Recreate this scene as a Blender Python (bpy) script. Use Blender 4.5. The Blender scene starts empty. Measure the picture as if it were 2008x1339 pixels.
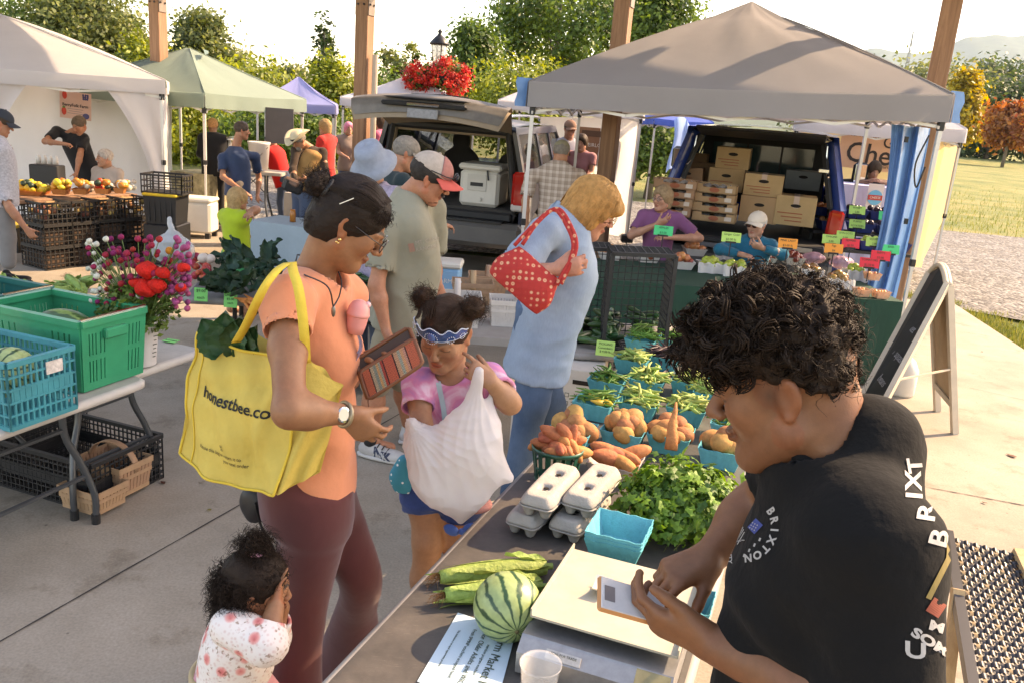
import bpy,bmesh,math,random
import numpy as np
from mathutils import Vector,Matrix
R=math.radians
rnd=random.Random(7)
nrg=np.random.default_rng(5)
SC=bpy.context.scene
COL=SC.collection
# ------------------------------------------------------------------ camera
CAM_H,CAM_F,CAM_P,CAM_R=2.05,1650.0,15.4,4.6
_p,_r=R(CAM_P),R(CAM_R)
FWD=np.array([0,math.cos(_p),-math.sin(_p)]);_rt=np.array([1.0,0,0]);_up=np.cross(_rt,FWD)
IX=_rt*math.cos(_r)+_up*math.sin(_r);IY=-_rt*math.sin(_r)+_up*math.cos(_r)
EYE=np.array([0,0,CAM_H])
cd=bpy.data.cameras.new('camera');cam=bpy.data.objects.new('camera',cd);COL.objects.link(cam)
cd.sensor_width=36.0;cd.lens=CAM_F/2008*36.0;cd.clip_start=0.05;cd.clip_end=20000
cam.matrix_world=Matrix(((IX[0],IY[0],-FWD[0],0),(IX[1],IY[1],-FWD[1],0),(IX[2],IY[2],-FWD[2],CAM_H),(0,0,0,1)))
cd.dof.use_dof=False
SC.camera=cam
# ------------------------------------------------------------------ sky, sun, exposure
SUN_EL,SUN_DIR=R(38),np.array([0.90,0.436])
W=bpy.data.worlds.new('World');SC.world=W;W.use_nodes=True
_n=W.node_tree.nodes;_bg=_n['Background']
_sky=_n.new('ShaderNodeTexSky');_sky.sky_type='NISHITA';_sky.sun_disc=False
_sky.sun_elevation=SUN_EL;_sky.sun_rotation=math.atan2(SUN_DIR[0],SUN_DIR[1])
_sky.air_density=1.0;_sky.dust_density=1.2;_sky.ozone_density=1.0;_sky.altitude=0
W.node_tree.links.new(_sky.outputs[0],_bg.inputs[0]);_bg.inputs[1].default_value=0.15
sl=bpy.data.lights.new('sun','SUN');sl.energy=2.6;sl.angle=R(0.6);sl.color=(1.0,0.86,0.66)
sun=bpy.data.objects.new('sun',sl);COL.objects.link(sun)
_sd=Vector((SUN_DIR[0]*math.cos(SUN_EL),SUN_DIR[1]*math.cos(SUN_EL),math.sin(SUN_EL)))
sun.rotation_euler=_sd.to_track_quat('Z','Y').to_euler();sun.location=(12,6,12)
SC.view_settings.view_transform='Standard';SC.view_settings.look='None';SC.view_settings.gamma=1.0
SC.view_settings.exposure=2.05;SC.view_settings.use_curve_mapping=False
SC.view_settings.use_white_balance=True;SC.view_settings.white_balance_temperature=9000;SC.view_settings.white_balance_tint=20
SC.render.engine='CYCLES'
SC.cycles.max_bounces=6;SC.cycles.diffuse_bounces=3;SC.cycles.glossy_bounces=3;SC.cycles.transmission_bounces=6
SC.cycles.transparent_max_bounces=8;SC.cycles.caustics_reflective=False;SC.cycles.caustics_refractive=False
SC.cycles.use_denoising=True
# ------------------------------------------------------------------ pixel of the photograph (2008 wide) -> place in the world
def ray(x,y):return FWD*CAM_F+IX*(x-1004.0)-IY*(y-669.5)
def at(x,y,Y):d=ray(x,y);return EYE+d*(Y/d[1])
def gz(x,y,z=0.0):d=ray(x,y);return EYE+d*((z-CAM_H)/d[2])
def proj(p):
 v=np.asarray(p,float)-EYE;k=CAM_F/v.dot(FWD);return 1004+v.dot(IX)*k,669.5-v.dot(IY)*k
 # ------------------------------------------------------------------ materials
MATS={}
def _mat(name):
 m=bpy.data.materials.new(name);m.use_nodes=True;nt=m.node_tree
 b=nt.nodes['Principled BSDF'];MATS[name]=m
 return m,nt,b
def N(nt,t,**kw):
 n=nt.nodes.new('ShaderNode'+t)
 for k,v in kw.items():
  if k.startswith('i_'):
   key=k[2:];n.inputs[int(key)if key.isdigit()else key].default_value=v
  else:setattr(n,k,v)
 return n
def L(nt,a,ao,b,bi):nt.links.new(a.outputs[ao],b.inputs[bi])
def c4(c):return(c[0],c[1],c[2],1.0)
def ramp(nt,stops,interp='LINEAR'):
 r=N(nt,'ValToRGB');r.color_ramp.interpolation=interp;e=r.color_ramp.elements
 while len(e)>1:e.remove(e[-1])
 e[0].position=stops[0][0];e[0].color=c4(stops[0][1])
 for p,c in stops[1:]:
  q=e.new(p);q.color=c4(c)
 return r
def M(name,col,rough=.6,var=.12,vs=6.,bump=0.,bs=60.,metal=0.,rand=0.,spec=.5,coat=0.,alpha=None,trans=0.,attr=False,sheen=0.,sss=0.,thin=0.,ior=1.45):
 if name in MATS:return MATS[name]
 m,nt,b=_mat(name)
 tc=N(nt,'TexCoord')
 b.inputs['Roughness'].default_value=rough;b.inputs['Metallic'].default_value=metal
 b.inputs['Specular IOR Level'].default_value=spec;b.inputs['Coat Weight'].default_value=coat;b.inputs['IOR'].default_value=ior
 if sheen:b.inputs['Sheen Weight'].default_value=sheen
 if sss:b.inputs['Subsurface Weight'].default_value=sss;b.inputs['Subsurface Radius'].default_value=(.012,.005,.003);b.inputs['Subsurface Scale'].default_value=1.0
 if trans:b.inputs['Transmission Weight'].default_value=trans
 if alpha is not None:b.inputs['Alpha'].default_value=alpha
 if var or rand or attr:
  if attr:src=N(nt,'Attribute',attribute_name='Col');so='Color'
  else:src=N(nt,'RGB');src.outputs[0].default_value=c4(col);so=0
  hsv=N(nt,'HueSaturation');L(nt,src,so,hsv,'Color')
  nz=N(nt,'TexNoise',i_Scale=vs,i_Detail=6.0,i_Roughness=.65);L(nt,tc,'Object',nz,'Vector')
  mr=N(nt,'MapRange');mr.inputs['From Min'].default_value=.25;mr.inputs['From Max'].default_value=.75
  mr.inputs['To Min'].default_value=1-var;mr.inputs['To Max'].default_value=1+var;L(nt,nz,0,mr,0)
  if rand:
   oi=N(nt,'ObjectInfo');m2=N(nt,'MapRange');m2.inputs['To Min'].default_value=1-rand;m2.inputs['To Max'].default_value=1+rand
   L(nt,oi,'Random',m2,0);mm=N(nt,'Math',operation='MULTIPLY');L(nt,mr,0,mm,0);L(nt,m2,0,mm,1);L(nt,mm,0,hsv,'Value')
   m3=N(nt,'MapRange');m3.inputs['To Min'].default_value=.5-rand*.12;m3.inputs['To Max'].default_value=.5+rand*.12;L(nt,oi,'Random',m3,0);L(nt,m3,0,hsv,'Hue')
  else:L(nt,mr,0,hsv,'Value')
  L(nt,hsv,0,b,'Base Color')
 else:b.inputs['Base Color'].default_value=c4(col)
 if bump:
  n2=N(nt,'TexNoise',i_Scale=bs,i_Detail=5.0);L(nt,tc,'Object',n2,'Vector')
  bp=N(nt,'Bump',i_Strength=min(1.,bump),i_Distance=.01);L(nt,n2,0,bp,'Height');L(nt,bp,0,b,'Normal')
 if thin:
  tl=N(nt,'BsdfTranslucent');mx=N(nt,'MixShader',i_0=thin);out=nt.nodes['Material Output']
  if var or rand or attr:L(nt,hsv,0,tl,'Color')
  else:tl.inputs['Color'].default_value=c4(col)
  L(nt,b,0,mx,1);L(nt,tl,0,mx,2);L(nt,mx,0,out,'Surface')
 return m
 # ------------------------------------------------------------------ objects
def link(o):COL.objects.link(o);return o
def tag(o,label=None,cat=None,group=None,kind=None):
 if label:o['label']=label
 if cat:o['category']=cat
 if group:o['group']=group
 if kind:o['kind']=kind
 return o
def thing(name,label,cat,loc=(0,0,0),rz=0,group=None):
 o=bpy.data.objects.new(name,None);link(o);o.empty_display_size=.1
 o.location=Vector([float(q)for q in loc]);o.rotation_euler=(0,0,rz)
 return tag(o,label,cat,group)
def mobj(name,v,f,mat,parent=None,smooth=False,loc=None,col=None,fm=None):
 me=bpy.data.meshes.new(name)
 v=np.asarray(v,float)
 me.from_pydata([tuple(q)for q in v.tolist()],[],f if isinstance(f,list)else f.tolist())
 for mm in(mat if isinstance(mat,(list,tuple))else[mat]):me.materials.append(mm)
 if fm is not None:me.polygons.foreach_set('material_index',np.asarray(fm,dtype=np.int32))
 if smooth:me.polygons.foreach_set('use_smooth',np.ones(len(me.polygons),dtype=bool))
 if col is not None:
  a=me.color_attributes.new('Col','FLOAT_COLOR','POINT')
  c=np.ones((len(v),4),dtype=np.float32);c[:,:3]=col;a.data.foreach_set('color',c.ravel())
 me.update()
 o=bpy.data.objects.new(name,me);link(o)
 if parent is not None:o.parent=parent
 if loc is not None:o.location=Vector([float(q)for q in loc])
 return o
def copy_tree(o,parent=None):
 c=o.copy();link(c)
 if parent is not None:c.parent=parent;c.matrix_parent_inverse=o.matrix_parent_inverse.copy()
 for ch in list(o.children):copy_tree(ch,c)
 return c
def unit(v):v=np.asarray(v,float);return v/(np.linalg.norm(v)+1e-12)
def V(*a):return np.array(a,float)
def rotz(a):c,s=math.cos(a),math.sin(a);return np.array([[c,-s,0],[s,c,0],[0,0,1.]])
def rotx(a):c,s=math.cos(a),math.sin(a);return np.array([[1.,0,0],[0,c,-s],[0,s,c]])
def roty(a):c,s=math.cos(a),math.sin(a);return np.array([[c,0,s],[0,1.,0],[-s,0,c]])
class MB:
 """collects simple shapes into one mesh"""
 def __init__(s):s.v=[];s.f=[];s.m=[];s.cm=0
 def add(s,v,f):
  o=len(s.v);s.v+=[tuple(map(float,q))for q in v]
  for q in f:s.f.append([i+o for i in q]);s.m.append(s.cm)
  return s
 def many(s,G,r,n=3):
  """G: (count, steps, 3) centre lines swept into thin n-sided tubes; r: radius per step"""
  c,m=G.shape[:2];t=G[:,-1]-G[:,0]+1e-6;t=t/np.linalg.norm(t,axis=1,keepdims=True);a=np.where(np.abs(t[:,2:3])<.9,np.array([[0,0,1.]]),np.array([[1.,0,0]]));x=np.cross(t,a);x=x/np.linalg.norm(x,axis=1,keepdims=True);y=np.cross(t,x)
  r=np.broadcast_to(np.asarray(r,float),(c,m));o=len(s.v);P=np.stack([G+(x*math.cos(6.2832*k/n)+y*math.sin(6.2832*k/n))[:,None,:]*r[...,None]for k in range(n)],2)
  I=np.arange(c*m*n).reshape(c,m,n)+o;f=np.stack([I[:,:-1],np.roll(I,-1,2)[:,:-1],np.roll(I,-1,2)[:,1:],I[:,1:]],-1).reshape(-1,4);s.v+=[tuple(q)for q in P.reshape(-1,3).tolist()];s.f+=f.tolist();s.m+=[s.cm]*len(f);return s
 def box(s,c,d,rot=None,bev=0.):
  d=np.asarray(d,float)/2;c=np.asarray(c,float)
  if bev:
   b=min(bev,min(d)*.98);v=[]
   for sx in(-1,1):
    for sy in(-1,1):
     for sz in(-1,1):
      v+=[(sx*(d[0]-b),sy*(d[1]-b),sz*d[2]),(sx*(d[0]-b),sy*d[1],sz*(d[2]-b)),(sx*d[0],sy*(d[1]-b),sz*(d[2]-b))]
   bm=bmesh.new();[bm.verts.new(q)for q in v];bmesh.ops.convex_hull(bm,input=bm.verts)
   bm.verts.index_update();vv=np.array([q.co[:]for q in bm.verts]);ff=[[q.index for q in fc.verts]for fc in bm.faces];bm.free()
  else:
   vv=np.array([(x,y,z)for x in(-d[0],d[0])for y in(-d[1],d[1])for z in(-d[2],d[2])])
   ff=[(0,1,3,2),(4,6,7,5),(0,4,5,1),(2,3,7,6),(0,2,6,4),(1,5,7,3)]
  if rot is not None:vv=vv@np.asarray(rot).T
  return s.add(vv+c,ff)
 def bar(s,a,b,w,h=None,up=(0,0,1)):
  a=np.asarray(a,float);b=np.asarray(b,float);h=w if h is None else h
  d=unit(b-a);u=np.asarray(up,float)
  if abs(d.dot(u))>.98:u=np.array([1.,0,0])
  x=unit(np.cross(d,u));z=np.cross(x,d)
  v=[p+x*i*w/2+z*j*h/2 for p in(a,b)for i,j in((-1,-1),(1,-1),(1,1),(-1,1))]
  return s.add(v,[(3,2,1,0),(4,5,6,7),(0,1,5,4),(1,2,6,5),(2,3,7,6),(3,0,4,7)])
 def tube(s,pts,r,n=8,cap=True,closed=False):
  P=[np.asarray(p,float)for p in pts];m=len(P)
  rr=[r]*m if np.isscalar(r)else list(r)
  v=[];pu=None
  for i,p in enumerate(P):
   if closed:t=unit(P[(i+1)%m]-P[i-1])
   else:t=unit(P[min(i+1,m-1)]-P[max(i-1,0)])
   if pu is None:
    u=np.array([0,0,1.])if abs(t[2])<.9 else np.array([1.,0,0])
   else:u=pu
   x=unit(u-t*t.dot(u));y=np.array((t[1]*x[2]-t[2]*x[1],t[2]*x[0]-t[0]*x[2],t[0]*x[1]-t[1]*x[0]));pu=x
   for k in range(n):
    a=2*math.pi*k/n;v.append(p+(x*math.cos(a)+y*math.sin(a))*rr[i])
  f=[]
  for i in range(m if closed else m-1):
   j=(i+1)%m
   for k in range(n):f.append((i*n+k,i*n+(k+1)%n,j*n+(k+1)%n,j*n+k))
  if cap and not closed:f.append(tuple(range(n-1,-1,-1)));f.append(tuple(range((m-1)*n,m*n)))
  return s.add(v,f)
 def lathe(s,prof,n=24,c=(0,0,0),rot=None,sx=1.,sy=1.,cap=True):
  v=[];f=[];m=len(prof)
  for r,z in prof:
   for k in range(n):a=2*math.pi*k/n;v.append((r*math.cos(a)*sx,r*math.sin(a)*sy,z))
  for i in range(m-1):
   for k in range(n):f.append((i*n+k,i*n+(k+1)%n,(i+1)*n+(k+1)%n,(i+1)*n+k))
  if cap:f.append(tuple(range(n-1,-1,-1)));f.append(tuple(range((m-1)*n,m*n)))
  v=np.array(v)
  if rot is not None:v=v@np.asarray(rot).T
  return s.add(v+np.asarray(c,float),f)
 def ball(s,c,r,n=12,m=8,rot=None):
  r=np.ones(3)*r if np.isscalar(r)else np.asarray(r,float)
  v=[(0,0,-1)];f=[]
  for i in range(1,m):
   ph=math.pi*i/m-math.pi/2
   for k in range(n):a=2*math.pi*k/n;v.append((math.cos(ph)*math.cos(a),math.cos(ph)*math.sin(a),math.sin(ph)))
  v.append((0,0,1));t=len(v)-1
  for k in range(n):f.append((0,1+(k+1)%n,1+k));f.append((t,1+(m-2)*n+k,1+(m-2)*n+(k+1)%n))
  for i in range(m-2):
   for k in range(n):f.append((1+i*n+k,1+i*n+(k+1)%n,1+(i+1)*n+(k+1)%n,1+(i+1)*n+k))
  v=np.array(v)*r
  if rot is not None:v=v@np.asarray(rot).T
  return s.add(v+np.asarray(c,float),f)
 def prism(s,poly,a,b,conv=None):
  """poly: 2-D outline (u,w); conv(u,w,t)->xyz with t=a or b"""
  n=len(poly);v=[conv(u,w,a)for u,w in poly]+[conv(u,w,b)for u,w in poly]
  return s.add(v,[tuple(range(n-1,-1,-1)),tuple(range(n,2*n))]+[(i,(i+1)%n,n+(i+1)%n,n+i)for i in range(n)])
 def grid(s,fn,nu,nv):
  o=[fn(i/nu,j/nv)for i in range(nu+1)for j in range(nv+1)]
  return s.add(o,[(i*(nv+1)+j,(i+1)*(nv+1)+j,(i+1)*(nv+1)+j+1,i*(nv+1)+j+1)for i in range(nu)for j in range(nv)])
 def xf(s,mtx,off=(0,0,0)):
  s.v=[tuple(q)for q in(np.array(s.v)@np.asarray(mtx).T+np.asarray(off,float))];return s
 def build(s,name,mat,parent=None,smooth=False,loc=None,rz=None):
  o=mobj(name,s.v,s.f,mat,parent,smooth,loc,fm=s.m if isinstance(mat,(list,tuple))else None)
  if rz is not None:o.rotation_euler=(0,0,rz)
  return o
def bez(p0,p1,p2,p3,n=12):
 p0,p1,p2,p3=[np.asarray(q,float)for q in(p0,p1,p2,p3)]
 return[(1-t)**3*p0+3*(1-t)**2*t*p1+3*(1-t)*t*t*p2+t**3*p3 for t in np.linspace(0,1,n)]
def curve(pts,n=6):
 """Catmull-Rom through points"""
 P=[np.asarray(p,float)for p in pts];P=[2*P[0]-P[1]]+P+[2*P[-1]-P[-2]];o=[]
 for i in range(1,len(P)-2):
  for t in np.linspace(0,1,n,endpoint=False):
   a,b,c,d=P[i-1:i+3];o.append(.5*((2*b)+(-a+c)*t+(2*a-5*b+4*c-d)*t*t+(-a+3*b-3*c+d)*t**3))
 o.append(P[-2]);return o
def text(s,mat,size,parent=None,loc=(0,0,0),rot=None,name='lettering',align='CENTER',ext=.0006,sx=1.,bold=0.):
 cu=bpy.data.curves.new(name,'FONT');cu.body=s;cu.size=size;cu.align_x=align;cu.align_y='CENTER'
 cu.extrude=ext;cu.resolution_u=3;cu.offset=bold;cu.materials.append(mat)
 o=bpy.data.objects.new(name,cu)
 me=bpy.data.meshes.new_from_object(o);bpy.data.objects.remove(o);bpy.data.curves.remove(cu)
 o=bpy.data.objects.new(name,me);link(o)
 if parent is not None:o.parent=parent
 o.location=Vector([float(q)for q in loc])
 if rot is not None:o.rotation_euler=Matrix(np.asarray(rot).tolist()).to_euler()if np.ndim(rot)==2 else rot
 if sx!=1.:o.scale=(sx,1,1)
 return o
 # ------------------------------------------------------------------ smooth solid modeller (distance field -> mesh) for bodies, clothes and organic shapes
class Field:
 def __init__(s):s.ops=[]
 def _add(s,fn,lo,hi,k,sub):s.ops.append((fn,np.asarray(lo,float),np.asarray(hi,float),k,sub));return s
 def cone(s,a,b,ra,rb=None,k=.02,sub=False,flat=False):
  a=np.asarray(a,float);b=np.asarray(b,float);rb=ra if rb is None else rb;d=b-a;l2=d.dot(d)+1e-12;ln=math.sqrt(l2)
  def fn(X,Y,Z):
   x,y,z=X-a[0],Y-a[1],Z-a[2];t0=(x*d[0]+y*d[1]+z*d[2])/l2;t=np.clip(t0,0,1)
   q=np.sqrt((x-t*d[0])**2+(y-t*d[1])**2+(z-t*d[2])**2)if not flat else np.sqrt((x-t0*d[0])**2+(y-t0*d[1])**2+(z-t0*d[2])**2)
   q=q-(ra+(rb-ra)*t)
   if flat:q=np.maximum(q,np.maximum(-t0,t0-1)*ln)
   return q
  r=max(ra,rb);return s._add(fn,np.minimum(a,b)-r,np.maximum(a,b)+r,k,sub)
 def chain(s,pts,rad,k=.02,sub=False):
  for i in range(len(pts)-1):s.cone(pts[i],pts[i+1],rad[i],rad[i+1],k,sub)
  return s
 def ell(s,c,r,rot=None,k=.02,sub=False):
  c=np.asarray(c,float);r=np.ones(3)*r if np.isscalar(r)else np.asarray(r,float);Q=np.eye(3)if rot is None else np.asarray(rot,float)
  def fn(X,Y,Z):
   x,y,z=X-c[0],Y-c[1],Z-c[2];k0=0.;k1=0.
   for i in range(3):
    u=x*Q[0,i]+y*Q[1,i]+z*Q[2,i];k0=k0+(u/r[i])**2;k1=k1+(u/r[i]**2)**2
   k0=np.sqrt(k0);return k0*(k0-1)/(np.sqrt(k1)+1e-9)
  e=np.abs(Q)@r;return s._add(fn,c-e,c+e,k,sub)
 def loft(s,secs,side=(1,0,0),k=.02,sub=False,n=40,power=2.0,wr=None):
  """secs: (centre, r_side, r_depth) along a roughly straight spine; flat ends"""
  C=np.array([q[0]for q in secs],float);rx=np.array([q[1]for q in secs],float);ry=np.array([q[2]for q in secs],float)
  ax=unit(C[-1]-C[0]);h=(C-C[0])@ax;sd=np.asarray(side,float);sd=unit(sd-ax*sd.dot(ax));fd=np.cross(ax,sd)
  hh=np.linspace(h[0],h[-1],n)
  def sm(y):
  # smooth monotone-ish resample (Catmull on uneven knots)
   m=np.gradient(y,h)if len(h)>2 else np.ones(len(h))*(y[-1]-y[0])/(h[-1]-h[0])
   i=np.clip(np.searchsorted(h,hh,side='right')-1,0,len(h)-2);d=h[i+1]-h[i];t=(hh-h[i])/d
   return(2*t**3-3*t**2+1)*y[i]+(t**3-2*t**2+t)*d*m[i]+(-2*t**3+3*t**2)*y[i+1]+(t**3-t**2)*d*m[i+1]
  cs=sm(C@sd);cf=sm(C@fd);sx=sm(rx);sy=sm(ry);o=C[0]
  def fn(X,Y,Z):
   hz=(X-o[0])*ax[0]+(Y-o[1])*ax[1]+(Z-o[2])*ax[2]
   u=X*sd[0]+Y*sd[1]+Z*sd[2]-np.interp(hz,hh,cs);w=X*fd[0]+Y*fd[1]+Z*fd[2]-np.interp(hz,hh,cf)
   a=np.interp(hz,hh,sx);b=np.interp(hz,hh,sy)
   if wr is not None:
    th=np.arctan2(w,u);g=1+wr(th,hz);a=a*g;b=b*g
   if power==2.0:k0=np.sqrt((u/a)**2+(w/b)**2);k1=np.sqrt((u/a**2)**2+(w/b**2)**2)
   else:
    k0=(np.abs(u/a)**power+np.abs(w/b)**power)**(1/power);k1=np.sqrt((u/a**2)**2+(w/b**2)**2)
   d=k0*(k0-1)/(k1+1e-6);d=np.where(k0<1,np.maximum(d,-np.minimum(a,b)*(1-k0)),d)
   return np.maximum(d,np.maximum(-hz,hz-hh[-1]))
  r=max(rx.max(),ry.max())*1.15;return s._add(fn,C.min(0)-r,C.max(0)+r,k,sub)
 def plane(s,p,n,lo,hi):
  """cut away everything on the side n points to"""
  p=np.asarray(p,float);n=unit(n)
  return s._add(lambda X,Y,Z:-((X-p[0])*n[0]+(Y-p[1])*n[1]+(Z-p[2])*n[2]),lo,hi,0,True)
 def bounds(s):
  lo=np.min([o[1]for o in s.ops if not o[4]],0);hi=np.max([o[2]for o in s.ops if not o[4]],0);return lo,hi
 def mesh(s,res=.006,box=None,extra=0.):
  lo,hi=s.bounds()if box is None else(np.asarray(box[0],float),np.asarray(box[1],float))
  if box is None:lo=lo-2.5*res;hi=hi+2.5*res
  n=np.maximum(4,np.ceil((hi-lo)/res).astype(int)+1)
  ax=[(lo[i]+np.arange(n[i])*res).astype(np.float32)for i in range(3)]
  F=np.full(n,.5,np.float32)
  for fn,a,b,k,sub in s.ops:
   mg=k+3*res
   i0=np.clip(np.floor((a-mg-lo)/res).astype(int),0,n);i1=np.clip(np.ceil((b+mg-lo)/res).astype(int)+1,0,n)
   if np.any(i1<=i0):continue
   sl=tuple(slice(i0[q],i1[q])for q in range(3))
   d=fn(ax[0][sl[0]][:,None,None],ax[1][sl[1]][None,:,None],ax[2][sl[2]][None,None,:]).astype(np.float32)
   g=F[sl]
   if sub:
    d=-d
    if k>0:h=np.maximum(k-np.abs(g-d),0)/k;F[sl]=np.maximum(g,d)+h*h*k*.25
    else:F[sl]=np.maximum(g,d)
   else:
    if k>0:h=np.maximum(k-np.abs(g-d),0)/k;F[sl]=np.minimum(g,d)-h*h*k*.25
    else:F[sl]=np.minimum(g,d)
  if extra:F-=extra
  return surface_net(F,lo,res)
def surface_net(F,lo,res):
 S=F<0
 A=S[:-1,:-1,:-1];act=np.zeros(A.shape,bool)
 anyv=np.zeros(A.shape,bool);allv=np.ones(A.shape,bool)
 for i in(0,1):
  for j in(0,1):
   for k in(0,1):
    q=S[i:S.shape[0]-1+i,j:S.shape[1]-1+j,k:S.shape[2]-1+k];anyv|=q;allv&=q
 act=anyv&~allv
 I=np.argwhere(act);nv=len(I)
 if nv==0:return np.zeros((0,3)),[]
 idx=np.full(A.shape,-1,np.int64);idx[act]=np.arange(nv)
 acc=np.zeros((nv,3));cnt=np.zeros(nv)
 cor=[(i,j,k)for i in(0,1)for j in(0,1)for k in(0,1)]
 vals={c:F[I[:,0]+c[0],I[:,1]+c[1],I[:,2]+c[2]]for c in cor}
 for c in cor:
  for d in range(3):
   if c[d]:continue
   e=list(c);e[d]=1;a=vals[c];b=vals[tuple(e)]
   m=(a<0)!=(b<0);t=np.where(m,a/np.where(m,a-b,1),0)
   p=np.tile(np.array(c,float),(nv,1));p[:,d]+=t
   acc[m]+=p[m];cnt[m]+=1
 Vt=(I+acc/cnt[:,None])*res+lo
 faces=[]
 for d in range(3):
  a=[slice(1,-1)]*3;a[d]=slice(0,-1);b=[slice(1,-1)]*3;b[d]=slice(1,None)
  s0=S[tuple(a)];s1=S[tuple(b)];q=np.argwhere(s0!=s1)
  if len(q)==0:continue
  off=np.ones(3,int);off[d]=0;q=q+off;sg=S[q[:,0],q[:,1],q[:,2]]
  u,w=(d+1)%3,(d+2)%3;du=np.zeros(3,int);du[u]=1;dw=np.zeros(3,int);dw[w]=1
  g=lambda p:idx[p[:,0],p[:,1],p[:,2]]
  f=np.stack([g(q-du-dw),g(q-dw),g(q),g(q-du)],1)
  f[~sg]=f[~sg][:,::-1];faces.append(f)
 Fc=np.concatenate(faces);Fc=Fc[(Fc>=0).all(1)]
 return Vt,Fc
def vnormals(v,f):
 f=np.asarray(f);n=np.cross(v[f[:,2]]-v[f[:,0]],v[f[:,3]]-v[f[:,1]]);o=np.zeros_like(v)
 for i in range(4):np.add.at(o,f[:,i],n)
 return o/(np.linalg.norm(o,axis=1,keepdims=True)+1e-12)
def relax(v,f,n=2,w=.5):
 f=np.asarray(f)
 for _ in range(n):
  a=np.zeros_like(v);c=np.zeros(len(v))
  for i in range(4):
   p,q=f[:,i],f[:,(i+1)%4]
   np.add.at(a,p,v[q]);np.add.at(c,p,1);np.add.at(a,q,v[p]);np.add.at(c,q,1)
  v=v*(1-w)+w*a/np.maximum(c,1)[:,None]
 return v
def wob(v,scale,seed=0,oct=2):
 """cheap smooth 3-D noise from sums of sines, about -1..1"""
 g=np.random.default_rng(seed);o=np.zeros(len(v));a=1.
 for _ in range(oct):
  for _ in range(4):
   d=g.normal(size=3);d=d/np.linalg.norm(d)*scale;q=g.normal(size=3);q=q/np.linalg.norm(q)*scale*.7
   o+=a*.3*np.sin(v@d+g.uniform(0,6.3)+1.4*np.sin(v@q+g.uniform(0,6.3)))
  scale*=2.1;a*=.5
 return o
def wrinkle(v,f,amp,scale,seed=0,ridge=True,mask=None):
 n=vnormals(v,f);w=wob(v,scale,seed)
 if ridge:w=.5-np.abs(w)
 if mask is not None:w=w*mask
 return v+n*(w*amp)[:,None]
 # ------------------------------------------------------------------ people
class Frame:
 """o origin, axes x right, y forward, z up"""
 def __init__(s,o,fwd,up=(0,0,1),s_=1.):
  s.o=np.asarray(o,float);f=unit(fwd);u=np.asarray(up,float);r=unit(np.cross(f,u));u=np.cross(r,f)
  s.Q=np.stack([r,f,u],1);s.k=s_
 def p(s,x,y,z):return s.o+s.Q@(np.array([x,y,z])*s.k)
 def d(s,x,y,z):return s.Q@np.array([x,y,z],float)
 def inv(s,v):return((v-s.o)@s.Q)/s.k
def hframe(o,yaw,pitch=0.,tilt=0.,s_=1.):
 """yaw: heading angle from +y towards +x, pitch>0 looks down, tilt>0 leans to own right"""
 Q=rotz(-yaw)@rotx(-pitch)@roty(tilt)
 fr=Frame(o,(0,1,0));fr.Q=Q;fr.k=s_;return fr
def add_head(F,h,full=True,neck=None,jaw=1.,nose=1.,thick=1.,neckr=.055):
 k=h.k;e=lambda c,r,kk,sub=False,rot=None:F.ell(h.p(*c),np.asarray(r if not np.isscalar(r)else(r,r,r))*k,h.Q if rot is None else h.Q@rot,kk*k,sub)
 if neck is not None:F.cone(h.p(0,-.028,-.05),neck,neckr*k,neckr*k*1.12,.03*k)
 e((0,-.012,.03),(.074*thick,.094,.084),.02)
 e((0,.026,-.035),(.058*thick,.060,.078),.035)
 for q in(-1,1):
  F.cone(h.p(q*.048*thick,.0,-.062*jaw),h.p(q*.012,.062,-.098*jaw),.022*k,.02*k,.03*k)
 e((0,.072,-.1*jaw),(.022,.018,.017),.022)
 if full:
  for q in(-1,1):
   e((q*.037,.058,-.022),(.024,.022,.026),.025)
   e((q*.031,.1,.004),(.019,.014,.0115),.014,True)
   e((q*.031,.0755,.003),(.0145,.0115,.0115),.003)
   F.cone(h.p(q*.012,.089,.020),h.p(q*.046,.07,.019),.0075*k,.006*k,.010*k)
   e((q*.0125*nose,.098,-.03),(.0085*nose,.009,.008),.006)
  F.cone(h.p(0,.084,.014),h.p(0,.090+.021*nose,-.024),.0075*k,.0115*nose*k,.011*k)
  e((0,.0905,-.0565),(.022,.0095,.0062),.006)
  e((0,.0885,-.0665),(.019,.010,.0072),.006)
  e((0,.1015,-.0615),(.023,.007,.0018),.003,True)
 else:
  F.cone(h.p(0,.084,.01),h.p(0,.108,-.024),.008*k,.0125*k,.012*k)
  e((0,.088,-.061),(.02,.010,.011),.008)
  for q in(-1,1):e((q*.031,.1,.004),(.018,.016,.0115),.014,True)
 for q in(-1,1):
  rt=roty(q*.22)@rotx(.2)@rotz(q*.35)
  e((q*.0745*thick,-.014,-.008),(.0085,.0185,.031),.008,False,rt)
  if full:
   e((q*.084*thick,-.010,-.002),(.007,.0105,.0165),.006,True,rt)
   e((q*.0755*thick,-.008,-.034),(.006,.008,.008),.006)
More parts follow.
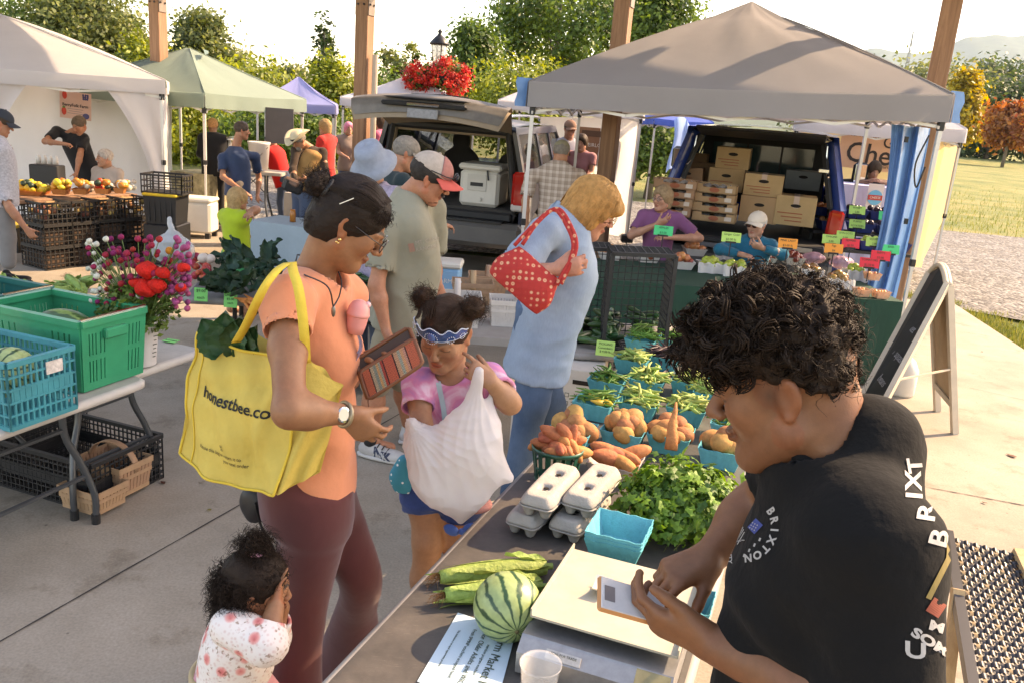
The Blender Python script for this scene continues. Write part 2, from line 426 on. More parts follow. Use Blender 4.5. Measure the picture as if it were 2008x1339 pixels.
def head_colors(v,h,col,skin,lip=(.75,.5,.5),brow=(.12,.08,.06),browk=1.,stub=0.,blush=.15,lash=True):
 """paint lips, brows, lash line, ears on the body mesh (own colours, plus shade of the mouth crease put into the colour)"""
 q=h.inv(v);skin=np.asarray(skin);c=col
 near=(np.abs(q[:,0])<.1)&(np.abs(q[:,1])<.13)&(np.abs(q[:,2])<.14)
 fr=near&(q[:,1]>.045)
 m=np.clip(1-((q[:,0]/.0235)**2+((q[:,2]+.0615)/.0125)**2),0,1)*fr;m=np.clip(m*2.5,0,1)[:,None]
 c=c*(1-m)+m*skin*np.asarray(lip)
 m=(fr&(np.abs(q[:,2]+.0615)<.0012+.0)&(np.abs(q[:,0])<.021)).astype(float)[:,None]*.6;c=c*(1-m)+m*skin*.25  # dark line between the lips is crease shade put into the colour
 ax=np.abs(q[:,0]);zb=.0245+.004*np.sin((ax-.012)/.036*2.6);wd=.0042*(1-np.clip((ax-.035)/.02,0,1)*.7)
 m=np.clip(1.6-np.abs(q[:,2]-zb)/wd,0,1)*(fr&(ax>.011)&(ax<.05));m=np.clip(m*browk,0,1)[:,None]
 c=c*(1-m)+m*np.asarray(brow)
 if lash:
  zl=-.0035+.3*(ax-.031)**2*12
  m=np.clip(1.5-np.abs(q[:,2]-zl)/.0017,0,1)*(fr&(ax>.017)&(ax<.047));m=m[:,None]*.85
  c=c*(1-m)+m*np.asarray((.03,.02,.015))
 m=np.exp(-(((ax-.04)/.02)**2+((q[:,2]+.03)/.022)**2))*fr*blush;c=c*(1-m[:,None])+m[:,None]*skin*np.array((1.12,.78,.72))
 m=near&(ax>.068);c[m]=c[m]*np.array((1.06,.88,.84))
 if stub:
  m=np.clip((-.035-q[:,2])/.02,0,1)*(near&(q[:,1]>-.01))*stub;m=m[:,None];c=c*(1-m)+m*np.asarray(brow)*1.5
 return c
def add_hand(F,wrist,d,n,side=1,curl=(.5,.5,.55,.6),thumb=(.6,.35,.3),k_=1.,spread=.12,prox=None):
 """d: towards fingers, n: palm normal, thumb on +side of s=d x n"""
 d=unit(d);n=unit(np.asarray(n,float)-d*np.dot(n,d));s=np.cross(d,n)*side;k=k_
 w=np.asarray(wrist,float);tips=[]
 offs=(.030,.010,-.0105,-.029);lens=(.070,.079,.073,.057);kn=(.084,.089,.085,.076)
 for i in range(4):
  b=w+(d*.012+s*offs[i]*.55)*k;kp=w+(d*kn[i]+s*offs[i]-n*(.004 if i in(1,2)else 0))*k
  F.cone(b,kp,.0155*k,.0118*k,.016*k)
  a=(prox[i]if prox is not None else curl[i]*.8);p=kp;r0=.0094-.0006*(i==3)-.0002*i
  dv=unit(d+s*spread*(1.2-i*.8));cum=0.
  for j,fr in enumerate((.45,.31,.24)):
   cum+=a if j==0 else curl[i]*(1.15 if j==1 else .7)
   q=p+(dv*math.cos(cum)+n*math.sin(cum))*lens[i]*fr*1.12*k
   F.cone(p,q,(r0-.0006*j)*k,(r0-.0006*(j+1)-.0004)*k,.0035*k);p=q
  tips.append(p)
 F.ell(w+(d*.045+n*.004)*k,V(.034,.045,.0135)*k,np.stack([s,d,n],1),.012*k)
 b=w+(d*.018+s*.024+n*.006)*k;t1=unit(d*.75+s*thumb[0]+n*thumb[1]);p1=b+t1*.040*k
 F.cone(b,p1,.0165*k,.0118*k,.014*k);t2=unit(t1+d*.25+n*thumb[2]);p2=p1+t2*.030*k;F.cone(p1,p2,.0112*k,.0103*k,.004*k)
 t3=unit(t2+n*thumb[2]*.7);p3=p2+t3*.024*k;F.cone(p2,p3,.0103*k,.0082*k,.004*k);tips.append(p3)
 return tips
def limb(F,a,b,c,ra,rb,rc,k=.02,bulge=1.08):
 """two-segment limb with soft muscle bulges"""
 a,b,c=[np.asarray(q,float)for q in(a,b,c)]
 m1=a+(b-a)*.45;m2=b+(c-b)*.3
 F.cone(a,m1,ra,(ra+rb)/2*bulge,k);F.cone(m1,b,(ra+rb)/2*bulge,rb,k);F.cone(b,m2,rb,rb*1.04,k);F.cone(m2,c,rb*1.04,rc,k)
def strands(MBo,roots,dirs,length,steps=7,r=.0012,curl=.0,turns=2.,grav=0.,jit=.3,seed=0,taper=.4,n=3):
 g=np.random.default_rng(seed);P=np.asarray(roots,float);c=len(P);d=unitrows(np.asarray(dirs,float)+g.normal(size=(c,3))*jit);ln=length*g.uniform(.6,1.2,(c,1,1));u=unitrows(np.cross(d,g.normal(size=(c,3))));w=np.cross(d,u)
 t=np.linspace(0,1,steps)[None,:,None];a=g.uniform(0,6.3,(c,1,1))+t*turns*g.uniform(.7,1.3,(c,1,1))*6.283
 G=P[:,None]+d[:,None]*ln*t+(u[:,None]*np.cos(a)+w[:,None]*np.sin(a))*curl*np.minimum(1,t*3);G[...,2]-=(grav*ln*t*t)[...,0]
 return MBo.many(G,(r*(1-(1-taper)*t[...,0])),n)
def unitrows(a):return a/(np.linalg.norm(a,axis=1,keepdims=True)+1e-9)
def sphere_pts(n,seed=0):
 g=np.random.default_rng(seed);v=g.normal(size=(n,3));return v/np.linalg.norm(v,axis=1,keepdims=True)
SKIN=M('skin',(1,1,1),rough=.5,var=.14,vs=55,bump=.07,bs=380,attr=True,sss=.05,spec=.45)
def cloth(name,col,rough=.85,var=.1,vs=10.,bump=.25,bs=14.,sheen=.15,**kw):return M(name,col,rough=rough,var=var,vs=vs,bump=bump,bs=bs,sheen=sheen,spec=.2,**kw)
def fmesh(name,F,res,mat,parent,base,boxes=None,wr=None,relaxn=1,colfn=None,extra=0.,post=None):
 """field -> mesh object parented to a thing whose Empty/mesh stands at base"""
 vs,fs,o=[],[],0
 for bx in(boxes or[(None,res)]):
  v,f=F.mesh(bx[1],bx[0],extra)
  if len(v)==0:continue
  if relaxn:v=relax(v,f,relaxn,.4)
  vs.append(v);fs.append(np.asarray(f)+o);o+=len(v)
 v=np.concatenate(vs);f=np.concatenate(fs);us,iv=np.unique(f,return_inverse=True);v=v[us];f=iv.reshape(f.shape)
 if wr is not None:
  for w in(wr if isinstance(wr,list)else[wr]):v=wrinkle(v,f,*w)
 if post is not None:v=post(v,f)
 col=colfn(v)if colfn is not None else None
 o=mobj(name,v-np.asarray(base,float),f,mat,parent,True,col=col)
 if parent is None:o.location=Vector([float(q)for q in base])
 return o
 # ================================================================== the place: ground, pavilion, trees, hills
def ground_mat():
 m,nt,b=_mat('grass_ground');tc=N(nt,'TexCoord')
 a=N(nt,'TexNoise',i_Scale=.35,i_Detail=8.0,i_Roughness=.7);L(nt,tc,'Object',a,'Vector')
 r=ramp(nt,[(.3,(.07,.11,.02)),(.48,(.15,.165,.035)),(.62,(.25,.215,.065)),(.8,(.13,.15,.035))]);L(nt,a,0,r,0)
 f=N(nt,'TexNoise',i_Scale=28.,i_Detail=6.0);L(nt,tc,'Object',f,'Vector')
 mx=N(nt,'MixRGB',blend_type='OVERLAY',i_0=.7);L(nt,r,0,mx,1);L(nt,f,'Color',mx,2);L(nt,mx,0,b,'Base Color')
 bp=N(nt,'Bump',i_Strength=.9,i_Distance=.06);L(nt,f,0,bp,'Height');L(nt,bp,0,b,'Normal');b.inputs['Roughness'].default_value=.95
 return m
def gravel_mat():
 m,nt,b=_mat('gravel_stone');tc=N(nt,'TexCoord')
 v=N(nt,'TexVoronoi',i_Scale=16.);L(nt,tc,'Object',v,'Vector')
 a=N(nt,'TexNoise',i_Scale=1.3,i_Detail=6.0);L(nt,tc,'Object',a,'Vector')
 hs=N(nt,'SeparateColor');L(nt,v,'Color',hs,0)
 r=ramp(nt,[(0,(.075,.07,.066)),(.5,(.17,.16,.15)),(1,(.31,.30,.28))]);L(nt,hs,0,r,0)
 mx=N(nt,'MixRGB',blend_type='MULTIPLY',i_0=.6);L(nt,r,0,mx,1)
 r2=ramp(nt,[(.3,(.6,.52,.42)),(.7,(1,1,1))]);L(nt,a,0,r2,0);L(nt,r2,0,mx,2);L(nt,mx,0,b,'Base Color')
 bp=N(nt,'Bump',i_Strength=1.,i_Distance=.04);bp.invert=True;L(nt,v,'Distance',bp,'Height');L(nt,bp,0,b,'Normal');b.inputs['Roughness'].default_value=.9
 return m
def concrete_mat():
 m,nt,b=_mat('concrete');tc=N(nt,'TexCoord')
 a=N(nt,'TexNoise',i_Scale=.9,i_Detail=9.0,i_Roughness=.68);L(nt,tc,'Object',a,'Vector')
 r=ramp(nt,[(.25,(.185,.15,.115)),(.45,(.285,.24,.185)),(.6,(.345,.292,.23)),(.8,(.395,.34,.28))]);L(nt,a,0,r,0)
 f=N(nt,'TexNoise',i_Scale=90.,i_Detail=4.0);L(nt,tc,'Object',f,'Vector')
 mx=N(nt,'MixRGB',blend_type='OVERLAY',i_0=.35);L(nt,r,0,mx,1);L(nt,f,0,mx,2)
 s=N(nt,'TexNoise',i_Scale=2.6,i_Detail=7.0,i_Roughness=.75);L(nt,tc,'Object',s,'Vector')
 rs=ramp(nt,[(.55,(1,1,1)),(.63,(.74,.71,.67)),(.74,(.5,.47,.45))]);L(nt,s,0,rs,0)
 m2=N(nt,'MixRGB',blend_type='MULTIPLY',i_0=.75);L(nt,mx,0,m2,1);L(nt,rs,0,m2,2)
 sp=N(nt,'TexVoronoi',i_Scale=7.);L(nt,tc,'Object',sp,'Vector')
 rp=ramp(nt,[(.035,(.25,.22,.2)),(.06,(1,1,1))]);L(nt,sp,'Distance',rp,0)
 m3=N(nt,'MixRGB',blend_type='MULTIPLY',i_0=.6);L(nt,m2,0,m3,1);L(nt,rp,0,m3,2);L(nt,m3,0,b,'Base Color')
 bp=N(nt,'Bump',i_Strength=.12,i_Distance=.01);L(nt,f,0,bp,'Height');L(nt,bp,0,b,'Normal');b.inputs['Roughness'].default_value=.82
 return m
def wood_mat(name,c1,c2,sc=6.,rough=.75):
 m,nt,b=_mat(name);tc=N(nt,'TexCoord');mp=N(nt,'Mapping');mp.inputs['Scale'].default_value=(14*sc/6,14*sc/6,.8*sc/6);L(nt,tc,'Object',mp,0)
 a=N(nt,'TexNoise',i_Scale=2.,i_Detail=8.0,i_Roughness=.7,i_Distortion=.6);L(nt,mp,0,a,'Vector')
 r=ramp(nt,[(.3,c1),(.62,c2),(.78,tuple(q*.7 for q in c1))]);L(nt,a,0,r,0);L(nt,r,0,b,'Base Color')
 bp=N(nt,'Bump',i_Strength=.3,i_Distance=.01);L(nt,a,0,bp,'Height');L(nt,bp,0,b,'Normal');b.inputs['Roughness'].default_value=rough
 return m
def leaf_mat(name,ca,cb,thin=.42):
 m,nt,b=_mat(name);at_=N(nt,'Attribute',attribute_name='Col');oi=N(nt,'ObjectInfo')
 mr=N(nt,'MapRange');L(nt,at_,'Fac',mr,0)
 mx=N(nt,'MixRGB');L(nt,at_,'Fac',mx,0);mx.inputs[1].default_value=c4(ca);mx.inputs[2].default_value=c4(cb)
 L(nt,mx,0,b,'Base Color');b.inputs['Roughness'].default_value=.55
 tl=N(nt,'BsdfTranslucent');ms=N(nt,'MixShader',i_0=thin);g=N(nt,'HueSaturation',i_Hue=.485,i_Saturation=1.1,i_Value=1.25);L(nt,mx,0,g,'Color');L(nt,g,0,tl,'Color')
 L(nt,b,0,ms,1);L(nt,tl,0,ms,2);L(nt,ms,0,nt.nodes['Material Output'],'Surface');return m
MG,MGR,MC=ground_mat(),gravel_mat(),concrete_mat()
MW=wood_mat('treated_timber',(.20,.10,.055),(.36,.20,.115))
# the ground: a big sheet with a gentle rise at the back
def gnd(u,v):
 x=(u-.5)*2;y=v;X=math.copysign(abs(x)**2.2,x)*3500;Y=-30+(y**2.4)*6000
 z=-.10+(0.0 if Y<40 else 0.004*(Y-40)if Y<400 else 1.44)+(0.25*math.sin(X*.21)*math.sin(Y*.17)if 30<Y<300 else 0)
 return(X,Y,z)
g=MB().grid(gnd,60,70).build('ground',MG,smooth=True);tag(g,kind='structure')
lot=MB();out=[(-26,10.9),(-9,12.2),(-3,12.6),(4.2,12.4),(6.6,10.6),(6.5,8.0),(9,6.0),(16,4.0),(30,3),(34,20),(20,20.3),(9.5,21.6),(4,22.6),(-5,22.0),(-14,19),(-26,18)]
lot.add([(x,y,-.06)for x,y in out],[tuple(range(len(out)))]);tag(lot.build('gravel_lot',MGR),kind='structure')
slab=MB();so=[(-14,-6),(4.75,-6),(5.05,3.5),(5.45,8.66),(5.86,11.1),(2.0,11.6),(-3,12.1),(-14,12.1)]
slab.prism(so,-.16,0,lambda u,w,t:(u,w,t));sb=tag(slab.build('concrete_floor',MC),kind='structure')
jm=M('joint_dirt',(.06,.05,.045),.95,.3)
def joint(a,b,w=.008):
 mb=MB();d=unit(b-a);s=np.cross(d,(0,0,1));n=60;pts=[]
 for i in range(n+1):
  p=a+(b-a)*i/n+V(0,0,.0035);ww=w*(.6+.8*rnd.random());pts+=[p+s*ww/2+s*.002*rnd.uniform(-1,1),p-s*ww/2]
 mb.add(pts,[(2*i,2*i+1,2*i+3,2*i+2)for i in range(n)]);return mb.build('floor_joint',jm,sb)
a,b=gz(0,1258),gz(465,993);joint(a+(a-b)*1.5,b+(b-a)*2.2);joint(gz(1790,950),gz(2300,1045));joint(gz(1900,760),gz(2300,850),.004)
# fallen leaves, grit on the floor
lf=M('dry_leaf',(.16,.09,.03),.8,.3,rand=.4)
for(x,y,s_)in((1985,893,.05),(163,925,.018),(320,945,.03),(185,955,.02),(410,1000,.018),(395,945,.02),(1930,985,.02),(1925,690,.012)):
 p=gz(x,y,.006);mb=MB();n=7
 mb.add([(0,0,.004)]+[(s_*math.cos(k*6.283/n)*rnd.uniform(.5,1.1),s_*.45*math.sin(k*6.283/n)*rnd.uniform(.7,1.3),rnd.uniform(0,.008))for k in range(n)],[(0,1+k,1+(k+1)%n)for k in range(n)])
 tag(mb.build('fallen_leaf',lf,loc=p,rz=rnd.uniform(0,6)),'tiny dry brown leaf scrap lying on the concrete floor','leaf','leaf scraps on the floor')
 # grass tufts along the right edge of the slab
gm=leaf_mat('grass_blade',(.10,.15,.025),(.32,.31,.08),.3)
def tufts(name,fn,n,hgt,seed,label):
 g_=np.random.default_rng(seed);v=[];f=[];c=[]
 for i in range(n):
  p=fn(g_);a=g_.uniform(0,6.28);h=hgt*g_.uniform(.4,1.2);d=V(math.cos(a),math.sin(a),0);s_=V(-d[1],d[0],0)*.006*(1+hgt*5);k=len(v)
  v+=[p-s_,p+s_,p+d*h*.4+V(0,0,h)];f.append((k,k+1,k+2));c+=[[g_.uniform(0,1)]*3]*3
 o=mobj(name,v,f,gm,col=np.array(c));return tag(o,label,'grass',kind='stuff')
def edgefn(g_):
 t=g_.random();pl=[(5.02,4.2),(5.45,8.66),(5.86,11.1),(5.0,11.9),(2.,12.2)];i=min(3,int(t*4));q=t*4-i
 a,b=np.array(pl[i]),np.array(pl[i+1]);p=a+(b-a)*q;w=abs(g_.normal())*.28+.03
 nn=np.array([b[1]-a[1],-(b[0]-a[0])]);nn=nn/np.linalg.norm(nn);p=p+nn*w;return V(p[0],p[1],-.1)
tufts('grass_verge',edgefn,9000,.09,3,'dry green grass verge along the edge of the concrete floor')
def fieldfn(g_):
 x=g_.uniform(5,34);y=21+abs(g_.normal())*9;return V(x,y,-.1)
tufts('grass_field',fieldfn,9000,.16,4,'dry yellow grass field behind the gravel lot')
# ------------------------------------------------------------------ pavilion
POST=[at(318,300,13.2),at(708,300,11.9),at(1193,300,10.55),at(1808,300,9.25)]
ptop=[3.35,3.42,3.62,3.85]
pv=thing('timber_pavilion','open timber pavilion with brown square posts holding a roof over the market','pavilion',(0,0,0))
ldir=unit(V(POST[3][0]-POST[0][0],POST[3][1]-POST[0][1],0));ndir=V(-ldir[1],ldir[0],0)*-1.
rotp=np.stack([ldir,np.cross((0,0,1),ldir),V(0,0,1)],1)
boltm=M('dark_bolt',(.05,.04,.04),.5,.1,metal=.6);bk=M('bracket_steel',(.22,.17,.14),.5,.2,metal=.5)
for i,p in enumerate(POST):
 mb=MB();mb.box((0,0,2.5),(.19,.19,5.0),rotp,.012);po=mb.build('post',MW,pv,loc=(p[0],p[1],0))
 mb=MB()
 for q in(-1,1):mb.box(rotp@V(q*.1,0,0)+V(0,0,ptop[i]-.12),(.012,.15,.42),rotp)
 br=mb.build('bracket',bk,po)
 for zz in(-.05,-.2):
  for xx in(-.045,.045):MB().lathe([(.014,0),(.014,.012),(.0,.014)],8,rotp@V(xx,-.1,0)+V(0,0,ptop[i]+zz),rotp@rotx(R(90))).build('bolt',boltm,po)
  for yy in(-.045,.045):MB().lathe([(.014,0),(.014,.012),(.0,.014)],8,rotp@V(.108,yy,0)+V(0,0,ptop[i]+zz),rotp@roty(R(90))).build('bolt',boltm,po)
 mb=MB();a=V(p[0],p[1],ptop[i]-.05)
 for q in(-1,1):mb.bar(a+ldir*q*.09,a+ldir*q*.62+V(0,0,.16),.09,.16)
 mb.build('knee_arm',MW,pv)
 # P: extended line of posts; roof edge along it and along the right side
P0=POST[0]-ldir*7.3;P0[2]=0;P3=V(POST[3][0],POST[3][1],0)
ends=[V(P0[0],P0[1],4.9)]+[V(POST[i][0],POST[i][1],4.9)for i in range(4)]
mb=MB()
for i in range(4):mb.bar(ends[i],ends[i+1],.14,.26)
mb.build('beam',MW,pv)
# unseen boarded roof, raised and cut to shape the shade; right side open
RU,RV,RK,zr=unit(V(.336,.942,0)),unit(V(-.942,.336,0)),V(4.6,3.7,0),5.2
def rp(s_,t,z=0.):q=RK+RV*s_+RU*t;return V(q[0],q[1],zr+z)
roofm=wood_mat('roof_boards',(.50,.42,.33),(.64,.55,.45),4.);NB=16
for k in range(NB):
 t0,t1=5.65*k/NB,5.65*(k+1)/NB-.012
 mb=MB();mb.add([rp(0,t0),rp(18,t0),rp(18,t1),rp(0,t1),rp(0,t0,.05),rp(18,t0,.05),rp(18,t1,.05),rp(0,t1,.05)],[(3,2,1,0),(4,5,6,7),(0,1,5,4),(1,2,6,5),(2,3,7,6),(3,0,4,7)]);mb.build('roof_plank',roofm,pv)
for k in range(8):MB().bar(rp(.3+k*2.5,0,-.12),rp(.3+k*2.5,5.6,-.12),.09,.2).build('rafter',MW,pv)
mb=MB().box((0,0,0),(.10,.05,.72),rotp,.02);mb.build('meter_box',M('grey_metal',(.42,.38,.33),.5,.1),pv,loc=V(POST[0][0],POST[0][1],1.75)+ldir*.17-ndir*-.02)
mb=MB().tube([V(0,0,0),V(0,0,1.2)],.03,8);mb.build('conduit',MATS['grey_metal'],pv,loc=V(POST[0][0],POST[0][1],.2)+ldir*.15)
mb=MB().tube([V(0,0,0),V(0,0,2.6)],.04,10);mb.build('downpipe',M('pale_pipe',(.55,.45,.36),.5,.1),pv,loc=V(POST[1][0],POST[1][1],0)+ldir*.18)
# ------------------------------------------------------------------ trees
def crown(seed,n,rad,leaf,nclu,cr,shape='round',hollow=.35):
 g_=np.random.default_rng(seed);v=np.empty((n*4,3));c=np.empty((n*4,3));rad=np.asarray(rad,float)
 d=sphere_pts(nclu,seed);r=g_.uniform(hollow,1.,nclu)**.5
 cc=d*r[:,None]
 if shape=='cone':cc[:,:2]*=(1.05-.95*((cc[:,2:3]+1)/2)**1.1)*1.1
 cc=cc*rad;sz=cr*g_.uniform(.55,1.25,nclu)
 ci=g_.integers(0,nclu,n);p=cc[ci]+g_.normal(size=(n,3))*sz[ci][:,None]*np.array([1,1,.75])*.55
 nr=g_.normal(size=(n,3))*.8+unitrows(p)*.8+np.array([0,0,.5]);nr=unitrows(nr);u=unitrows(np.cross(nr,g_.normal(size=(n,3))));w=np.cross(nr,u)
 ls=leaf*g_.uniform(.6,1.35,n)[:,None]
 for k,(a,b)in enumerate(((-1,0),(0,-.55),(1,0),(0,.55))):v[k::4]=p+u*ls*a+w*ls*b
 t=np.clip(.5+.35*g_.normal(size=nclu),0,1)[ci]+g_.normal(size=n)*.14;t=np.clip(t,0,1);c[:]=np.repeat(t,4)[:,None]
 return v,np.arange(n*4).reshape(-1,4),c,cc
LM={'green':leaf_mat('leaf_green',(.042,.085,.016),(.16,.25,.045)),'yellow':leaf_mat('leaf_yellowgreen',(.08,.12,.016),(.34,.38,.05)),'dark':leaf_mat('leaf_dark',(.022,.048,.014),(.085,.13,.03)),'gold':leaf_mat('leaf_gold',(.22,.17,.012),(.55,.42,.03)),'rust':leaf_mat('leaf_rust',(.22,.06,.02),(.5,.22,.05)),'olive':leaf_mat('leaf_olive',(.07,.095,.025),(.24,.27,.075))}
BK=wood_mat('bark',(.10,.075,.055),(.21,.165,.125),4.)
def tree(px,ptop_,pbot,wpx,Y,kind,label,name='leafy_tree',shape='round',n=6500,leaf=None,ncl=70,cr=.3,trunk=True,zb=None,hollow=.35,group='trees behind the market tents'):
 """crown spans ptop_..pbot in photo rows at depth Y"""
 top=at(px,ptop_,Y);bot=at(px,pbot,Y);H=top[2]-bot[2];Wd=wpx*Y/CAM_F;c=V(top[0],Y,(top[2]+bot[2])/2)
 base=V(c[0],Y,-.1 if zb is None else zb);t=thing(name,label,'tree',base,0,group)
 rad=(Wd/2*.92,Wd/2*.92,H/2*.92);lf_=leaf or .0029*Y;n=int(n*1.55)
 v,f,cl,cc=crown(abs(int(px*7+Y)),n,rad,lf_,ncl,min(rad)*cr*2,shape,hollow)
 o=mobj('crown',v+(c-base),f,LM[kind],t,col=cl);o['kind']='stuff'
 if trunk:
  mb=MB();tb=V(0,0,0);tt=V(0,0,c[2]-base[2]+H*.25);w=max(.1,H*.028)
  mb.tube([tb,tb+V(.05,0,(tt[2])*.4),tt*.75+V(-.06,0,0),tt],[w*1.3,w,w*.6,w*.2],8)
  for q in cc[::max(1,len(cc)//9)]:
   e=q+(c-base);s0=V(0,0,max(tt[2]*.35,e[2]*.55));mb.tube([s0,(s0+e)/2+V(0,0,.05*H),e],[w*.5,w*.3,w*.1],5,cap=False)
  mb.build('trunk',BK,t,True)
 return t
tree(175,-40,175,190,34,'olive','big pale olive tree rising behind the large white tent at far left',n=8500,ncl=110)
tree(75,-60,190,190,36,'green','dark green tree behind the peak of the large white tent',n=6000)
tree(225,25,150,85,38,'green','green tree just right of the pale olive tree at far left',n=4000)
tree(280,60,240,90,30,'yellow','small yellow-green tree showing on both sides of the left post',n=3500)
tree(400,22,205,130,40,'olive','tall open-crowned tree above the peak of the green tent',n=5200,ncl=48,cr=.22,hollow=.5)
tree(490,112,300,150,30,'yellow','bushy yellow-green tree behind the green tent',n=6000)
tree(375,195,330,200,24,'yellow','bushy hedge growth under the eave of the green tent',name='hedge_bush',n=6500,trunk=False,cr=.35)
tree(560,205,320,260,23,'green','leafy hedge behind the grey panel of the green tent',name='hedge_bush',n=7500,trunk=False,cr=.3)
tree(637,18,190,80,33,'dark','thin sparse dark tree with bare twigs above the blue tent',name='sparse_tree',shape='cone',n=700,ncl=34,cr=.16,hollow=.2,leaf=.09)
tree(655,108,330,95,26,'yellow','yellow-green young tree beside the second post',n=5200)
tree(565,130,230,90,36,'olive','pale olive bush tree above the blue tent roof',n=3500)
tree(795,75,260,120,36,'olive','thin olive tree left of the street lamp',n=2800,ncl=42,cr=.2,hollow=.3)
tree(760,150,330,220,30,'green','green bush behind the small white tent and open hatch',name='hedge_bush',n=6500,trunk=False)
tree(935,18,270,150,30,'green','pointed bright green tree right of the street lamp',shape='cone',n=7500,ncl=95,cr=.26)
tree(1030,122,300,200,27,'yellow','low broad yellow-green tree left of the grey canopy',n=7000)
tree(1110,-90,170,270,36,'green','largest tall tree with gappy crown behind the third post',n=9500,ncl=120,cr=.17,hollow=.45)
tree(1290,-40,120,150,30,'green','bright green tree just right of the third post above the canopy',n=5000)
tree(1290,215,350,150,24,'green','dark green tree seen under the canopy left of the blue truck',n=4500,zb=-.1)
tree(1390,250,345,160,26,'dark','dark bush behind the blue truck',name='hedge_bush',n=3000,trunk=False)
for i,(px,a,b,w,Y,kd,n)in enumerate([(1710,140,290,170,240,'dark',3500),(1850,118,290,170,250,'olive',3500),(1960,116,290,150,260,'dark',3500),(2080,112,290,190,260,'dark',3000),(1630,145,290,120,250,'olive',2500),(1780,160,290,150,200,'olive',3200),(1925,150,290,120,200,'olive',3000)]):
 tree(px,a,b,w,Y,kd,('dark green tree of the far wood at right, %s' if kd=='dark' else 'pale olive tree of the far wood at right, %s')%['left of the fourth post','right above the yellow tree','under the highest hill','at the picture edge','nearest the canopy roof','low, beside the fourth post','low, right of the fourth post'][i],n=n,trunk=False,group='far wood at right')
tree(1905,128,305,84,105,'gold','narrow golden yellow tree at right beside the canopy corner',shape='cone',n=4200,cr=.26)
tree(1965,165,325,130,120,'dark','dark green bushy tree behind the golden tree at right',n=5500)
tree(1995,195,300,84,95,'rust','small rust-red autumn tree at the right picture edge',n=3200,cr=.24)
tree(2060,150,325,170,120,'dark','dark tree beyond the right picture edge',n=4000)
tree(1850,215,318,130,130,'dark','dark bush low behind the golden tree',name='hedge_bush',n=3000,trunk=False)
# far-left stretch that other viewpoints reach
tree(-140,-60,260,260,36,'green','broad green tree beyond the left picture edge',n=5000)
# hills
def ridge(name,pts,Y,depth,mat):
 mb=MB();P=curve([at(x,y,Y)for x,y in pts],8);n=len(P);v=[]
 for k,p in enumerate(P):
  j=1+.012*math.sin(k*.31)+.006*math.sin(k*.83)
  v+=[(p[0],Y,p[2]*j),(p[0]*.93,Y-depth*.5,p[2]*.45),(p[0]*.86,Y-depth,-5)]
 f=[]
 for k in range(n-1):
  for q in(0,1):f.append((3*k+q,3*k+q+1,3*k+q+4,3*k+q+3))
 mb.add(v,f);return tag(mb.build(name,mat,smooth=True),kind='structure')
hm=M('wooded_hill',(.045,.075,.035),.95,.35,vs=.02,bump=1.,bs=.05)
ridge('hill',[(1380,165),(1520,130),(1640,112),(1710,98),(1780,104),(1840,96),(1900,76),(1960,67),(2030,73),(2150,60),(2350,90),(2600,160)],4200,1600,hm)
ridge('hill',[(-500,120),(-200,130),(200,148),(600,160),(900,190),(1200,205),(1500,190),(1690,175),(1850,165),(2000,158),(2200,190)],1500,700,hm)
# power pole and mast
pm=M('pole_wood',(.09,.07,.06),.8,.2)
p=at(254,120,60);t=thing('utility_pole','thin dark utility pole with crossarm between the left trees','pole',V(p[0],60,-.1));tp=at(253,55,60)
MB().tube([V(0,0,0),V(0,0,tp[2])],.14,8).build('pole',pm,t);MB().bar(V(-.75,0,tp[2]-.15),V(.75,0,tp[2]-.15),.12).build('crossarm',pm,t)
p=at(1782,110,600);tp=at(1783,62,600);t=thing('lattice_mast','faint lattice radio mast far behind the canopy at right','mast',V(p[0],600,0));mb=MB();hh=tp[2]
for q in range(3):
 a=q*2.094;mb.bar(V(3*math.cos(a),3*math.sin(a),0),V(.3*math.cos(a),.3*math.sin(a),hh),.35)
mb.build('leg',M('mast_steel',(.3,.3,.3),.6,.1),t);mb=MB()
for k in range(14):
 r0,r1=3-2.7*k/14,3-2.7*(k+1)/14
 for q in range(3):
  a,b=q*2.094,(q+1)*2.094;mb.bar(V(r0*math.cos(a),r0*math.sin(a),hh*k/14),V(r1*math.cos(b),r1*math.sin(b),hh*(k+1)/14),.25)
mb.build('lattice',MATS['mast_steel'],t)
# street lamp with two hanging flower baskets
LP=at(857,180,17.5);t=thing('street_lamp','old-style black street lamp rising between two red hanging flower baskets','street lamp',V(LP[0],17.5,-.06));bl=M('black_iron',(.02,.02,.02),.4,.1,metal=.3)
zl=at(855,65,17.5)[2]+.06;mb=MB();mb.lathe([(.16,0),(.16,.3),(.1,.4),(.06,.6),(.05,zl-.9),(.075,zl-.85),(.05,zl-.8),(.09,zl-.62),(.14,zl-.58)],12);mb.build('post',bl,t,True)
mb=MB().lathe([(.11,zl-.58),(.155,zl-.25),(.13,zl-.2)],12);mb.build('glass',M('lamp_glass',(.6,.6,.55),.15,.05,spec=.6,alpha=.55),t,True)
mb=MB().lathe([(.2,zl-.22),(.19,zl-.18),(.1,zl-.08),(.05,zl-.04),(.03,zl),(.05,zl+.03),(0.005,zl+.08)],12);mb.build('cap',bl,t,True)
for k in range(4):
 a=k*1.571+.4;mb=MB().bar(V(.115*math.cos(a),.115*math.sin(a),zl-.58),V(.16*math.cos(a),.16*math.sin(a),zl-.22),.015);mb.build('cage_bar',bl,t)
mb=MB()
for q in(-1,1):mb.tube(curve([V(q*.04,0,zl-.95),V(q*.3,0,zl-.88),V(q*.5,0,zl-.98)],5),.018,6)
mb.build('arm',bl,t)
flm=leaf_mat('red_petal',(.42,.02,.008),(.75,.06,.015),.25)
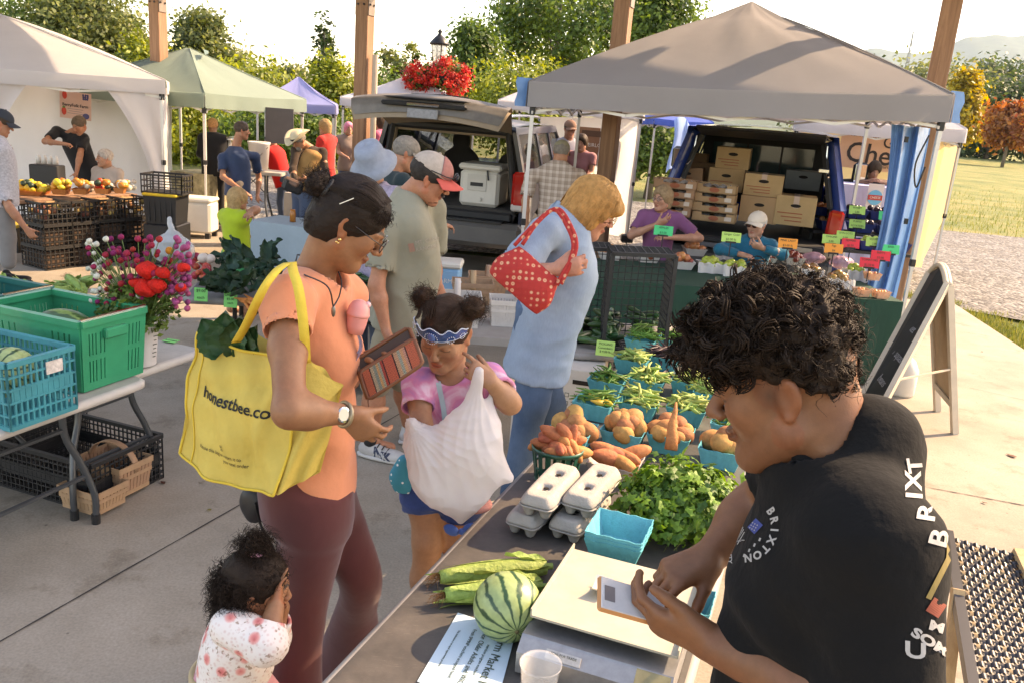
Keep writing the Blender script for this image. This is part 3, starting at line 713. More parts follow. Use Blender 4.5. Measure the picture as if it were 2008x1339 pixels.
for(x,y,w,hh,lb)in((826,155,62,58,'left, smaller-looking basket of red flowers hanging from the street lamp'),(880,155,80,76,'right, rounder basket of red flowers hanging from the street lamp')):
 c=at(x,y,17.45);q=thing('flower_basket',lb,'flower basket',c,0,'hanging flower baskets')
 r=w*.5*17.45/CAM_F
 v,f,cl,_=crown(int(x),3800,(r,r,hh*.5*17.45/CAM_F),.028,70,r*.28,'round',.6);mobj('blossoms',v,f,flm,q,col=cl)['kind']='stuff'
 v,f,cl,_=crown(int(x)+1,700,(r*.8,r*.8,r*.8),.035,30,r*.2,'round',.5);mobj('leaves',v,f,LM['green'],q,col=cl)['kind']='stuff'
 MB().lathe([(.02,-r*.5),(r*.5,-r*.3),(r*.6,r*.1),(r*.55,r*.1)],12).build('pot',bl,q,True)
 tp=V((LP[0]+math.copysign(.5,x-857))-c[0],.05,zl-.95-c[2]-.06)
 MB().tube([tp,V(0,0,r*.2)],.008,5).build('chain',bl,q)
 # ================================================================== canopies
AL=M('white_steel',(.62,.6,.57),.35,.06,metal=.3);BP=M('black_plastic',(.018,.018,.019),.45,.1)
def fab(name,col,thin=.3,**kw):return M(name,col,.75,.06,vs=1.5,bump=.35,bs=2.6,spec=.2,thin=thin,**kw)
def lerp(a,b,t):return np.asarray(a)*(1-t)+np.asarray(b)*t
def tent(name,label,corners,peak,val,mat,legs=(1,1,1,1),legz=-.06,arch=None,sag=.12,truss=True,valmat=None,seg=14,ridge=None,blunt=.0,group='pop-up canopy tents',crease=.012):
 """corners: four eave points in order; peak: apex; val: valance drop"""
 C=[np.asarray(c,float)for c in corners];pk=np.asarray(peak,float);ctr=sum(C)/4;base=V(ctr[0],ctr[1],legz)
 t=thing(name,label,'canopy',base,0,group);mb=MB()
 for i in range(4):
  a,b=C[i],C[(i+1)%4]
  def fn(u,v,a=a,b=b,i=i):
   e=lerp(a,b,u);p=lerp(e,pk,v)
   s_=sag*math.sin(math.pi*v)*(.35+.65*(1-abs(2*u-1)))-blunt*max(0,v-.8)*2
   w=crease*math.sin(u*9+v*4+i)*math.sin(v*math.pi)+crease*.5*math.sin(u*31+i*2+v*11)*(1-v)*v*4
   edge=.02*math.sin(math.pi*u)*(1-v)
   return tuple(p-base-V(0,0,s_+edge-w))
  mb.grid(fn,seg,seg)
 bm=mb.build('canopy',mat,t,True)
 for i in range(4):MB().tube([lerp(C[i],pk,v)-base-V(0,0,sag*math.sin(math.pi*v)*.35-blunt*max(0,v-.8)*-2-.004)for v in np.linspace(0,.985,12)],.007,5).build('ridge_seam',mat,bm,True)
 for i in range(4):
  a,b=C[i],C[(i+1)%4];out=unit(np.cross(b-a,(0,0,1)));
  if out.dot((a+b)/2-ctr)<0:out=-out
  def fn(u,v,a=a,b=b,out=out,i=i):
   e=lerp(a,b,u)-V(0,0,.02*math.sin(math.pi*u));d=val*v
   return tuple(e-V(0,0,d)+out*(.012+.012*math.sin(u*14+i*2)*v+.006*math.sin(u*37)*v)-base)
  MB().grid(fn,30,3).build('valance',valmat or mat,t,True)
 for i in range(4):
  if not legs[i]:continue
  c=C[i]-unit(C[i]-ctr)*.06;f=V(c[0],c[1],legz)-base
  lg=MB();lg.bar(f,f+V(0,0,1.1),.026);o=lg.build('leg',AL,t)
  MB().bar(f+V(0,0,1.0),c-base-V(0,0,.03),.036).build('upper_leg',AL,o)
  MB().box(c-base-V(0,0,val+.03),(.055,.055,.09),None,.008).build('slider',BP,o)
  MB().box(f+V(0,0,1.05),(.048,.048,.07),None,.008).build('latch',BP,o)
  MB().box(f+V(0,0,.006),(.09,.09,.012)).build('foot_plate',AL,o)
 if truss:
  for i in range(4):
   a,b=C[i]-base,C[(i+1)%4]-base;tr=MB();n=4;out=unit((ctr-(C[i]+C[(i+1)%4])/2)*V(1,1,0))
   for k in range(n):
    p,q=lerp(a,b,k/n)+out*.05,lerp(a,b,(k+1)/n)+out*.05;z0,z1=V(0,0,-val*.62),V(0,0,-val-.05)
    tr.bar(p+z0,q+z1,.016,.026);tr.bar(p+z1+out*.018,q+z0+out*.018,.016,.026)
   tr.build('truss',AL,t)
 return t,base
grey=fab('grey_canvas',(.34,.322,.325),.25);wht=fab('white_canvas',(.66,.645,.655),.42);grn=fab('green_canvas',(.27,.345,.295),.35);blu=fab('blue_canvas',(.34,.36,.62),.35)
wht2=fab('white_canvas_old',(.66,.65,.68),.4)
# grey canopy over the apple stall
A=at(1038,160,8.25);B=at(1871,186,7.55);d=unit((B-A)*V(1,1,0));n_=V(-d[1],d[0],0);ln=np.linalg.norm((B-A)[:2])
D_=A+n_*ln*.93;C_=B+n_*ln*.93;pk=(A+B+C_+D_)/4;pk=V(pk[0],pk[1],0);pz=at(1490,14,pk[1])[2];C_[2]=B[2];D_[2]=A[2]
pk[0]=at(1490,14,pk[1])[0]*.6+pk[0]*.4;pk[2]=pz
TG,TGb=tent('canopy_tent','large grey pop-up canopy over the apple stall and blue truck',[A,B,C_,D_],pk,.23,grey,sag=-.10,legs=(1,1,1,1),blunt=.12,seg=20)
tarpm=M('blue_tarp',(.13,.30,.58),.35,.2,vs=3,bump=.5,bs=6,thin=.35)
for q,c in((0,A),(1,B)):
 s_=V(-1,0,0)if q==0 else V(1,0,0)
 mb=MB().grid(lambda u,v,c=c,s_=s_:tuple(c-TGb+s_*(.045+.012*math.sin(v*9+u*5))+d*(u-.5)*.14*(1 if q else 1)-V(0,0,.26*v-.03)+n_*(u*.1)),6,6);mb.build('corner_strap',tarpm,TG,True)
 # rolled blue side tarp hanging by the right-hand leg
tb=B-n_*-.08;t=thing('blue_tarp','blue plastic tarp side wall hanging beside the right leg of the grey canopy','tarp',V(tb[0],tb[1],0))
def tp(u,v):
 fold=.075*math.sin(u*15+v*2)+.03*math.sin(u*33+v*5);w=lerp(V(-.42,.10,0),V(.16,.62,0),u);w=w*(1.-.32*v*(1-v)*2)+V(-.03,-.05,0)*v
 return tuple(w+V(fold*.5,fold,B[2]-.28-v*(B[2]-.45)))
MB().grid(tp,40,30).build('sheet',tarpm,t,True)
MB().tube(curve([V(-.12,.0,B[2]-.35),V(-.2,-.03,B[2]-.6),V(-.15,-.02,B[2]-.8),V(-.1,0,B[2]-.62)],5),.008,5).build('tie_strap',BP,t)
for k,zz in enumerate((B[2]-.4,1.35)):
 MB().box((-.3+.14*k,.02,zz),(.03,.02,.05)).build('clip',BP,t)
 # ---- large white tent at left with arched front drape
FR=at(324,158,11.0);wd_,dp_=V(-.93,-.36,0),V(-.36,.93,0);FL=FR+wd_*4.4;BR=FR+dp_*3.4;BL=FL+dp_*3.4;pk=(FR+BL)/2;pk[2]=at(12,24,pk[1])[2]
TW,TWb=tent('canopy_tent','large white tent at far left with arched front drape and white back wall',[FL,FR,BR,BL],pk,.17,wht,sag=-.06,legz=-.02,seg=18)
def drape(u,v,xa,xb,flip,fz):
# side curtain that sweeps from the arch to the leg
 w=.10+.55*(1-v)**2.6 if True else 0;x=(xb-w*u)if flip else(xa+w*u)
 return(x,.03*math.sin(u*9+v*3),fz-(fz+.0)*v)
fz=FR[2]-.17-.0
for(xa,xb,fl)in((0,FR[0]-.03,True),(FR[0]-2.2,0,False)):
 def fn(u,v,xa=xa,xb=xb,fl=fl):
  x,y,z=drape(u,v,xa,xb,fl,fz);p=FR+wd_*(FR[0]-x)+dp_*(y+.04);return(p[0]-TWb[0],p[1]-TWb[1],z-TWb[2])
 MB().grid(fn,10,26).build('side_curtain',wht,TW,True)
wallm=M('white_wall_sheet',(.80,.78,.76),.8,.05,vs=1.,bump=.4,bs=1.6,thin=.55)
def fn(u,v):
 y=.05*math.sin(u*23)+.03*math.sin(u*51+v*3)+.03*math.sin(v*9+u*7);x=lerp(BL,BR,u)+dp_*(y-1.2);return(x[0]-TWb[0],x[1]-TWb[1],(x[2]-.1)*(1-v)-TWb[2])
MB().grid(fn,50,16).build('back_wall',wallm,TW,True)
def fn(u,v):
 x=lerp(FR,BR,u)+wd_*.05;y=.04*math.sin(u*25)+.02*math.sin(v*9);return(x[0]-TWb[0]+y,x[1]-TWb[1],(x[2]-.1)*(1-v)-TWb[2])
MB().grid(fn,30,12).build('side_wall',wallm,TW,True)
# hanging farm banner
bp_=at(148,208,12.2);t=thing('hanging_banner','pink farm banner with strawberries and berries hanging in the large white tent','banner',bp_)
w_,h_=60*12.2/CAM_F,50*12.2/CAM_F;bm_=M('banner_pink',(.72,.50,.43),.7,.05,thin=.3)
rb=roty(R(3))
MB().box((0,0,0),(w_,.006,h_),rb).build('sheet',bm_,t)
dk=M('ink_dark',(.03,.025,.03),.7,0.);redm=M('print_red',(.55,.05,.03),.6,.1);blm=M('print_berry',(.06,.06,.16),.6,.1);grm=M('print_green',(.08,.22,.04),.6,.1)
rtx=rb@rotx(R(90))
text('BerryFolk Farm',dk,.058,t,rb@V(0,-.006,.0),rtx,bold=.001);
for k in range(3):MB().box(rb@V(.0,-.005,-.05-.03*k),(w_*(.5-.1*(k%2)),.002,.007),rb).build('small_print',M('print_grey',(.35,.25,.24),.7,.05),t)
for(x,z,s_)in((-.15,.13,.045),(-.16,-.09,.045)):
 MB().ball(rb@V(x,-.006,z),(s_*.75,.004,s_*1.25),10,6).build('strawberry_print',redm,t,True);MB().ball(rb@V(x,-.0095,z+s_*1.2),(s_*.5,.003,s_*.28),8,4).build('leaf_print',grm,t)
mb=MB()
for k in range(9):mb.ball(rb@V(.14+.028*(k%3-1)+.01*rnd.random(),-.006,.13+.026*(k//3-1)),(.016,.004,.016),8,4)
mb.build('berry_print',blm,t,True);MB().ball(rb@V(.15,-.006,-.13),(.05,.004,.04),10,6).build('berry_print',blm,t,True)
# ---- green tent
g1=at(401,183,11.9);g2=at(600,195,14.3);dd=g2-g1;g2[2]=g1[2];p_=V(-dd[1],dd[0],0);g3=g2+p_;g4=g1+p_;pk=(g1+g2+g3+g4)/4;pk[2]=at(361,94,pk[1])[2]
TGn,TGnb=tent('canopy_tent','sage green pop-up canopy with a vent flap near its peak',[g1,g2,g3,g4],pk,.2,grn,sag=.02)
a_=lerp(lerp(g1,g2,.35),pk,.72);b_=lerp(lerp(g1,g2,.62),pk,.78)
MB().add([tuple(q-TGnb)for q in(a_+V(.05,-.1,.09),b_+V(.05,-.1,.07),b_+V(-.02,.1,.12),a_+V(-.05,.1,.17))],[(0,1,2,3)]).build('vent_flap',M('vent_dark',(.10,.16,.15),.8,.1),TGn)
# ---- blue tent, white tents
def simple_tent(label,near,right,Y1,Y2,peak,mat,val=.18,flip=1,**kw):
 a=at(*near,Y1);b=at(*right,Y2);b[2]=a[2];dv=b-a;pv_=V(-dv[1],dv[0],0)*flip;c=b+pv_;e=a+pv_;pk_=(a+b+c+e)/4;pk_[2]=at(peak[0],peak[1],pk_[1])[2]
 return tent('canopy_tent',label,[a,b,c,e],pk_,val,mat,**kw)
simple_tent('periwinkle blue canopy half hidden behind the green tent',(500,195),(658,200),17.6,17.9,(545,148),blu,legs=(1,1,1,1))
simple_tent('white canopy with pale lilac shade behind the raised car hatch',(668,190),(920,200),16.6,16.6,(812,143),wht2,.16,legs=(1,1,1,1))
TWr,TWrb=simple_tent('white canopy behind the plaid-shirt man, left of the grey canopy',(978,196),(1262,232),14.6,14.3,(1090,120),wht2,.13,legs=(1,1,1,1))
sheet=M('white_side_sheet',(.80,.78,.74),.75,.05,vs=1.,bump=.25,bs=1.5,thin=.5)
w1,w2=at(1060,230,15.4),at(1256,232,14.4);t=thing('tent_side_wall','white fabric side wall panel behind the third post','tent wall',V(w1[0],w1[1],-.02))
def fn(u,v):p=lerp(w1,w2,u);return(p[0]-w1[0]+.02*math.sin(v*7),p[1]-w1[1]+.03*math.sin(u*17+v),(p[2]+.02)*(1-v)+.10*v)
MB().grid(fn,30,12).build('sheet',sheet,t,True)
MB().bar(V(*(w2-w1)[:2],0.),V(*(w2-w1)[:2],w2[2]),.03).build('pole',AL,t);MB().box(V(*(w2-w1)[:2],.09),(.2,.2,.14),None,.02).build('foot_weight',BP,t)
# brown farm banner on it
bb=at(1188,290,14.75);t=thing('hanging_banner','brown farm banner with white lettering behind the third post','banner',bb)
MB().box((0,0,0),(.95,.01,.62),rotz(R(-4))).build('sheet',M('banner_brown',(.27,.135,.075),.7,.1),t);MB().box((0.02,-.012,.21),(.9,.004,.1),rotz(R(-4))).build('stripe',M('banner_umber',(.10,.05,.03),.7,.1),t)
wt=M('print_white',(.75,.72,.65),.6,0.)
text('HEIRLOOM CREEK',wt,.085,t,(-.02,-.012,.02),(R(90),0,R(-4)));text('Farm',wt,.13,t,(.0,-.012,-.14),(R(90),0,R(-4)))
# blue tent edge beyond the white wall
simple_tent('royal blue canopy partly visible left of the truck',(1284,232),(1400,240),17.,17.4,(1340,195),M('royal_canvas',(.06,.13,.5),.7,.1,thin=.25),.12,sag=0)
mb=MB().grid(lambda u,v:(u*.5+.04*math.sin(v*5),.08*math.sin(u*11),-1.0*v+.1*math.sin(u*6)),14,10)
p=at(1322,238,16.9);t=thing('hanging_sheet','pale blue sheet draped from the royal blue canopy','tarp',p);mb.build('sheet',M('pale_blue_sheet',(.35,.5,.8),.5,.1,thin=.4),t,True)
# ---- goat and cheese tent
yel=M('cream_wall_sheet',(.80,.66,.36),.75,.05,vs=1.,bump=.25,bs=1.5,thin=.5)
gA,gB=at(1560,232,13.6),at(1897,250,12.9);gB[2]=gA[2]=(gA[2]+gB[2])/2;dv=gB-gA;pv_=V(-dv[1],dv[0],0);
TC,TCb=tent('canopy_tent','white canopy of the goat and cheese stall with cream walls',[gA,gB,gB+pv_,gA+pv_],(gA+gB)/2+pv_/2+V(0,0,.7),.2,wht2,sag=.02)
def fn(u,v):p=lerp(gA+pv_*.55,gB+pv_*.55,u);return(p[0]-TCb[0],p[1]-TCb[1]+.03*math.sin(u*19+v),(p[2]-.05)*(1-v)-TCb[2])
MB().grid(fn,30,8).build('back_wall',yel,TC,True)
def fn(u,v):p=lerp(gB,gB+pv_*.55,u);return(p[0]-TCb[0]-.05,p[1]-TCb[1],(p[2]-.05)*(1-v*(.55+.45*u))-TCb[2])
MB().grid(fn,12,8).build('side_wall',yel,TC,True)
cb=at(1738,300,13.9);t=thing('hanging_banner','pink cheese banner reading Goat and Cheese on the cream wall','banner',cb)
k_=cb[1]/CAM_F;MB().box((0,0,0),(180*k_,.01,72*k_),roty(R(2.5))).build('sheet',M('banner_rose',(.72,.46,.33),.7,.05,thin=.2),t)
rt=roty(R(2.5))@rotx(R(90))
text('Goat &',dk,30*k_,t,V(34*k_,-.012,16*k_),rt,bold=.002);text('Cheese',dk,52*k_,t,V(2*k_,-.012,-8*k_),rt,bold=.004)
text('Your Hometown',dk,10*k_,t,V(-45*k_,-.012,28*k_),rt);text('Goat . Pasteurized . Farm',dk,9*k_,t,V(0,-.012,-27*k_),rt)
# its table with lilac cloth and round logo runner
def cloth_table(name,label,a,b,depth,h,mat,drop=None,group=None,base_z=0.,skirt=.0):
 """a,b: front edge ends (x,y); cloth falls to the ground"""
 a=np.asarray(a,float)[:2];b=np.asarray(b,float)[:2];dv=unit(b-a);nv=np.array([-dv[1],dv[0]])
 t=thing(name,label,'table',V(a[0],a[1],base_z),0,group);ln=np.linalg.norm(b-a);drop=h-.02 if drop is None else drop
 loop=[];segs=[(0,0,ln,0),(ln,0,ln,depth),(ln,depth,0,depth),(0,depth,0,0)]
 mb=MB();n=0;per=[]
 for(x0,y0,x1,y1)in segs:
  m_=max(6,int(np.hypot(x1-x0,y1-y0)/.05))
  for i in range(m_):per.append((x0+(x1-x0)*i/m_,y0+(y1-y0)*i/m_,-(y1-y0),(x1-x0)))
 rows=7;v=[]
 for r in range(rows):
  q=r/(rows-1)
  for i,(x,y,nx,ny)in enumerate(per):
   s_=math.hypot(nx,ny);ox,oy=ny/s_*0,0;nx_,ny_=(ny and-ny or 0),nx
   cx,cy=x-ln/2,y-depth/2;nn=np.array([0.,0.])
   if abs(y)<1e-6:nn+=(0,-1)
   if abs(y-depth)<1e-6:nn+=(0,1)
   if abs(x)<1e-6:nn+=(-1,0)
   if abs(x-ln)<1e-6:nn+=(1,0)
   f_=q*(.022*math.sin(i*.55)+.015*math.sin(i*1.3+1))+.012+skirt*q
   p=a+dv*(x+nn[0]*f_)+nv*(y+nn[1]*f_)-a;v.append((p[0],p[1],h-drop*q))
 m_=len(per);f=[(r*m_+i,r*m_+(i+1)%m_,(r+1)*m_+(i+1)%m_,(r+1)*m_+i)for r in range(rows-1)for i in range(m_)]
 f.append(tuple(range(m_)));mobj('tablecloth',v,f,mat,t,False)
 for(x,y)in((.1,.08),(ln-.1,.08),(ln-.1,depth-.08),(.1,depth-.08)):
  p=dv*x+nv*y;MB().tube([V(p[0],p[1],0),V(p[0],p[1],h-.02)],.016,8).build('leg',M('table_leg_grey',(.13,.14,.15),.4,.1,metal=.5),t)
 return t,lambda x,y,z=0:np.append(a+dv*x+nv*y,base_z+h+z)
la,lb=gz(1648,470,-.06),gz(1760,480,-.06)
sc_=12.2;la,lb=at(1645,360,12.4),at(1765,366,12.2)
TT,TTp=cloth_table('stall_table','stall table under a lilac cloth in the goat and cheese tent',la,lb,.6,la[2]+.06,M('lilac_cloth',(.52,.50,.66),.8,.06,bump=.3,bs=5),base_z=-.06)
p=at(1714,385,12.1);t=thing('table_runner','pink table runner with a round blue and red logo hanging from the lilac cloth','banner',p-V(0,.03,0))
MB().box((0,0,-.06),(.22,.004,.46)).build('sheet',M('runner_pink',(.72,.6,.55),.7,.05),t);MB().lathe([(.105,0),(.105,.004)],24,(0,-.008,-.02),rotx(R(90))).build('logo_disc',M('logo_blue',(.12,.42,.6),.6,.05),t)
MB().box((0,-.014,-.02),(.2,.004,.07)).build('logo_band',redm,t);text('CHEESE',wt,.045,t,(0,-.018,-.02),(R(90),0,0))
# ================================================================== vehicles
navy=M('navy_paint',(.012,.018,.042),.28,.2,vs=3,coat=.6,spec=.5);bluep=M('blue_paint',(.018,.045,.20),.25,.15,vs=3,coat=.7);tan_=M('pewter_paint',(.12,.11,.10),.5,.15,vs=3,coat=.2)
glass=M('car_glass',(.03,.045,.045),.04,0.,spec=.6,alpha=.45);glassw=M('bright_glass',(.05,.06,.06),.03,0.,spec=1.,alpha=.75,metal=.0);trim=M('black_trim',(.02,.02,.021),.55,.15);intr=M('tan_trim',(.30,.235,.17),.8,.12)
redl=M('tail_red',(.45,.012,.008),.12,.1,coat=1.);whl=M('tail_white',(.6,.55,.5),.12,.1,coat=1.);chrome=M('chrome',(.6,.6,.6),.15,.05,metal=1.);seatm=M('seat_cloth',(.06,.057,.055),.9,.15,bump=.3,bs=50);tyre=M('tyre',(.02,.02,.02),.85,.2)
def side_x(z,w,zb,zt,tw):return w if z<zb else w-(w-tw)*(z-zb)/(zt-zb)
def panel(name,poly,w,zb,zt,tw,sgn,mat,par,th=.05,off=0.):
 mb=MB();n=len(poly)
 o=[(sgn*(side_x(z,w,zb,zt,tw)+off),y,z)for y,z in poly];i_=[(sgn*(side_x(z,w,zb,zt,tw)+off-th),y,z)for y,z in poly]
 mb.add(o+i_,[tuple(range(n)),tuple(range(2*n-1,n-1,-1))]+[(i,n+i,n+(i+1)%n,(i+1)%n)for i in range(n)]);return mb.build(name,mat,par)
def arc(cy,cz,r,a0,a1,n=8):return[(cy+r*math.cos(R(a0+(a1-a0)*i/n)),cz+r*math.sin(R(a0+(a1-a0)*i/n)))for i in range(n+1)]
def wheel(par,x,y,r=.38,w=.25):
 o=MB().lathe([(r*.62,-w/2),(r*.95,-w/2),(r,-w/2+.03),(r,w/2-.03),(r*.95,w/2),(r*.62,w/2)],28,(x,y,r),roty(R(90)),cap=False).build('wheel',tyre,par,True)
 MB().lathe([(.001,-w*.3),(r*.2,-w*.36),(r*.6,-w*.2),(r*.63,-w*.48),(r*.63,w*.48),(r*.6,w*.2),(r*.2,w*.36),(.001,w*.3)],20,(x,y,r),roty(R(90)),cap=False).build('rim',M('alloy',(.35,.35,.36),.35,.1,metal=.8),o,True)
def vehicle_shell(par,paint,w,ht,zb,tw,Ltot,yw0,pil,low=.48,lowmat=None,roof_end=3.35,hood=1.12,wheels=(1.05,4.15),rearopen=True):
 for s_ in(-1,1):
  wr=.45;poly=[(0,low+.12)]+[(0,zb)]+[(Ltot-1.3,zb),(Ltot-.25,zb-.08),(Ltot,zb-.28),(Ltot,low)]
  poly+=arc(wheels[1],.38,wr,12,168)+arc(wheels[0],.38,wr,12,168)+[(0.05,low)]
  panel('side_panel',poly,w,zb,ht,tw,s_,paint,par,.06)
  panel('rocker',[(0.02,low-.005),(0.02,low+.18),(wheels[0]-.5,low+.2),(wheels[0]-.5,low)],w,zb,ht,tw,s_,lowmat or trim,par,.05,.012)
  panel('rocker',[(wheels[0]+.5,low-.03),(wheels[0]+.5,low+.2),(wheels[1]-.5,low+.2),(wheels[1]-.5,low-.03)],w,zb,ht,tw,s_,lowmat or trim,par,.05,.012)
  for(a,b,c,d_)in pil:panel('pillar',[(a,zb),(b,zb),(d_,ht-.06),(c,ht-.06)],w,zb,ht,tw,s_,paint,par,.05)
  for i in range(len(pil)-1):
   p,q=pil[i],pil[i+1];o=panel('side_window',[(p[1]-.03,zb+.01),(q[0]+.03,zb+.01),(q[2]+.03,ht-.075),(p[3]-.03,ht-.075)],w,zb,ht,tw,s_,glassw,par,.012,-.02)
  panel('roof_rail',[(pil[0][2],ht-.085),(roof_end,ht-.085),(roof_end-.1,ht),(.02,ht)],w,zb,ht,tw,s_,paint,par,.06)
  for wy in wheels:wheel(par,s_*(w-.14),wy)
 def rf(u,v):
  x=(u-.5)*2*(tw);y=.0+v*(roof_end-.05);return(x,y,ht+.05*(1-(x/tw)**2)+.03*math.sin(math.pi*v)-.004)
 mb=MB().grid(rf,10,10);mb.grid(lambda u,v:tuple(np.array(rf(1-u,v))-V(0,0,.05)),10,10);mb.build('roof',paint,par,True)
 # windscreen, hood, front
 MB().add([(-tw+.05,roof_end-.08,ht+.01),(tw-.05,roof_end-.08,ht+.01),(w-.1,roof_end+.75,zb+.03),(-w+.1,roof_end+.75,zb+.03)],[(0,1,2,3)]).build('windscreen',glass,par)
 MB().box((0,(roof_end+.7+Ltot)/2,(zb+low)/2+.03),(2*w-.13,Ltot-roof_end-.74,zb-low-.02),None,.06).build('hood',paint,par)
 MB().box((0,Ltot/2,low-.05),(2*w-.2,Ltot-.5,.08)).build('chassis',trim,par)
 # ---- dark SUV with the hatch up
ps=gz(868,492,.46);ps=at(868,492,10.35);SUV=thing('parked_suv','dark navy SUV with its rear hatch raised and a white cooler inside','car',V(ps[0],ps[1],-.02),-R(10))
w,ht,zb,tw=.98,1.86,1.16,.80
vehicle_shell(SUV,navy,w,ht,zb,tw,5.15,0,[(0.,.16,.0,.12),(1.42,1.55,1.38,1.5),(2.45,2.58,2.4,2.5),(4.0,4.12,3.2,3.32)],.5,tan_)
MB().box((0,-.06,.58),(2.0,.26,.30),None,.06).build('rear_bumper',tan_,SUV);MB().box((0,-.10,.74),(1.5,.16,.02)).build('step_pad',trim,SUV)
MB().box((0,.03,.79),(1.66,.10,.1),None,.02).build('sill',trim,SUV);MB().box((0,1.3,.84),(1.75,2.5,.06)).build('cargo_floor',M('cargo_carpet',(.05,.045,.04),.95,.2),SUV)
for s_ in(-1,1):
 o=MB().box((s_*.905,-.015,1.12),(.17,.10,.46),None,.035).build('tail_light',redl,SUV);MB().box((s_*.905,-.02,.93),(.165,.098,.09),None,.02).build('reverse_lens',whl,o)
 MB().box((s_*.79,.05,1.33),(.07,.12,1.0),roty(-s_*R(9)),.03).build('hatch_jamb',trim,SUV);MB().box((s_*.76,.09,1.33),(.03,.1,.95),roty(-s_*R(9)),.012).build('jamb_trim',intr,SUV)
 MB().tube([V(s_*.62,.05,1.80),V(s_*.66,-.42,1.99)],.012,6).build('gas_strut',chrome,SUV)
 MB().box((s_*.86,1.0,1.0),(.05,1.9,.36),None,.02).build('inner_panel',intr,SUV)
MB().box((0,.06,1.80),(1.52,.1,.1),None,.03).build('hatch_header',trim,SUV);MB().box((0,.12,1.745),(1.4,.03,.05),None,.012).build('header_trim',intr,SUV);MB().box((0,1.6,1.83),(1.45,2.9,.03)).build('headliner',intr,SUV)
def seat(x,y):
 F=Field();F.loft([(V(0,0,0),.24,.06),(V(0,-.02,.3),.26,.09),(V(0,-.08,.58),.22,.075),(V(0,-.09,.66),.12,.06),(V(0,-.1,.70),.13,.06),(V(0,-.11,.86),.12,.05)],k=.03,power=3)
 o=fmesh('seat',F,.022,seatm,SUV,(0,0,0));o.location=(x,y,.82)
seat(.42,2.35);seat(-.42,2.35)
MB().tube([V(.42+.19*math.cos(a),3.15+.06*math.sin(a),1.23+.18*math.sin(a))for a in np.linspace(0,6.283,22)[:-1]],.016,6,closed=True).build('steering_wheel',trim,SUV,True)
MB().box((0,3.45,1.1),(1.6,.35,.2),None,.06).build('dashboard',trim,SUV)
# raised hatch
prof=[(0.02,1.90),(-.28,2.02),(-.60,2.115),(-.82,2.15),(-.97,2.12),(-1.06,2.04),(-1.10,1.95)];hw=[.76,.80,.86,.89,.89,.86,.81]
def hatch(u,v,off=0.):
 t_=v*(len(prof)-1);i=min(int(t_),len(prof)-2);q=t_-i;y,z=np.array(prof[i])*(1-q)+np.array(prof[i+1])*q;ww=hw[i]*(1-q)+hw[i+1]*q;x=(u-.5)*2
 return(x*ww,y+.10*x*x*v,z-.075*x*x-off)
H_=MB().grid(hatch,20,24).build('hatch',M('dusty_paint',(.17,.155,.14),.55,.4,vs=4),SUV,True)
MB().grid(lambda u,v:hatch(1-u,v,.055),16,16).build('hatch_liner',intr,H_,True)
MB().grid(lambda u,v:tuple(np.array(hatch(.16+.68*u,.06+.42*v,-.006))),8,8).build('hatch_glass',glass,H_,True)
q=hatch(.5,.86);MB().box((0,q[1]-.03,q[2]+.01),(.95,.06,.05),rotx(R(-30)),.02).build('handle_trim',trim,H_);MB().box((0,q[1]-.065,q[2]+.01),(.36,.03,.035),rotx(R(-30)),.01).build('grab_handle',chrome,H_)
q=hatch(.5,.74);MB().ball((0,q[1],q[2]+.012),(.5,.09,.018),16,6).build('spoiler_trim',trim,H_,True)
MB().tube([V(-.3,-.6,2.14),V(.1,-.62,2.15),V(.35,-.55,2.14)],.012,5).build('wiper',trim,H_)
q=hatch(.5,.98);MB().box((0,q[1]-.02,q[2]-.02),(.34,.035,.10),rotx(R(-12)),.006).build('plate_recess',M('plate_grey',(.25,.25,.26),.5,.3,vs=30),H_)
for s_ in(-1,1):
 MB().tube(curve([V(s_*.60,.5,ht+.06),V(s_*.61,.7,ht+.12),V(s_*.61,2.6,ht+.12),V(s_*.60,2.9,ht+.07)],4),.018,6).build('roof_rack',chrome,SUV)
MB().box((.98+.14,3.55,1.28),(.2,.1,.18),None,.03).build('door_mirror',trim,SUV)
# cooler in the boot
def at_local(o,x,y,z):
 a=o.rotation_euler[2];c,s_=math.cos(a),math.sin(a);return V(o.location[0]+c*x-s_*y,o.location[1]+s_*x+c*y,o.location[2]+z)
cool=M('cooler_white',(.68,.64,.56),.5,.06,vs=6)
t=thing('cooler','big off-white hard cooler standing in the boot of the dark SUV','cooler',at_local(SUV,.36,.52,.87),-R(10))
MB().box((0,0,.22),(.50,.62,.44),None,.04).build('tub',cool,t);MB().box((0,0,.475),(.54,.66,.075),None,.025).build('lid',cool,t)
MB().box((-.03,-.318,.27),(.16,.012,.045)).build('latch',trim,t);MB().box((-.03,-.316,.29),(.24,.008,.2),None,.003).build('front_panel',M('cooler_shade',(.60,.56,.49),.5,.05),t);MB().lathe([(.02,0),(.02,.02)],10,(.02,-.32,.09),rotx(R(90))).build('drain_plug',cool,t)
MB().tube([V(.10,-.34,.45),V(.12,-.345,.33)],.012,6).build('strap',trim,t)
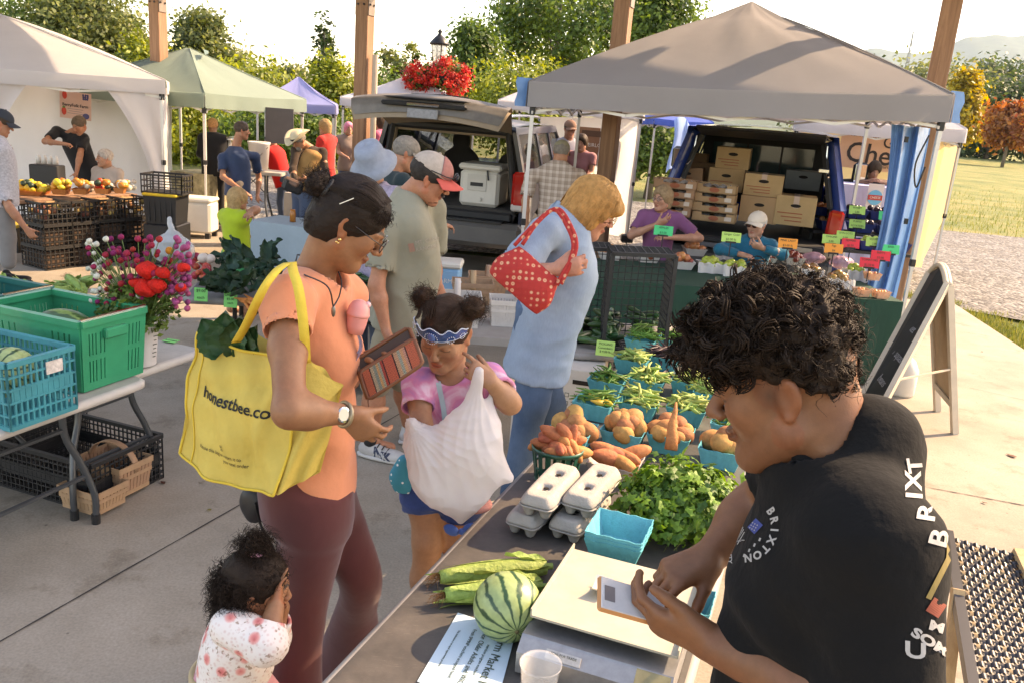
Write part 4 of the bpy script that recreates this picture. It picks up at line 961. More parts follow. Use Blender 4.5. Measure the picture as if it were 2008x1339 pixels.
# ---- blue pickup with cap
pt=at(1462,470,9.5);TRK=thing('pickup_truck','dark blue pickup truck with an open camper shell full of cardboard boxes','truck',V(pt[0],pt[1],-.06),-R(17))
w,ht,zb,tw=1.0,2.08,1.32,.80
vehicle_shell(TRK,bluep,w,ht,zb,tw,5.9,0,[(0.,.10,.16,.26),(1.95,2.1,1.95,2.1),(2.35,2.5,2.35,2.5),(3.3,3.4,3.2,3.3),(4.55,4.7,3.9,4.0)],.58,bluep,roof_end=4.0,wheels=(1.25,4.8))
for s_ in(-1,1):
 o=MB().box((s_*.90,-.02,1.10),(.16,.09,.44),roty(s_*R(3)),.03).build('tail_light',redl,TRK);MB().box((s_*.905,-.025,.845),(.15,.085,.085),None,.02).build('reverse_lens',whl,o)
 MB().bar(V(s_*.93,.02,1.30),V(s_*.74,.2,2.03),.09,.12).build('cap_frame',bluep,TRK)
 MB().bar(V(s_*.83,-.01,1.33),V(s_*.66,.16,2.0),.04,.05).build('cap_seal',trim,TRK)
 MB().tube([V(s_*.70,.12,1.98),V(s_*.72,.1,1.72),V(s_*.76,.0,1.66)],.010,6).build('gas_strut',chrome,TRK)
 MB().box((s_*.86,1.1,1.08),(.06,2.1,.5)).build('bed_wall',trim,TRK)
mb=MB().box((0,1.05,.92),(1.7,2.1,.06)).build('bed_floor',trim,TRK)
o=MB().box((0,-.30,.925),(1.66,.56,.07),None,.02).build('tailgate',trim,TRK);MB().box((.35,-.583,.925),(.7,.008,.05)).build('tailgate_edge',M('worn_steel',(.4,.36,.3),.4,.3,metal=.6),o)
MB().box((0,-.06,.66),(1.9,.22,.2),None,.04).build('rear_bumper',M('grey_bumper',(.16,.16,.17),.45,.15,metal=.5),TRK)
MB().box((0,2.08,1.56),(1.6,.05,.86)).build('cab_back',trim,TRK);
MB().box((-.02,2.04,1.66),(1.30,.02,.48),None,.004).build('rear_window',M('cab_glass',(.045,.085,.09),.06,.3,vs=2.5,spec=.8),TRK)
for x in(-.22,.22):MB().box((x,2.02,1.66),(.025,.03,.48)).build('window_bar',trim,TRK)
for x in(-.45,.45):MB().ball((x,2.0,1.46),(.16,.02,.16),12,6).build('headrest',seatm,TRK,True)
# raised cap window
o=MB().box((0,-.12,2.045),(1.34,.62,.035),rotx(R(-7)),.015).build('cap_door',trim,TRK);MB().box((0,-.13,2.066),(1.16,.5,.008),rotx(R(-7))).build('cap_glass',M('cap_glass',(.05,.06,.06),.2,.4,vs=6,spec=.6),o)
MB().box((.705,.06,1.72),(.12,.02,.05),None,.01).build('cap_latch',chrome,TRK);MB().box((-.80,-.0,1.45),(.04,.03,.12),None,.01).build('cap_latch',chrome,TRK)
for s_ in(-1,1):
 o=MB().tube([V(s_*1.0,4.15,1.42),V(s_*1.28,4.1,1.46),V(s_*1.3,4.1,1.46)],.03,6).build('mirror_arm',trim,TRK)
 MB().box((s_*1.36,4.08,1.56),(.22,.11,.36),None,.05).build('mirror_shell',trim,o);MB().box((s_*1.36,4.018,1.57),(.16,.008,.28),None,.003).build('mirror_glass',M('mirror',(.55,.65,.72),.04,0.,metal=1.),o)
 # ---- cardboard in the truck
card=M('cardboard',(.40,.235,.125),.85,.12,vs=5,rand=.12,bump=.08,bs=60);card2=M('cardboard_print',(.34,.10,.05),.85,.1);hole=M('hole_dark',(.02,.014,.01),.9,0.);tape=M('packing_tape',(.50,.34,.26),.35,.05)
BX={}
def carton(px0,py0,px1,py1,Y,depth,label,rz=-R(17),hand=True,tp_=False,kind='box',mat=card,pr=True,tilt=0.):
 """front face spans the given rectangle at depth Y"""
 c=at((px0+px1)/2,py1,Y);w_=(px1-px0)*Y/CAM_F/math.cos(rz);h_=at((px0+px1)/2,py0,Y)[2]-c[2]
 t=thing('cardboard_box',label,'box',c+V(0,0,.002),rz,'cardboard boxes in the truck');th=.004
 b=MB().box((0,depth/2,h_/2),(w_,depth,h_),roty(tilt),.004).build('carton',mat,t)
 if hand:MB().lathe([(.0001,0),(.05,0),(.05,.002)],14,(0,-.0022,h_*.68),rotx(R(90)),1.1,.38).build('hand_hole',hole,t)
 if pr:
  for k in range(3):MB().box((w_*(-.12+.05*k),-.0018,h_*(.42-.13*k)),(w_*(.62-.1*k),.002,h_*.035)).build('print_line',card2,t)
 if tp_:MB().box((0,-.0025,h_*.8),(w_*.14,.002,h_*.4)).build('tape',tape,t);MB().box((0,depth/2,h_+.002),(w_*.14,depth,.002)).build('tape',tape,t)
 return t
bk_=10.35
carton(1343,302,1383,322,10.9,.3,'small orange-brown carton at the back left of the truck bed',pr=False,hand=False)
carton(1330,319,1395,360,10.75,.35,'wide dark carton under the small one at the back left of the truck bed',pr=False,hand=False)
carton(1314,331,1373,362,10.1,.3,'open carton with torn flaps leaning above the left tray stack',tilt=R(-6),pr=True)
carton(1388,331,1452,376,9.95,.42,'brown carton carrying the topmost carton in the truck');carton(1404,290,1464,332,9.97,.42,'topmost carton of the truck load with red print')
carton(1449,386,1518,438,9.42,.4,'brown carton under the red-printed carton mid truck',pr=False);carton(1459,343,1528,386,9.44,.4,'red-printed carton stacked at mid truck',tp_=True)
carton(1518,386,1590,444,9.3,.4,'taped carton at the right end of the tailgate',tp_=True)
carton(1540,336,1602,374,10.6,.35,'grey plastic bin at the back right of the truck bed',mat=M('grey_bin',(.16,.18,.19),.5,.1),pr=False)
def tray(px0,px1,py,Y,label):
 c=at((px0+px1)/2,py,Y);w_=(px1-px0)*Y/CAM_F;t=thing('fruit_tray',label,'tray',c,-R(17),'stacked cardboard fruit trays');h_=.098
 mb=MB();mb.box((0,.17,.006),(w_,.34,.012));
 for s_ in(-1,1):mb.box((s_*(w_/2-.004),.17,h_/2),(.008,.34,h_))
 mb.box((0,.336,h_/2),(w_,.008,h_));mb.box((0,.004,h_*.33),(w_,.008,h_*.66));mb.box((-w_*.39,.004,h_*.83),(w_*.22,.008,h_*.34));mb.box((w_*.39,.004,h_*.83),(w_*.22,.008,h_*.34));mb.build('tray_body',card,t)
 MB().ball((0,-.003,h_*.4),(.055,.003,.026),12,6).build('logo',card2,t);MB().box((w_*.33,-.002,h_*.45),(w_*.16,.002,h_*.45)).build('label',M('label_pale',(.6,.5,.42),.7,.1),t)
 MB().grid(lambda u,v:(w_*(u-.5)*.9,.05+.25*v,h_*.75+.014*math.sin(u*17+v*9)+.01*math.sin(u*31)),14,5).build('paper_lining',M('tissue',(.75,.7,.66),.8,.05,thin=.3),t,True)
nm=['bottom','second','third','top']
for k in range(4):
 tray(1287-2*k+(4 if k==1 else 0),1360+2*k-(4-k)*2,424-17.5*k,9.35,'%s tray of the left tray stack behind the purple-shirt woman'%nm[k]);tray(1356+k*1.0,1440+(1 if k%2 else-1),436-18.5*k,9.28,'%s tray of the right tray stack beside the big cartons'%nm[k])
 # ================================================================== people: helpers
from mathutils.bvhtree import BVHTree
SK_LIGHT,SK_TAN=V(.46,.23,.145),V(.36,.17,.095)
hairm={}
def hair_mat(name,col,rough=.42):
 if name not in hairm:hairm[name]=M('hair_'+name,col,rough+.12,.35,vs=40,bump=.3,bs=120,spec=.16)
 return hairm[name]
def torso(F,hip,neck,side,prof,k=.03,grow=0.,sub=False,fwd_off=0.,wr=None):
 """prof: (t along hip->neck, half width, half depth, forward shift)"""
 hip,neck=np.asarray(hip,float),np.asarray(neck,float);fw=unit(np.cross((0,0,1),side));secs=[]
 for t,w_,d_,o in prof:secs.append((hip+(neck-hip)*t+fw*o,w_+grow,d_+grow))
 return F.loft(secs,side,k,sub,power=2.35,wr=wr)
MAN=[(-.02,.165,.125,0),(.2,.165,.125,.01),(.45,.165,.12,.015),(.7,.185,.12,.01),(.86,.19,.10,0),(.95,.13,.075,-.005),(1.03,.06,.055,0)]
WOM=[(-.02,.175,.125,-.01),(.2,.165,.115,0),(.42,.14,.10,.01),(.68,.155,.115,.025),(.85,.165,.09,.0),(.95,.12,.07,-.005),(1.03,.052,.05,0)]
def sleeve(F,a,b,ra,rb,k=.03,hollow=True):
 a=np.asarray(a,float);b=np.asarray(b,float);d=unit(b-a);F.cone(a,b,ra,rb,k,flat=False if False else True);F.ell(a,ra*1.02,None,k)
 if hollow:F.cone(b+d*.02,b-d*.03,rb-.007,rb-.012,.004,True,True)
def decal(s,size,origin,xd,yd,rd,target,mat,parent,base,off=.0015,bold=0.,name='lettering',sx=1.):
 cu=bpy.data.curves.new('t','FONT');cu.body=s;cu.size=size;cu.align_x='CENTER';cu.align_y='CENTER';cu.resolution_u=3;cu.offset=bold
 o=bpy.data.objects.new('t',cu);me=bpy.data.meshes.new_from_object(o);bpy.data.objects.remove(o);bpy.data.curves.remove(cu)
 bm=bmesh.new();bm.from_mesh(me);bmesh.ops.triangulate(bm,faces=bm.faces);bmesh.ops.subdivide_edges(bm,edges=[e for e in bm.edges if e.calc_length()>size*.3],cuts=1)
 bm.to_mesh(me);bm.free();n=len(me.vertices);co=np.empty(n*3);me.vertices.foreach_get('co',co);co=co.reshape(-1,3)
 return wrapmesh(me,co*V(sx,1,1),origin,xd,yd,rd,target,mat,parent,base,off,name)
def wrapmesh(me,co,origin,xd,yd,rd,target,mat,parent,base,off=.0015,name='print'):
 rd=unit(rd);P=np.asarray(origin)+co[:,:1]*np.asarray(xd)+co[:,1:2]*np.asarray(yd);tb,tl=target;out=P.copy();bad=0
 for i,p in enumerate(P):
  h=tb.ray_cast(Vector(p-tl-rd*.35),Vector(rd),.8)
  if h[0]is None:h=tb.find_nearest(Vector(p-tl))
  if h[0]is not None:out[i]=np.array(h[0])+tl+np.array(h[1])*off
 me.vertices.foreach_set('co',(out-base).ravel());me.materials.clear();me.materials.append(mat);me.update()
 o=bpy.data.objects.new(name,me);link(o);o.parent=parent;return o
def bvh(o):
 me=o.data;return BVHTree.FromPolygons([v.co for v in me.vertices],[p.vertices[:]for p in me.polygons]),np.array(o.location if o.parent is None else(o.parent.location+o.location))
def patch_print(shape,target,origin,xd,yd,rd,mat,parent,base,name='print',off=.0016):
 """shape: MB drawn in the xy plane"""
 me=bpy.data.meshes.new(name);me.from_pydata([tuple(q)for q in shape.v],[],[list(q)for q in shape.f]);return wrapmesh(me,np.array(shape.v),origin,xd,yd,rd,target,mat,parent,base,off,name)
def disc2(mb,x,y,r,n=10,sy=1.):
 mb.add([(x+r*math.cos(6.283*k/n),y+r*sy*math.sin(6.283*k/n),0)for k in range(n)],[tuple(range(n))]);return mb
def rect2(mb,x,y,w_,h_,a=0.,n=1):
 c,s_=math.cos(a),math.sin(a)
 for i in range(n):
  u0,u1=-w_/2+w_*i/n,-w_/2+w_*(i+1)/n;mb.add([(x+u*c-q*s_,y+u*s_+q*c,0)for u,q in((u0,-h_/2),(u1,-h_/2),(u1,h_/2),(u0,h_/2))],[(0,1,2,3)])
 return mb
def hair_cap(h,mat,par,base,res=.006,grow=.012,back=0.,low=-.03,fringe=.055,shape=None,wr=None,name='hair'):
 """close-cropped or combed hair: offset of the cranium cut away from the face"""
 F=Field();k=h.k;F.ell(h.p(0,-.014,.033),V(.074+grow,.094+grow,.084+grow)*k,h.Q,.02*k)
 if back:F.ell(h.p(0,-.05,-.03-back*.3),V(.066+grow*.6,.05+grow*.6,.05+back)*k,h.Q,.04*k)
 if shape:shape(F)
 F.ell(h.p(0,.125,-.045),V(.082,.098-fringe*.3,.115)*k,h.Q,.02*k,True)
 F.plane(h.p(0,0,low),h.d(0,.35,-1),h.o-.4,h.o+.4)if not back else F.plane(h.p(0,0,low-back*1.2),h.d(0,.25,-1),h.o-.4,h.o+.4)
 return fmesh(name,F,res,mat,par,base,wr=wr,relaxn=1)
def cap_hat(h,crown_m,brim_m,par,base,res=.006,brim=.075,bl=.0,rot=0.,mesh_m=None):
 k=h.k;F=Field();F.ell(h.p(0,-.012,.042),V(.086,.106,.088)*k,h.Q,.01);F.plane(h.p(0,0,.038),h.d(0,-.12,-1),h.o-.4,h.o+.4)
 o=fmesh('cap',F,res,crown_m,par,base)
 def fn(u,v):
  a=(u-.5)*2.5;r=1+v*.72*math.cos(a*.62)**.8 if abs(a)<2.5 else 1;x=.084*math.sin(a)*(1+.12*v);y=-.012+.1*math.cos(a)+brim*v*max(0.,math.cos(a*.75));z=.046-.012*v-.022*(x/.08)**2*(1+.5*v)
  return tuple(h.p(x,y,z)-base)
 mb=MB().grid(fn,20,6);n=len(mb.v);mb.grid(lambda u,v:tuple(np.array(fn(1-u,v))-h.d(0,0,.004)),20,6);b_=mb.build('brim',brim_m,o,True)
 MB().ball(h.p(0,-.012,.129)-base,.008*k,8,5).build('button',crown_m,o,True)
 return o
def spectacles(h,par,base,mat=None,r=.021,full=True):
 m=mat or BP;mb=MB()
 for q in(-1,1):
  mb.tube([h.p(q*.031+r*math.cos(a),.106-.004*abs(math.cos(a)),.002+r*.85*math.sin(a))-base for a in np.linspace(0,6.283,17)[:-1]],.0016,5,closed=True)
  mb.tube([h.p(q*(.031+r),.103,.006)-base,h.p(q*.074,.06,.008)-base,h.p(q*.079,-.012,.012)-base,h.p(q*.079,-.03,.0)-base],.0016,5)
 mb.tube([h.p(-.01,.108,.006)-base,h.p(0,.111,.009)-base,h.p(.01,.108,.006)-base],.0015,5);o=mb.build('glasses',m,par,True)
 for q in(-1,1):
  MB().add([h.p(q*.031+r*.95*math.cos(a),.1055,.002+r*.8*math.sin(a))-base for a in np.linspace(0,6.283,15)[:-1]],[tuple(range(14))]).build('lens',M('lens_glass',(.6,.62,.62),.05,0.,spec=.8,alpha=.14),o)
 return o
def shoe(par,base,heel,toe,mat,sole,name='shoe',s_=1.):
 heel=np.asarray(heel,float);toe=np.asarray(toe,float);d=unit((toe-heel)*V(1,1,0));sd=V(-d[1],d[0],0);L_=np.linalg.norm(toe-heel)
 F=Field();F.ell(heel+d*L_*.25+V(0,0,.05),V(.037,.075,.05)*s_,np.stack([sd,d,V(0,0,1)],1),.03);F.ell(heel+d*L_*.68+V(0,0,.036),V(.045,.10,.036)*s_,np.stack([sd,d,V(0,0,1)],1),.03)
 F.cone(heel+d*L_*.22+V(0,0,.06),heel+d*L_*.20+V(0,0,.10),.036*s_,.037*s_,.02);F.plane(heel+V(0,0,.012),(0,0,-1),heel-.4,heel+.4)
 o=fmesh(name,F,.011,mat,par,base)
 F=Field();F.loft([(heel+d*L_*.5+V(0,0,0.0),.046*s_,L_*.56),(heel+d*L_*.5+V(0,0,.028),.044*s_,L_*.55)],sd,.004,power=2.6);fmesh('sole',F,.014,sole,o,base-np.array(o.location));return o
FACE_DARK=(.03,.02,.015)
def person(label,head,neck,hip,f,shL,shR,armL=None,armR=None,legs=None,skin=SK_LIGHT,res=.010,hres=.0055,prof=MAN,shirt=None,sleeve_t=.55,hem=-.12,pants=None,pant_t=1.,group=None,hairc=None,hairk='short',hat=None,name='person',sc=1.,glasses=False,bald=False,wrk=.006,neckline=.0,extra_sleeve=1.0,hand_n=None,curls=(.5,.5,.55,.6),shoes=None,full=False,thick=1.,jacket=None,brow=(.12,.08,.05),seed=1):
 """head: Frame; neck, hip: points; f: facing (x,y); shL/shR shoulders; arms: (elbow, wrist); legs: ((kneeL, ankleL), (kneeR, ankleR))"""
 f=unit(V(f[0],f[1],0));side=V(f[1],-f[0],0);base=V(hip[0],hip[1],0.);k=head.k
 F=Field();add_head(F,head,full,neck,thick=thick);torso(F,hip,neck,side,[(t,w_,d_,q*.5)for t,w_,d_,q in prof],.04,-.032)
 for(sh,arm,sg)in((shL,armL,-1),(shR,armR,1)):
  if arm is None:continue
  F.cone(np.asarray(neck)-V(0,0,.07),sh,.05,.045,.04);limb(F,sh,arm[0],arm[1],.047*k,.038*k,.026*k,.03);d=unit(np.asarray(arm[1])-arm[0])
  hn=(hand_n or{}).get(sg,-side*sg*.8+f*.3 if abs(d[2])>.6 else V(0,0,-1));add_hand(F,arm[1],d,hn,sg,curls,k_=k)
 if legs and not(pants is not None and pant_t>1.3):
  for(sg,(kn,an))in((-1,legs[0]),(1,legs[1])):
   hp=hip+side*sg*.09+V(0,0,-.04);limb(F,hp,kn,an,.082*k,.055*k,.037*k,.04)
   if not shoes:F.cone(an,np.asarray(an)+f*.12+V(0,0,-.03),.035,.03,.02)
 def cf(v):
  c=np.ones((len(v),3))*skin*(1+.10*wob(v,45,3)[:,None]*V(.5,1,1.1));return head_colors(v,head,c,skin,brow=brow,lash=full or hres<.006)
 hb=(np.minimum(head.o,neck)-.16*k,np.maximum(head.o,neck)+.16*k);zc=neck[2]-.02
 lo,hi=F.bounds();boxes=[((V(lo[0]-.03,lo[1]-.03,zc),hi+.03),hres),((lo-.03,V(hi[0]+.03,hi[1]+.03,zc+hres)),res*1.2)]
 o=fmesh(name,F,res,SKIN,None,base,boxes,colfn=cf,relaxn=1);tag(o,label,'person',group)
 if shirt is not None:
  S=Field();torso(S,hip+V(0,0,hem),neck,side,[((t-(-.02))*1.0 if True else t,w_,d_,q)for t,w_,d_,q in prof],.03,.012)
  S.cone(np.asarray(neck)-V(0,0,.05),shL,.062,.058,.05);S.cone(np.asarray(neck)-V(0,0,.05),shR,.062,.058,.05)
  for(sh,arm,sg)in((shL,armL,-1),(shR,armR,1)):
   if arm is None:continue
   sh=np.asarray(sh,float);e,w_=np.asarray(arm[0],float),np.asarray(arm[1],float)
   if sleeve_t<=1:sleeve(S,sh,lerp(sh,e,sleeve_t),.064*k,.060*k*extra_sleeve)
   else:S.cone(sh,e,.060*k,.050*k,.03);sleeve(S,e,lerp(e,w_,min(.97,sleeve_t-1)),.05*k,.04*k)
  S.ell(np.asarray(neck)+f*.03+V(0,0,.055),V(.07,.075,.075)*k,np.stack([side,f,V(0,0,1)],1),.01,True)
  fmesh('shirt',S,res*1.12,shirt,o,base,wr=[(wrk,9,seed),(wrk*.5,22,seed+1)])
 if pants is not None and legs:
  T=Field();torso(T,hip+V(0,0,-.06),hip+V(0,0,.14),side,[(0,prof[0][1],prof[0][2],0),(1,prof[2][1]+.012,prof[2][2]+.008,0)],.03,-.026)
  for(sg,(kn,an))in((-1,legs[0]),(1,legs[1])):
   hp=hip+side*sg*.085+V(0,0,-.03);kn=np.asarray(kn,float);an=np.asarray(an,float)
   if pant_t<=1:T.cone(hp,lerp(hp,kn,pant_t),.098*k,.085*k,.05,flat=False)
   else:T.cone(hp,kn,.098*k,.075*k,.05);T.cone(kn,lerp(kn,an,pant_t-1),.075*k,.07*k,.03)
  fmesh('trousers',T,res*1.7,pants,o,base,wr=(wrk,8,seed+5))
 if shoes and legs:
  for(kn,an)in legs:an=np.asarray(an,float);shoe(o,base,V(an[0],an[1],an[2]-.08)-f*.06,V(an[0],an[1],an[2]-.08)+f*.19,shoes,BP)
 if hairc is not None and not bald:
  if hairk=='short':hair_cap(head,hairc,o,base,hres*1.25,.010,low=-.015,wr=[(.006,60,seed)])
  elif hairk=='bob':hair_cap(head,hairc,o,base,hres*1.25,.020,back=.05,low=-.03,wr=[(.006,45,seed)])
  elif hairk=='long':hair_cap(head,hairc,o,base,hres*1.25,.016,back=.13,low=-.03,wr=[(.006,45,seed)])
 if glasses:spectacles(head,o,base)
 return o,base
def clumps(mb,roots,dirs,length,n=14,steps=8,r=.0011,curl=.012,turns=1.1,spread=.006,seed=0):
 """wavy locks: groups of strands that share one curl"""
 g=np.random.default_rng(seed);P=np.asarray(roots,float);c=len(P);d=unitrows(np.asarray(dirs,float));ln=length*g.uniform(.65,1.25,(c,1,1));u=unitrows(np.cross(d,g.normal(size=(c,3))));w=np.cross(d,u);t=np.linspace(0,1,steps)[None,:,None];ph=g.uniform(0,6.3,(c,1,1));tn=turns*g.uniform(.7,1.3,(c,1,1))*6.283;cr=curl*g.uniform(.6,1.3,(c,1,1))
 G=P[:,None]+d[:,None]*ln*t*(1-.25*t)+(u[:,None]*(np.cos(ph+t*tn)-np.cos(ph))+w[:,None]*(np.sin(ph+t*tn)-np.sin(ph)))*cr*np.minimum(1,2*t)
 G=(G[:,None]+(g.normal(size=(c,n,1,3))*spread)*(1-.55*t)[None]).reshape(c*n,steps,3);return mb.many(G,r*g.uniform(.7,1.2,(c*n,1)))
def hit_px(tb,px,py,margin=16):
 for k in range(60):
  d=unit(ray(px+margin,py));h_=tb[0].ray_cast(Vector(EYE-tb[1]),Vector(d))
  if h_[0]is not None:break
  px-=3
 d=unit(ray(px,py));h_=tb[0].ray_cast(Vector(EYE-tb[1]),Vector(d));return(np.array(h_[0])+tb[1]if h_[0]is not None else at(px,py,1.15)),d
 # ================================================================== the young seller (nearest figure)
tee=cloth('black_tee',(.0075,.0075,.0078),.95,.15,8,.5,26,sheen=.02)
def seller():
 N=at(1640,908,1.2);f=unit(V(-.95,.25,0));sd=V(f[1],-f[0],0);hip=V(.56,1.22,.98);base=V(.56,1.22,0)
 h=hframe(at(1537,750,1.235),R(-68),R(22),R(2),1.05)
 SL,SR=at(1705,1050,1.05),N+V(.04,.19,-.06);EL=at(1735,1420,.97);ER=at(1485,992,1.52)
 WL=at(1392,1258,1.19);WR=at(1392,1092,1.43)
 F=Field();add_head(F,h,True,N+V(.0,0,.0),jaw=1.02,neckr=.056,nose=1.02,thick=1.04)
 F.cone(h.p(0,-.05,-.04),N+V(.015,0,.0),.050,.055,.03)
 torso(F,hip,N,sd,[(q[0],q[1]*.82,q[2]*.8,0)for q in MAN],.04,-.01);[F.cone(N-V(0,0,.09),q-V(0,0,.02),.045,.04,.03)for q in(SL,SR)]
 limb(F,SL,EL,WL,.055,.045,.031,.03,1.05);limb(F,SR,ER,WR,.055,.045,.031,.03,1.05)
 dl=unit(at(1225,1190,1.245)-WL);add_hand(F,WL,dl,V(.25,.75,.55),-1,(.55,.6,.65,.75),(.45,.15,-.05),1.04,.05,prox=(.35,.45,.55,.65))
 dr=unit(at(1262,1150,1.36)-WR);add_hand(F,WR,dr,V(-.25,-.1,-1),1,(.35,.75,.9,1.0),(.5,.35,.25),1.04,.06,prox=(.45,.6,.7,.8))
 F.ell(lerp(WL,EL,.5),.04,None,.03)
 skin=V(.20,.083,.040)
 def cf(v):
  c=np.ones((len(v),3))*skin*(1+.11*wob(v,45,3)[:,None]*V(.5,1,1.1));c=head_colors(v,h,c,skin,brow=(.02,.014,.01),stub=.12,blush=.1,lip=(.85,.6,.55))
  q=h.inv(v);m=np.clip(1-np.hypot((q[:,1]-.012)/.03,(q[:,2]-.0)/.035),0,1)*(np.abs(q[:,0])>.055)*.75;c=c*(1-m[:,None])+m[:,None]*V(.03,.02,.015)
  return c
 lo,hi=F.bounds();zc=N[2]-.1
 hd=(V(h.o[0]-.16,h.o[1]-.16,N[2]-.06),V(h.o[0]+.30,h.o[1]+.2,h.o[2]+.16))
 o=fmesh('person',F,.004,SKIN,None,base,[(hd,.0037),((V(lo[0]-.02,.80,1.05),V(.62,1.9,1.42)),.0044),((V(.2,.8,1.41),V(.9,1.8,N[2]-.055)),.008),((V(.2,.8,lo[2]),V(.9,1.8,1.06)),.012)],colfn=cf,relaxn=2)
 tag(o,'young man in a black printed tee standing at right, tapping a phone','person')
 S=Field();torso(S,hip+V(0,0,-.16),N,sd,[(-.02,.155,.150,0),(.25,.155,.153,.0),(.5,.165,.155,.0),(.72,.185,.15,-.005),(.87,.19,.12,-.01),(.95,.135,.095,-.015),(1.02,.082,.082,-.005)],.03)
 S.cone(N-V(0,0,.05),SL,.080,.066,.06);S.cone(N-V(0,0,.05),SR-V(0,0,.01),.078,.068,.06);S.cone(N+V(.02,.0,-.03),N+V(.035,.0,.03),.088,.080,.04)
 eL=lerp(SL,EL,.86);sleeve(S,SL,eL,.076,.082,.05);eR=lerp(SR,ER,.55);sleeve(S,SR,eR,.074,.074,.045)
 S.cone(N+V(-.03,0,.02),h.p(0,-.03,-.05),.066,.066,.008,True)
 def post(v,fc):
  n=vnormals(v,fc);q=v-N;fold=np.exp(-((v[:,2]-1.30)/.10)**2)*.010*np.sin(q[:,0]*38+q[:,2]*60)*np.exp(-((q[:,1]+.1)/.14)**2)
  drop=.008*np.sin((q[:,0]*np.cos(.4)+q[:,1])*26+1.2*np.sin(v[:,2]*9))*np.clip((1.38-v[:,2])/.25,0,1)
  return v+n*(fold+drop)[:,None]
 so=fmesh('tee_shirt',S,.0068,tee,o,base,wr=[(.012,7,3),(.006,15,8)],relaxn=2,post=post)
 # neckband
 rim=[]
 fr=Frame(N+V(.0,0,.032),f,unit(V(-.5,0,1)))
 MB().tube([fr.p(.078*math.cos(a),.082*math.sin(a),-.014*math.cos(a)**2)-base for a in np.linspace(0,6.283,41)[:-1]],.011,8,closed=True).build('neckband',tee,so,True)
 # hair: dark cropped cap, then curls
 hm_=hair_mat('curly_black',(.021,.0125,.0085),.45)
 F=Field();F.ell(h.p(0,.004,.070),V(.096,.112,.082)*h.k,h.Q,.02);F.ell(h.p(0,-.052,.02),V(.074,.042,.062)*h.k,h.Q,.03);F.ell(h.p(0,.085,.062),V(.07,.045,.034)*h.k,h.Q,.03)
 F.ell(h.p(0,.13,-.05),V(.09,.10,.085)*h.k,h.Q,.01,True);F.plane(h.p(0,0,.018),h.d(0,.42,-1),h.o-.4,h.o+.4)
 ho=fmesh('hair',F,.004,hm_,o,base,wr=[(.012,55,4),(.007,120,9)])
 me=ho.data;co=np.array([v.co[:]for v in me.vertices]);nn=np.array([v.normal[:]for v in me.vertices]);g_=np.random.default_rng(2)
 lc=h.inv(co+base);ok=np.where((lc[:,2]>.03)|(lc[:,1]<-.05))[0];ix=g_.choice(ok,560);mb=MB()
 t_=g_.normal(size=(560,3));t_=unitrows(t_-nn[ix]*(t_*nn[ix]).sum(1)[:,None]);dr_=nn[ix]*.45+t_*.7
 dr_[lc[ix][:,1]<-.03]*=1.;back_=lc[ix][:,1]<-.04;clumps(mb,(co[ix]-nn[ix]*.012)[back_],dr_[back_],.028,9,6,.00125,.008,.8,.004,7);ix=ix[~back_];dr_=dr_[~back_]
 clumps(mb,co[ix]-nn[ix]*.010,dr_,.050,9,7,.00125,.011,.8,.0055,5)
 ix=g_.choice(ok,1300);strands(mb,co[ix],nn[ix]*.6+g_.normal(size=(1300,3))*.5,.03,7,.0007,.009,.9,0,.2,6)
 mb.build('curls',hm_,ho,True)
 F=Field();F.ell(h.p(0,-.05,-.0),V(.080,.062,.058)*h.k,h.Q,.02)
 # prints on the shirt
 tb=bvh(so);wp=M('shirt_print',(.36,.35,.34),.8,.1,vs=60,bump=.2);
 cx=at(1462,1040,1.30);yd=unit(V(.12,-.10,1));
 rd=unit(at(1462,1040,1.3)-EYE);xd=unit(V(.55,-.85,0));yd=unit(np.cross(xd,-rd));yd=yd if yd[2]>0 else-yd
 # curved brand line, emblem and strap line on the chest
 for i,ch in enumerate('BRIXTON'):
  a=R(62-i*19);decal(ch,.0165,cx+xd*.046*math.cos(a)*1.0+yd*(.046*math.sin(a)+.004),xd*math.sin(a)-yd*math.cos(a)*1.0 if False else xd*math.sin(a)-yd*math.cos(a),yd*math.sin(a)+xd*math.cos(a),rd,tb,wp,so,base,bold=.0006)
 mb=MB()
 for k in range(6):rect2(mb,-.020+k*.0042,-.004-.002*k,.0016,.034-.002*k,-.25+.05*k)
 for k in range(5):rect2(mb,-.012+.0045*k,-.024+.0006*k*k,.0055,.0014,.5)
 for k in range(4):rect2(mb,.030-.003*k,.0-.011*k,.003,.005,.2)
 patch_print(mb,tb,cx,xd,yd,rd,wp,so,base,'emblem')
 mb=MB();rect2(mb,.012,.014,.017,.019,-.25);patch_print(mb,tb,cx,xd,yd,rd,M('print_blue',(.03,.06,.25),.8,.1),so,base,'emblem_flag')
 mb=MB();[disc2(mb,.007+.0045*(k%3),.008+.0045*(k//3),.0012,6)for k in range(9)];patch_print(mb,tb,cx,xd,yd,rd,wp,so,base,'emblem_stars',.003)
 for i,s_ in enumerate(('TOP QUALITY','CRAFT CO.')):decal(s_,.0095,cx+xd*(-.012-.011*i)+yd*(-.034-.0*i),unit(xd*.62-yd*.78),unit(yd*.62+xd*.78),rd,tb,wp,so,base,bold=.0003)
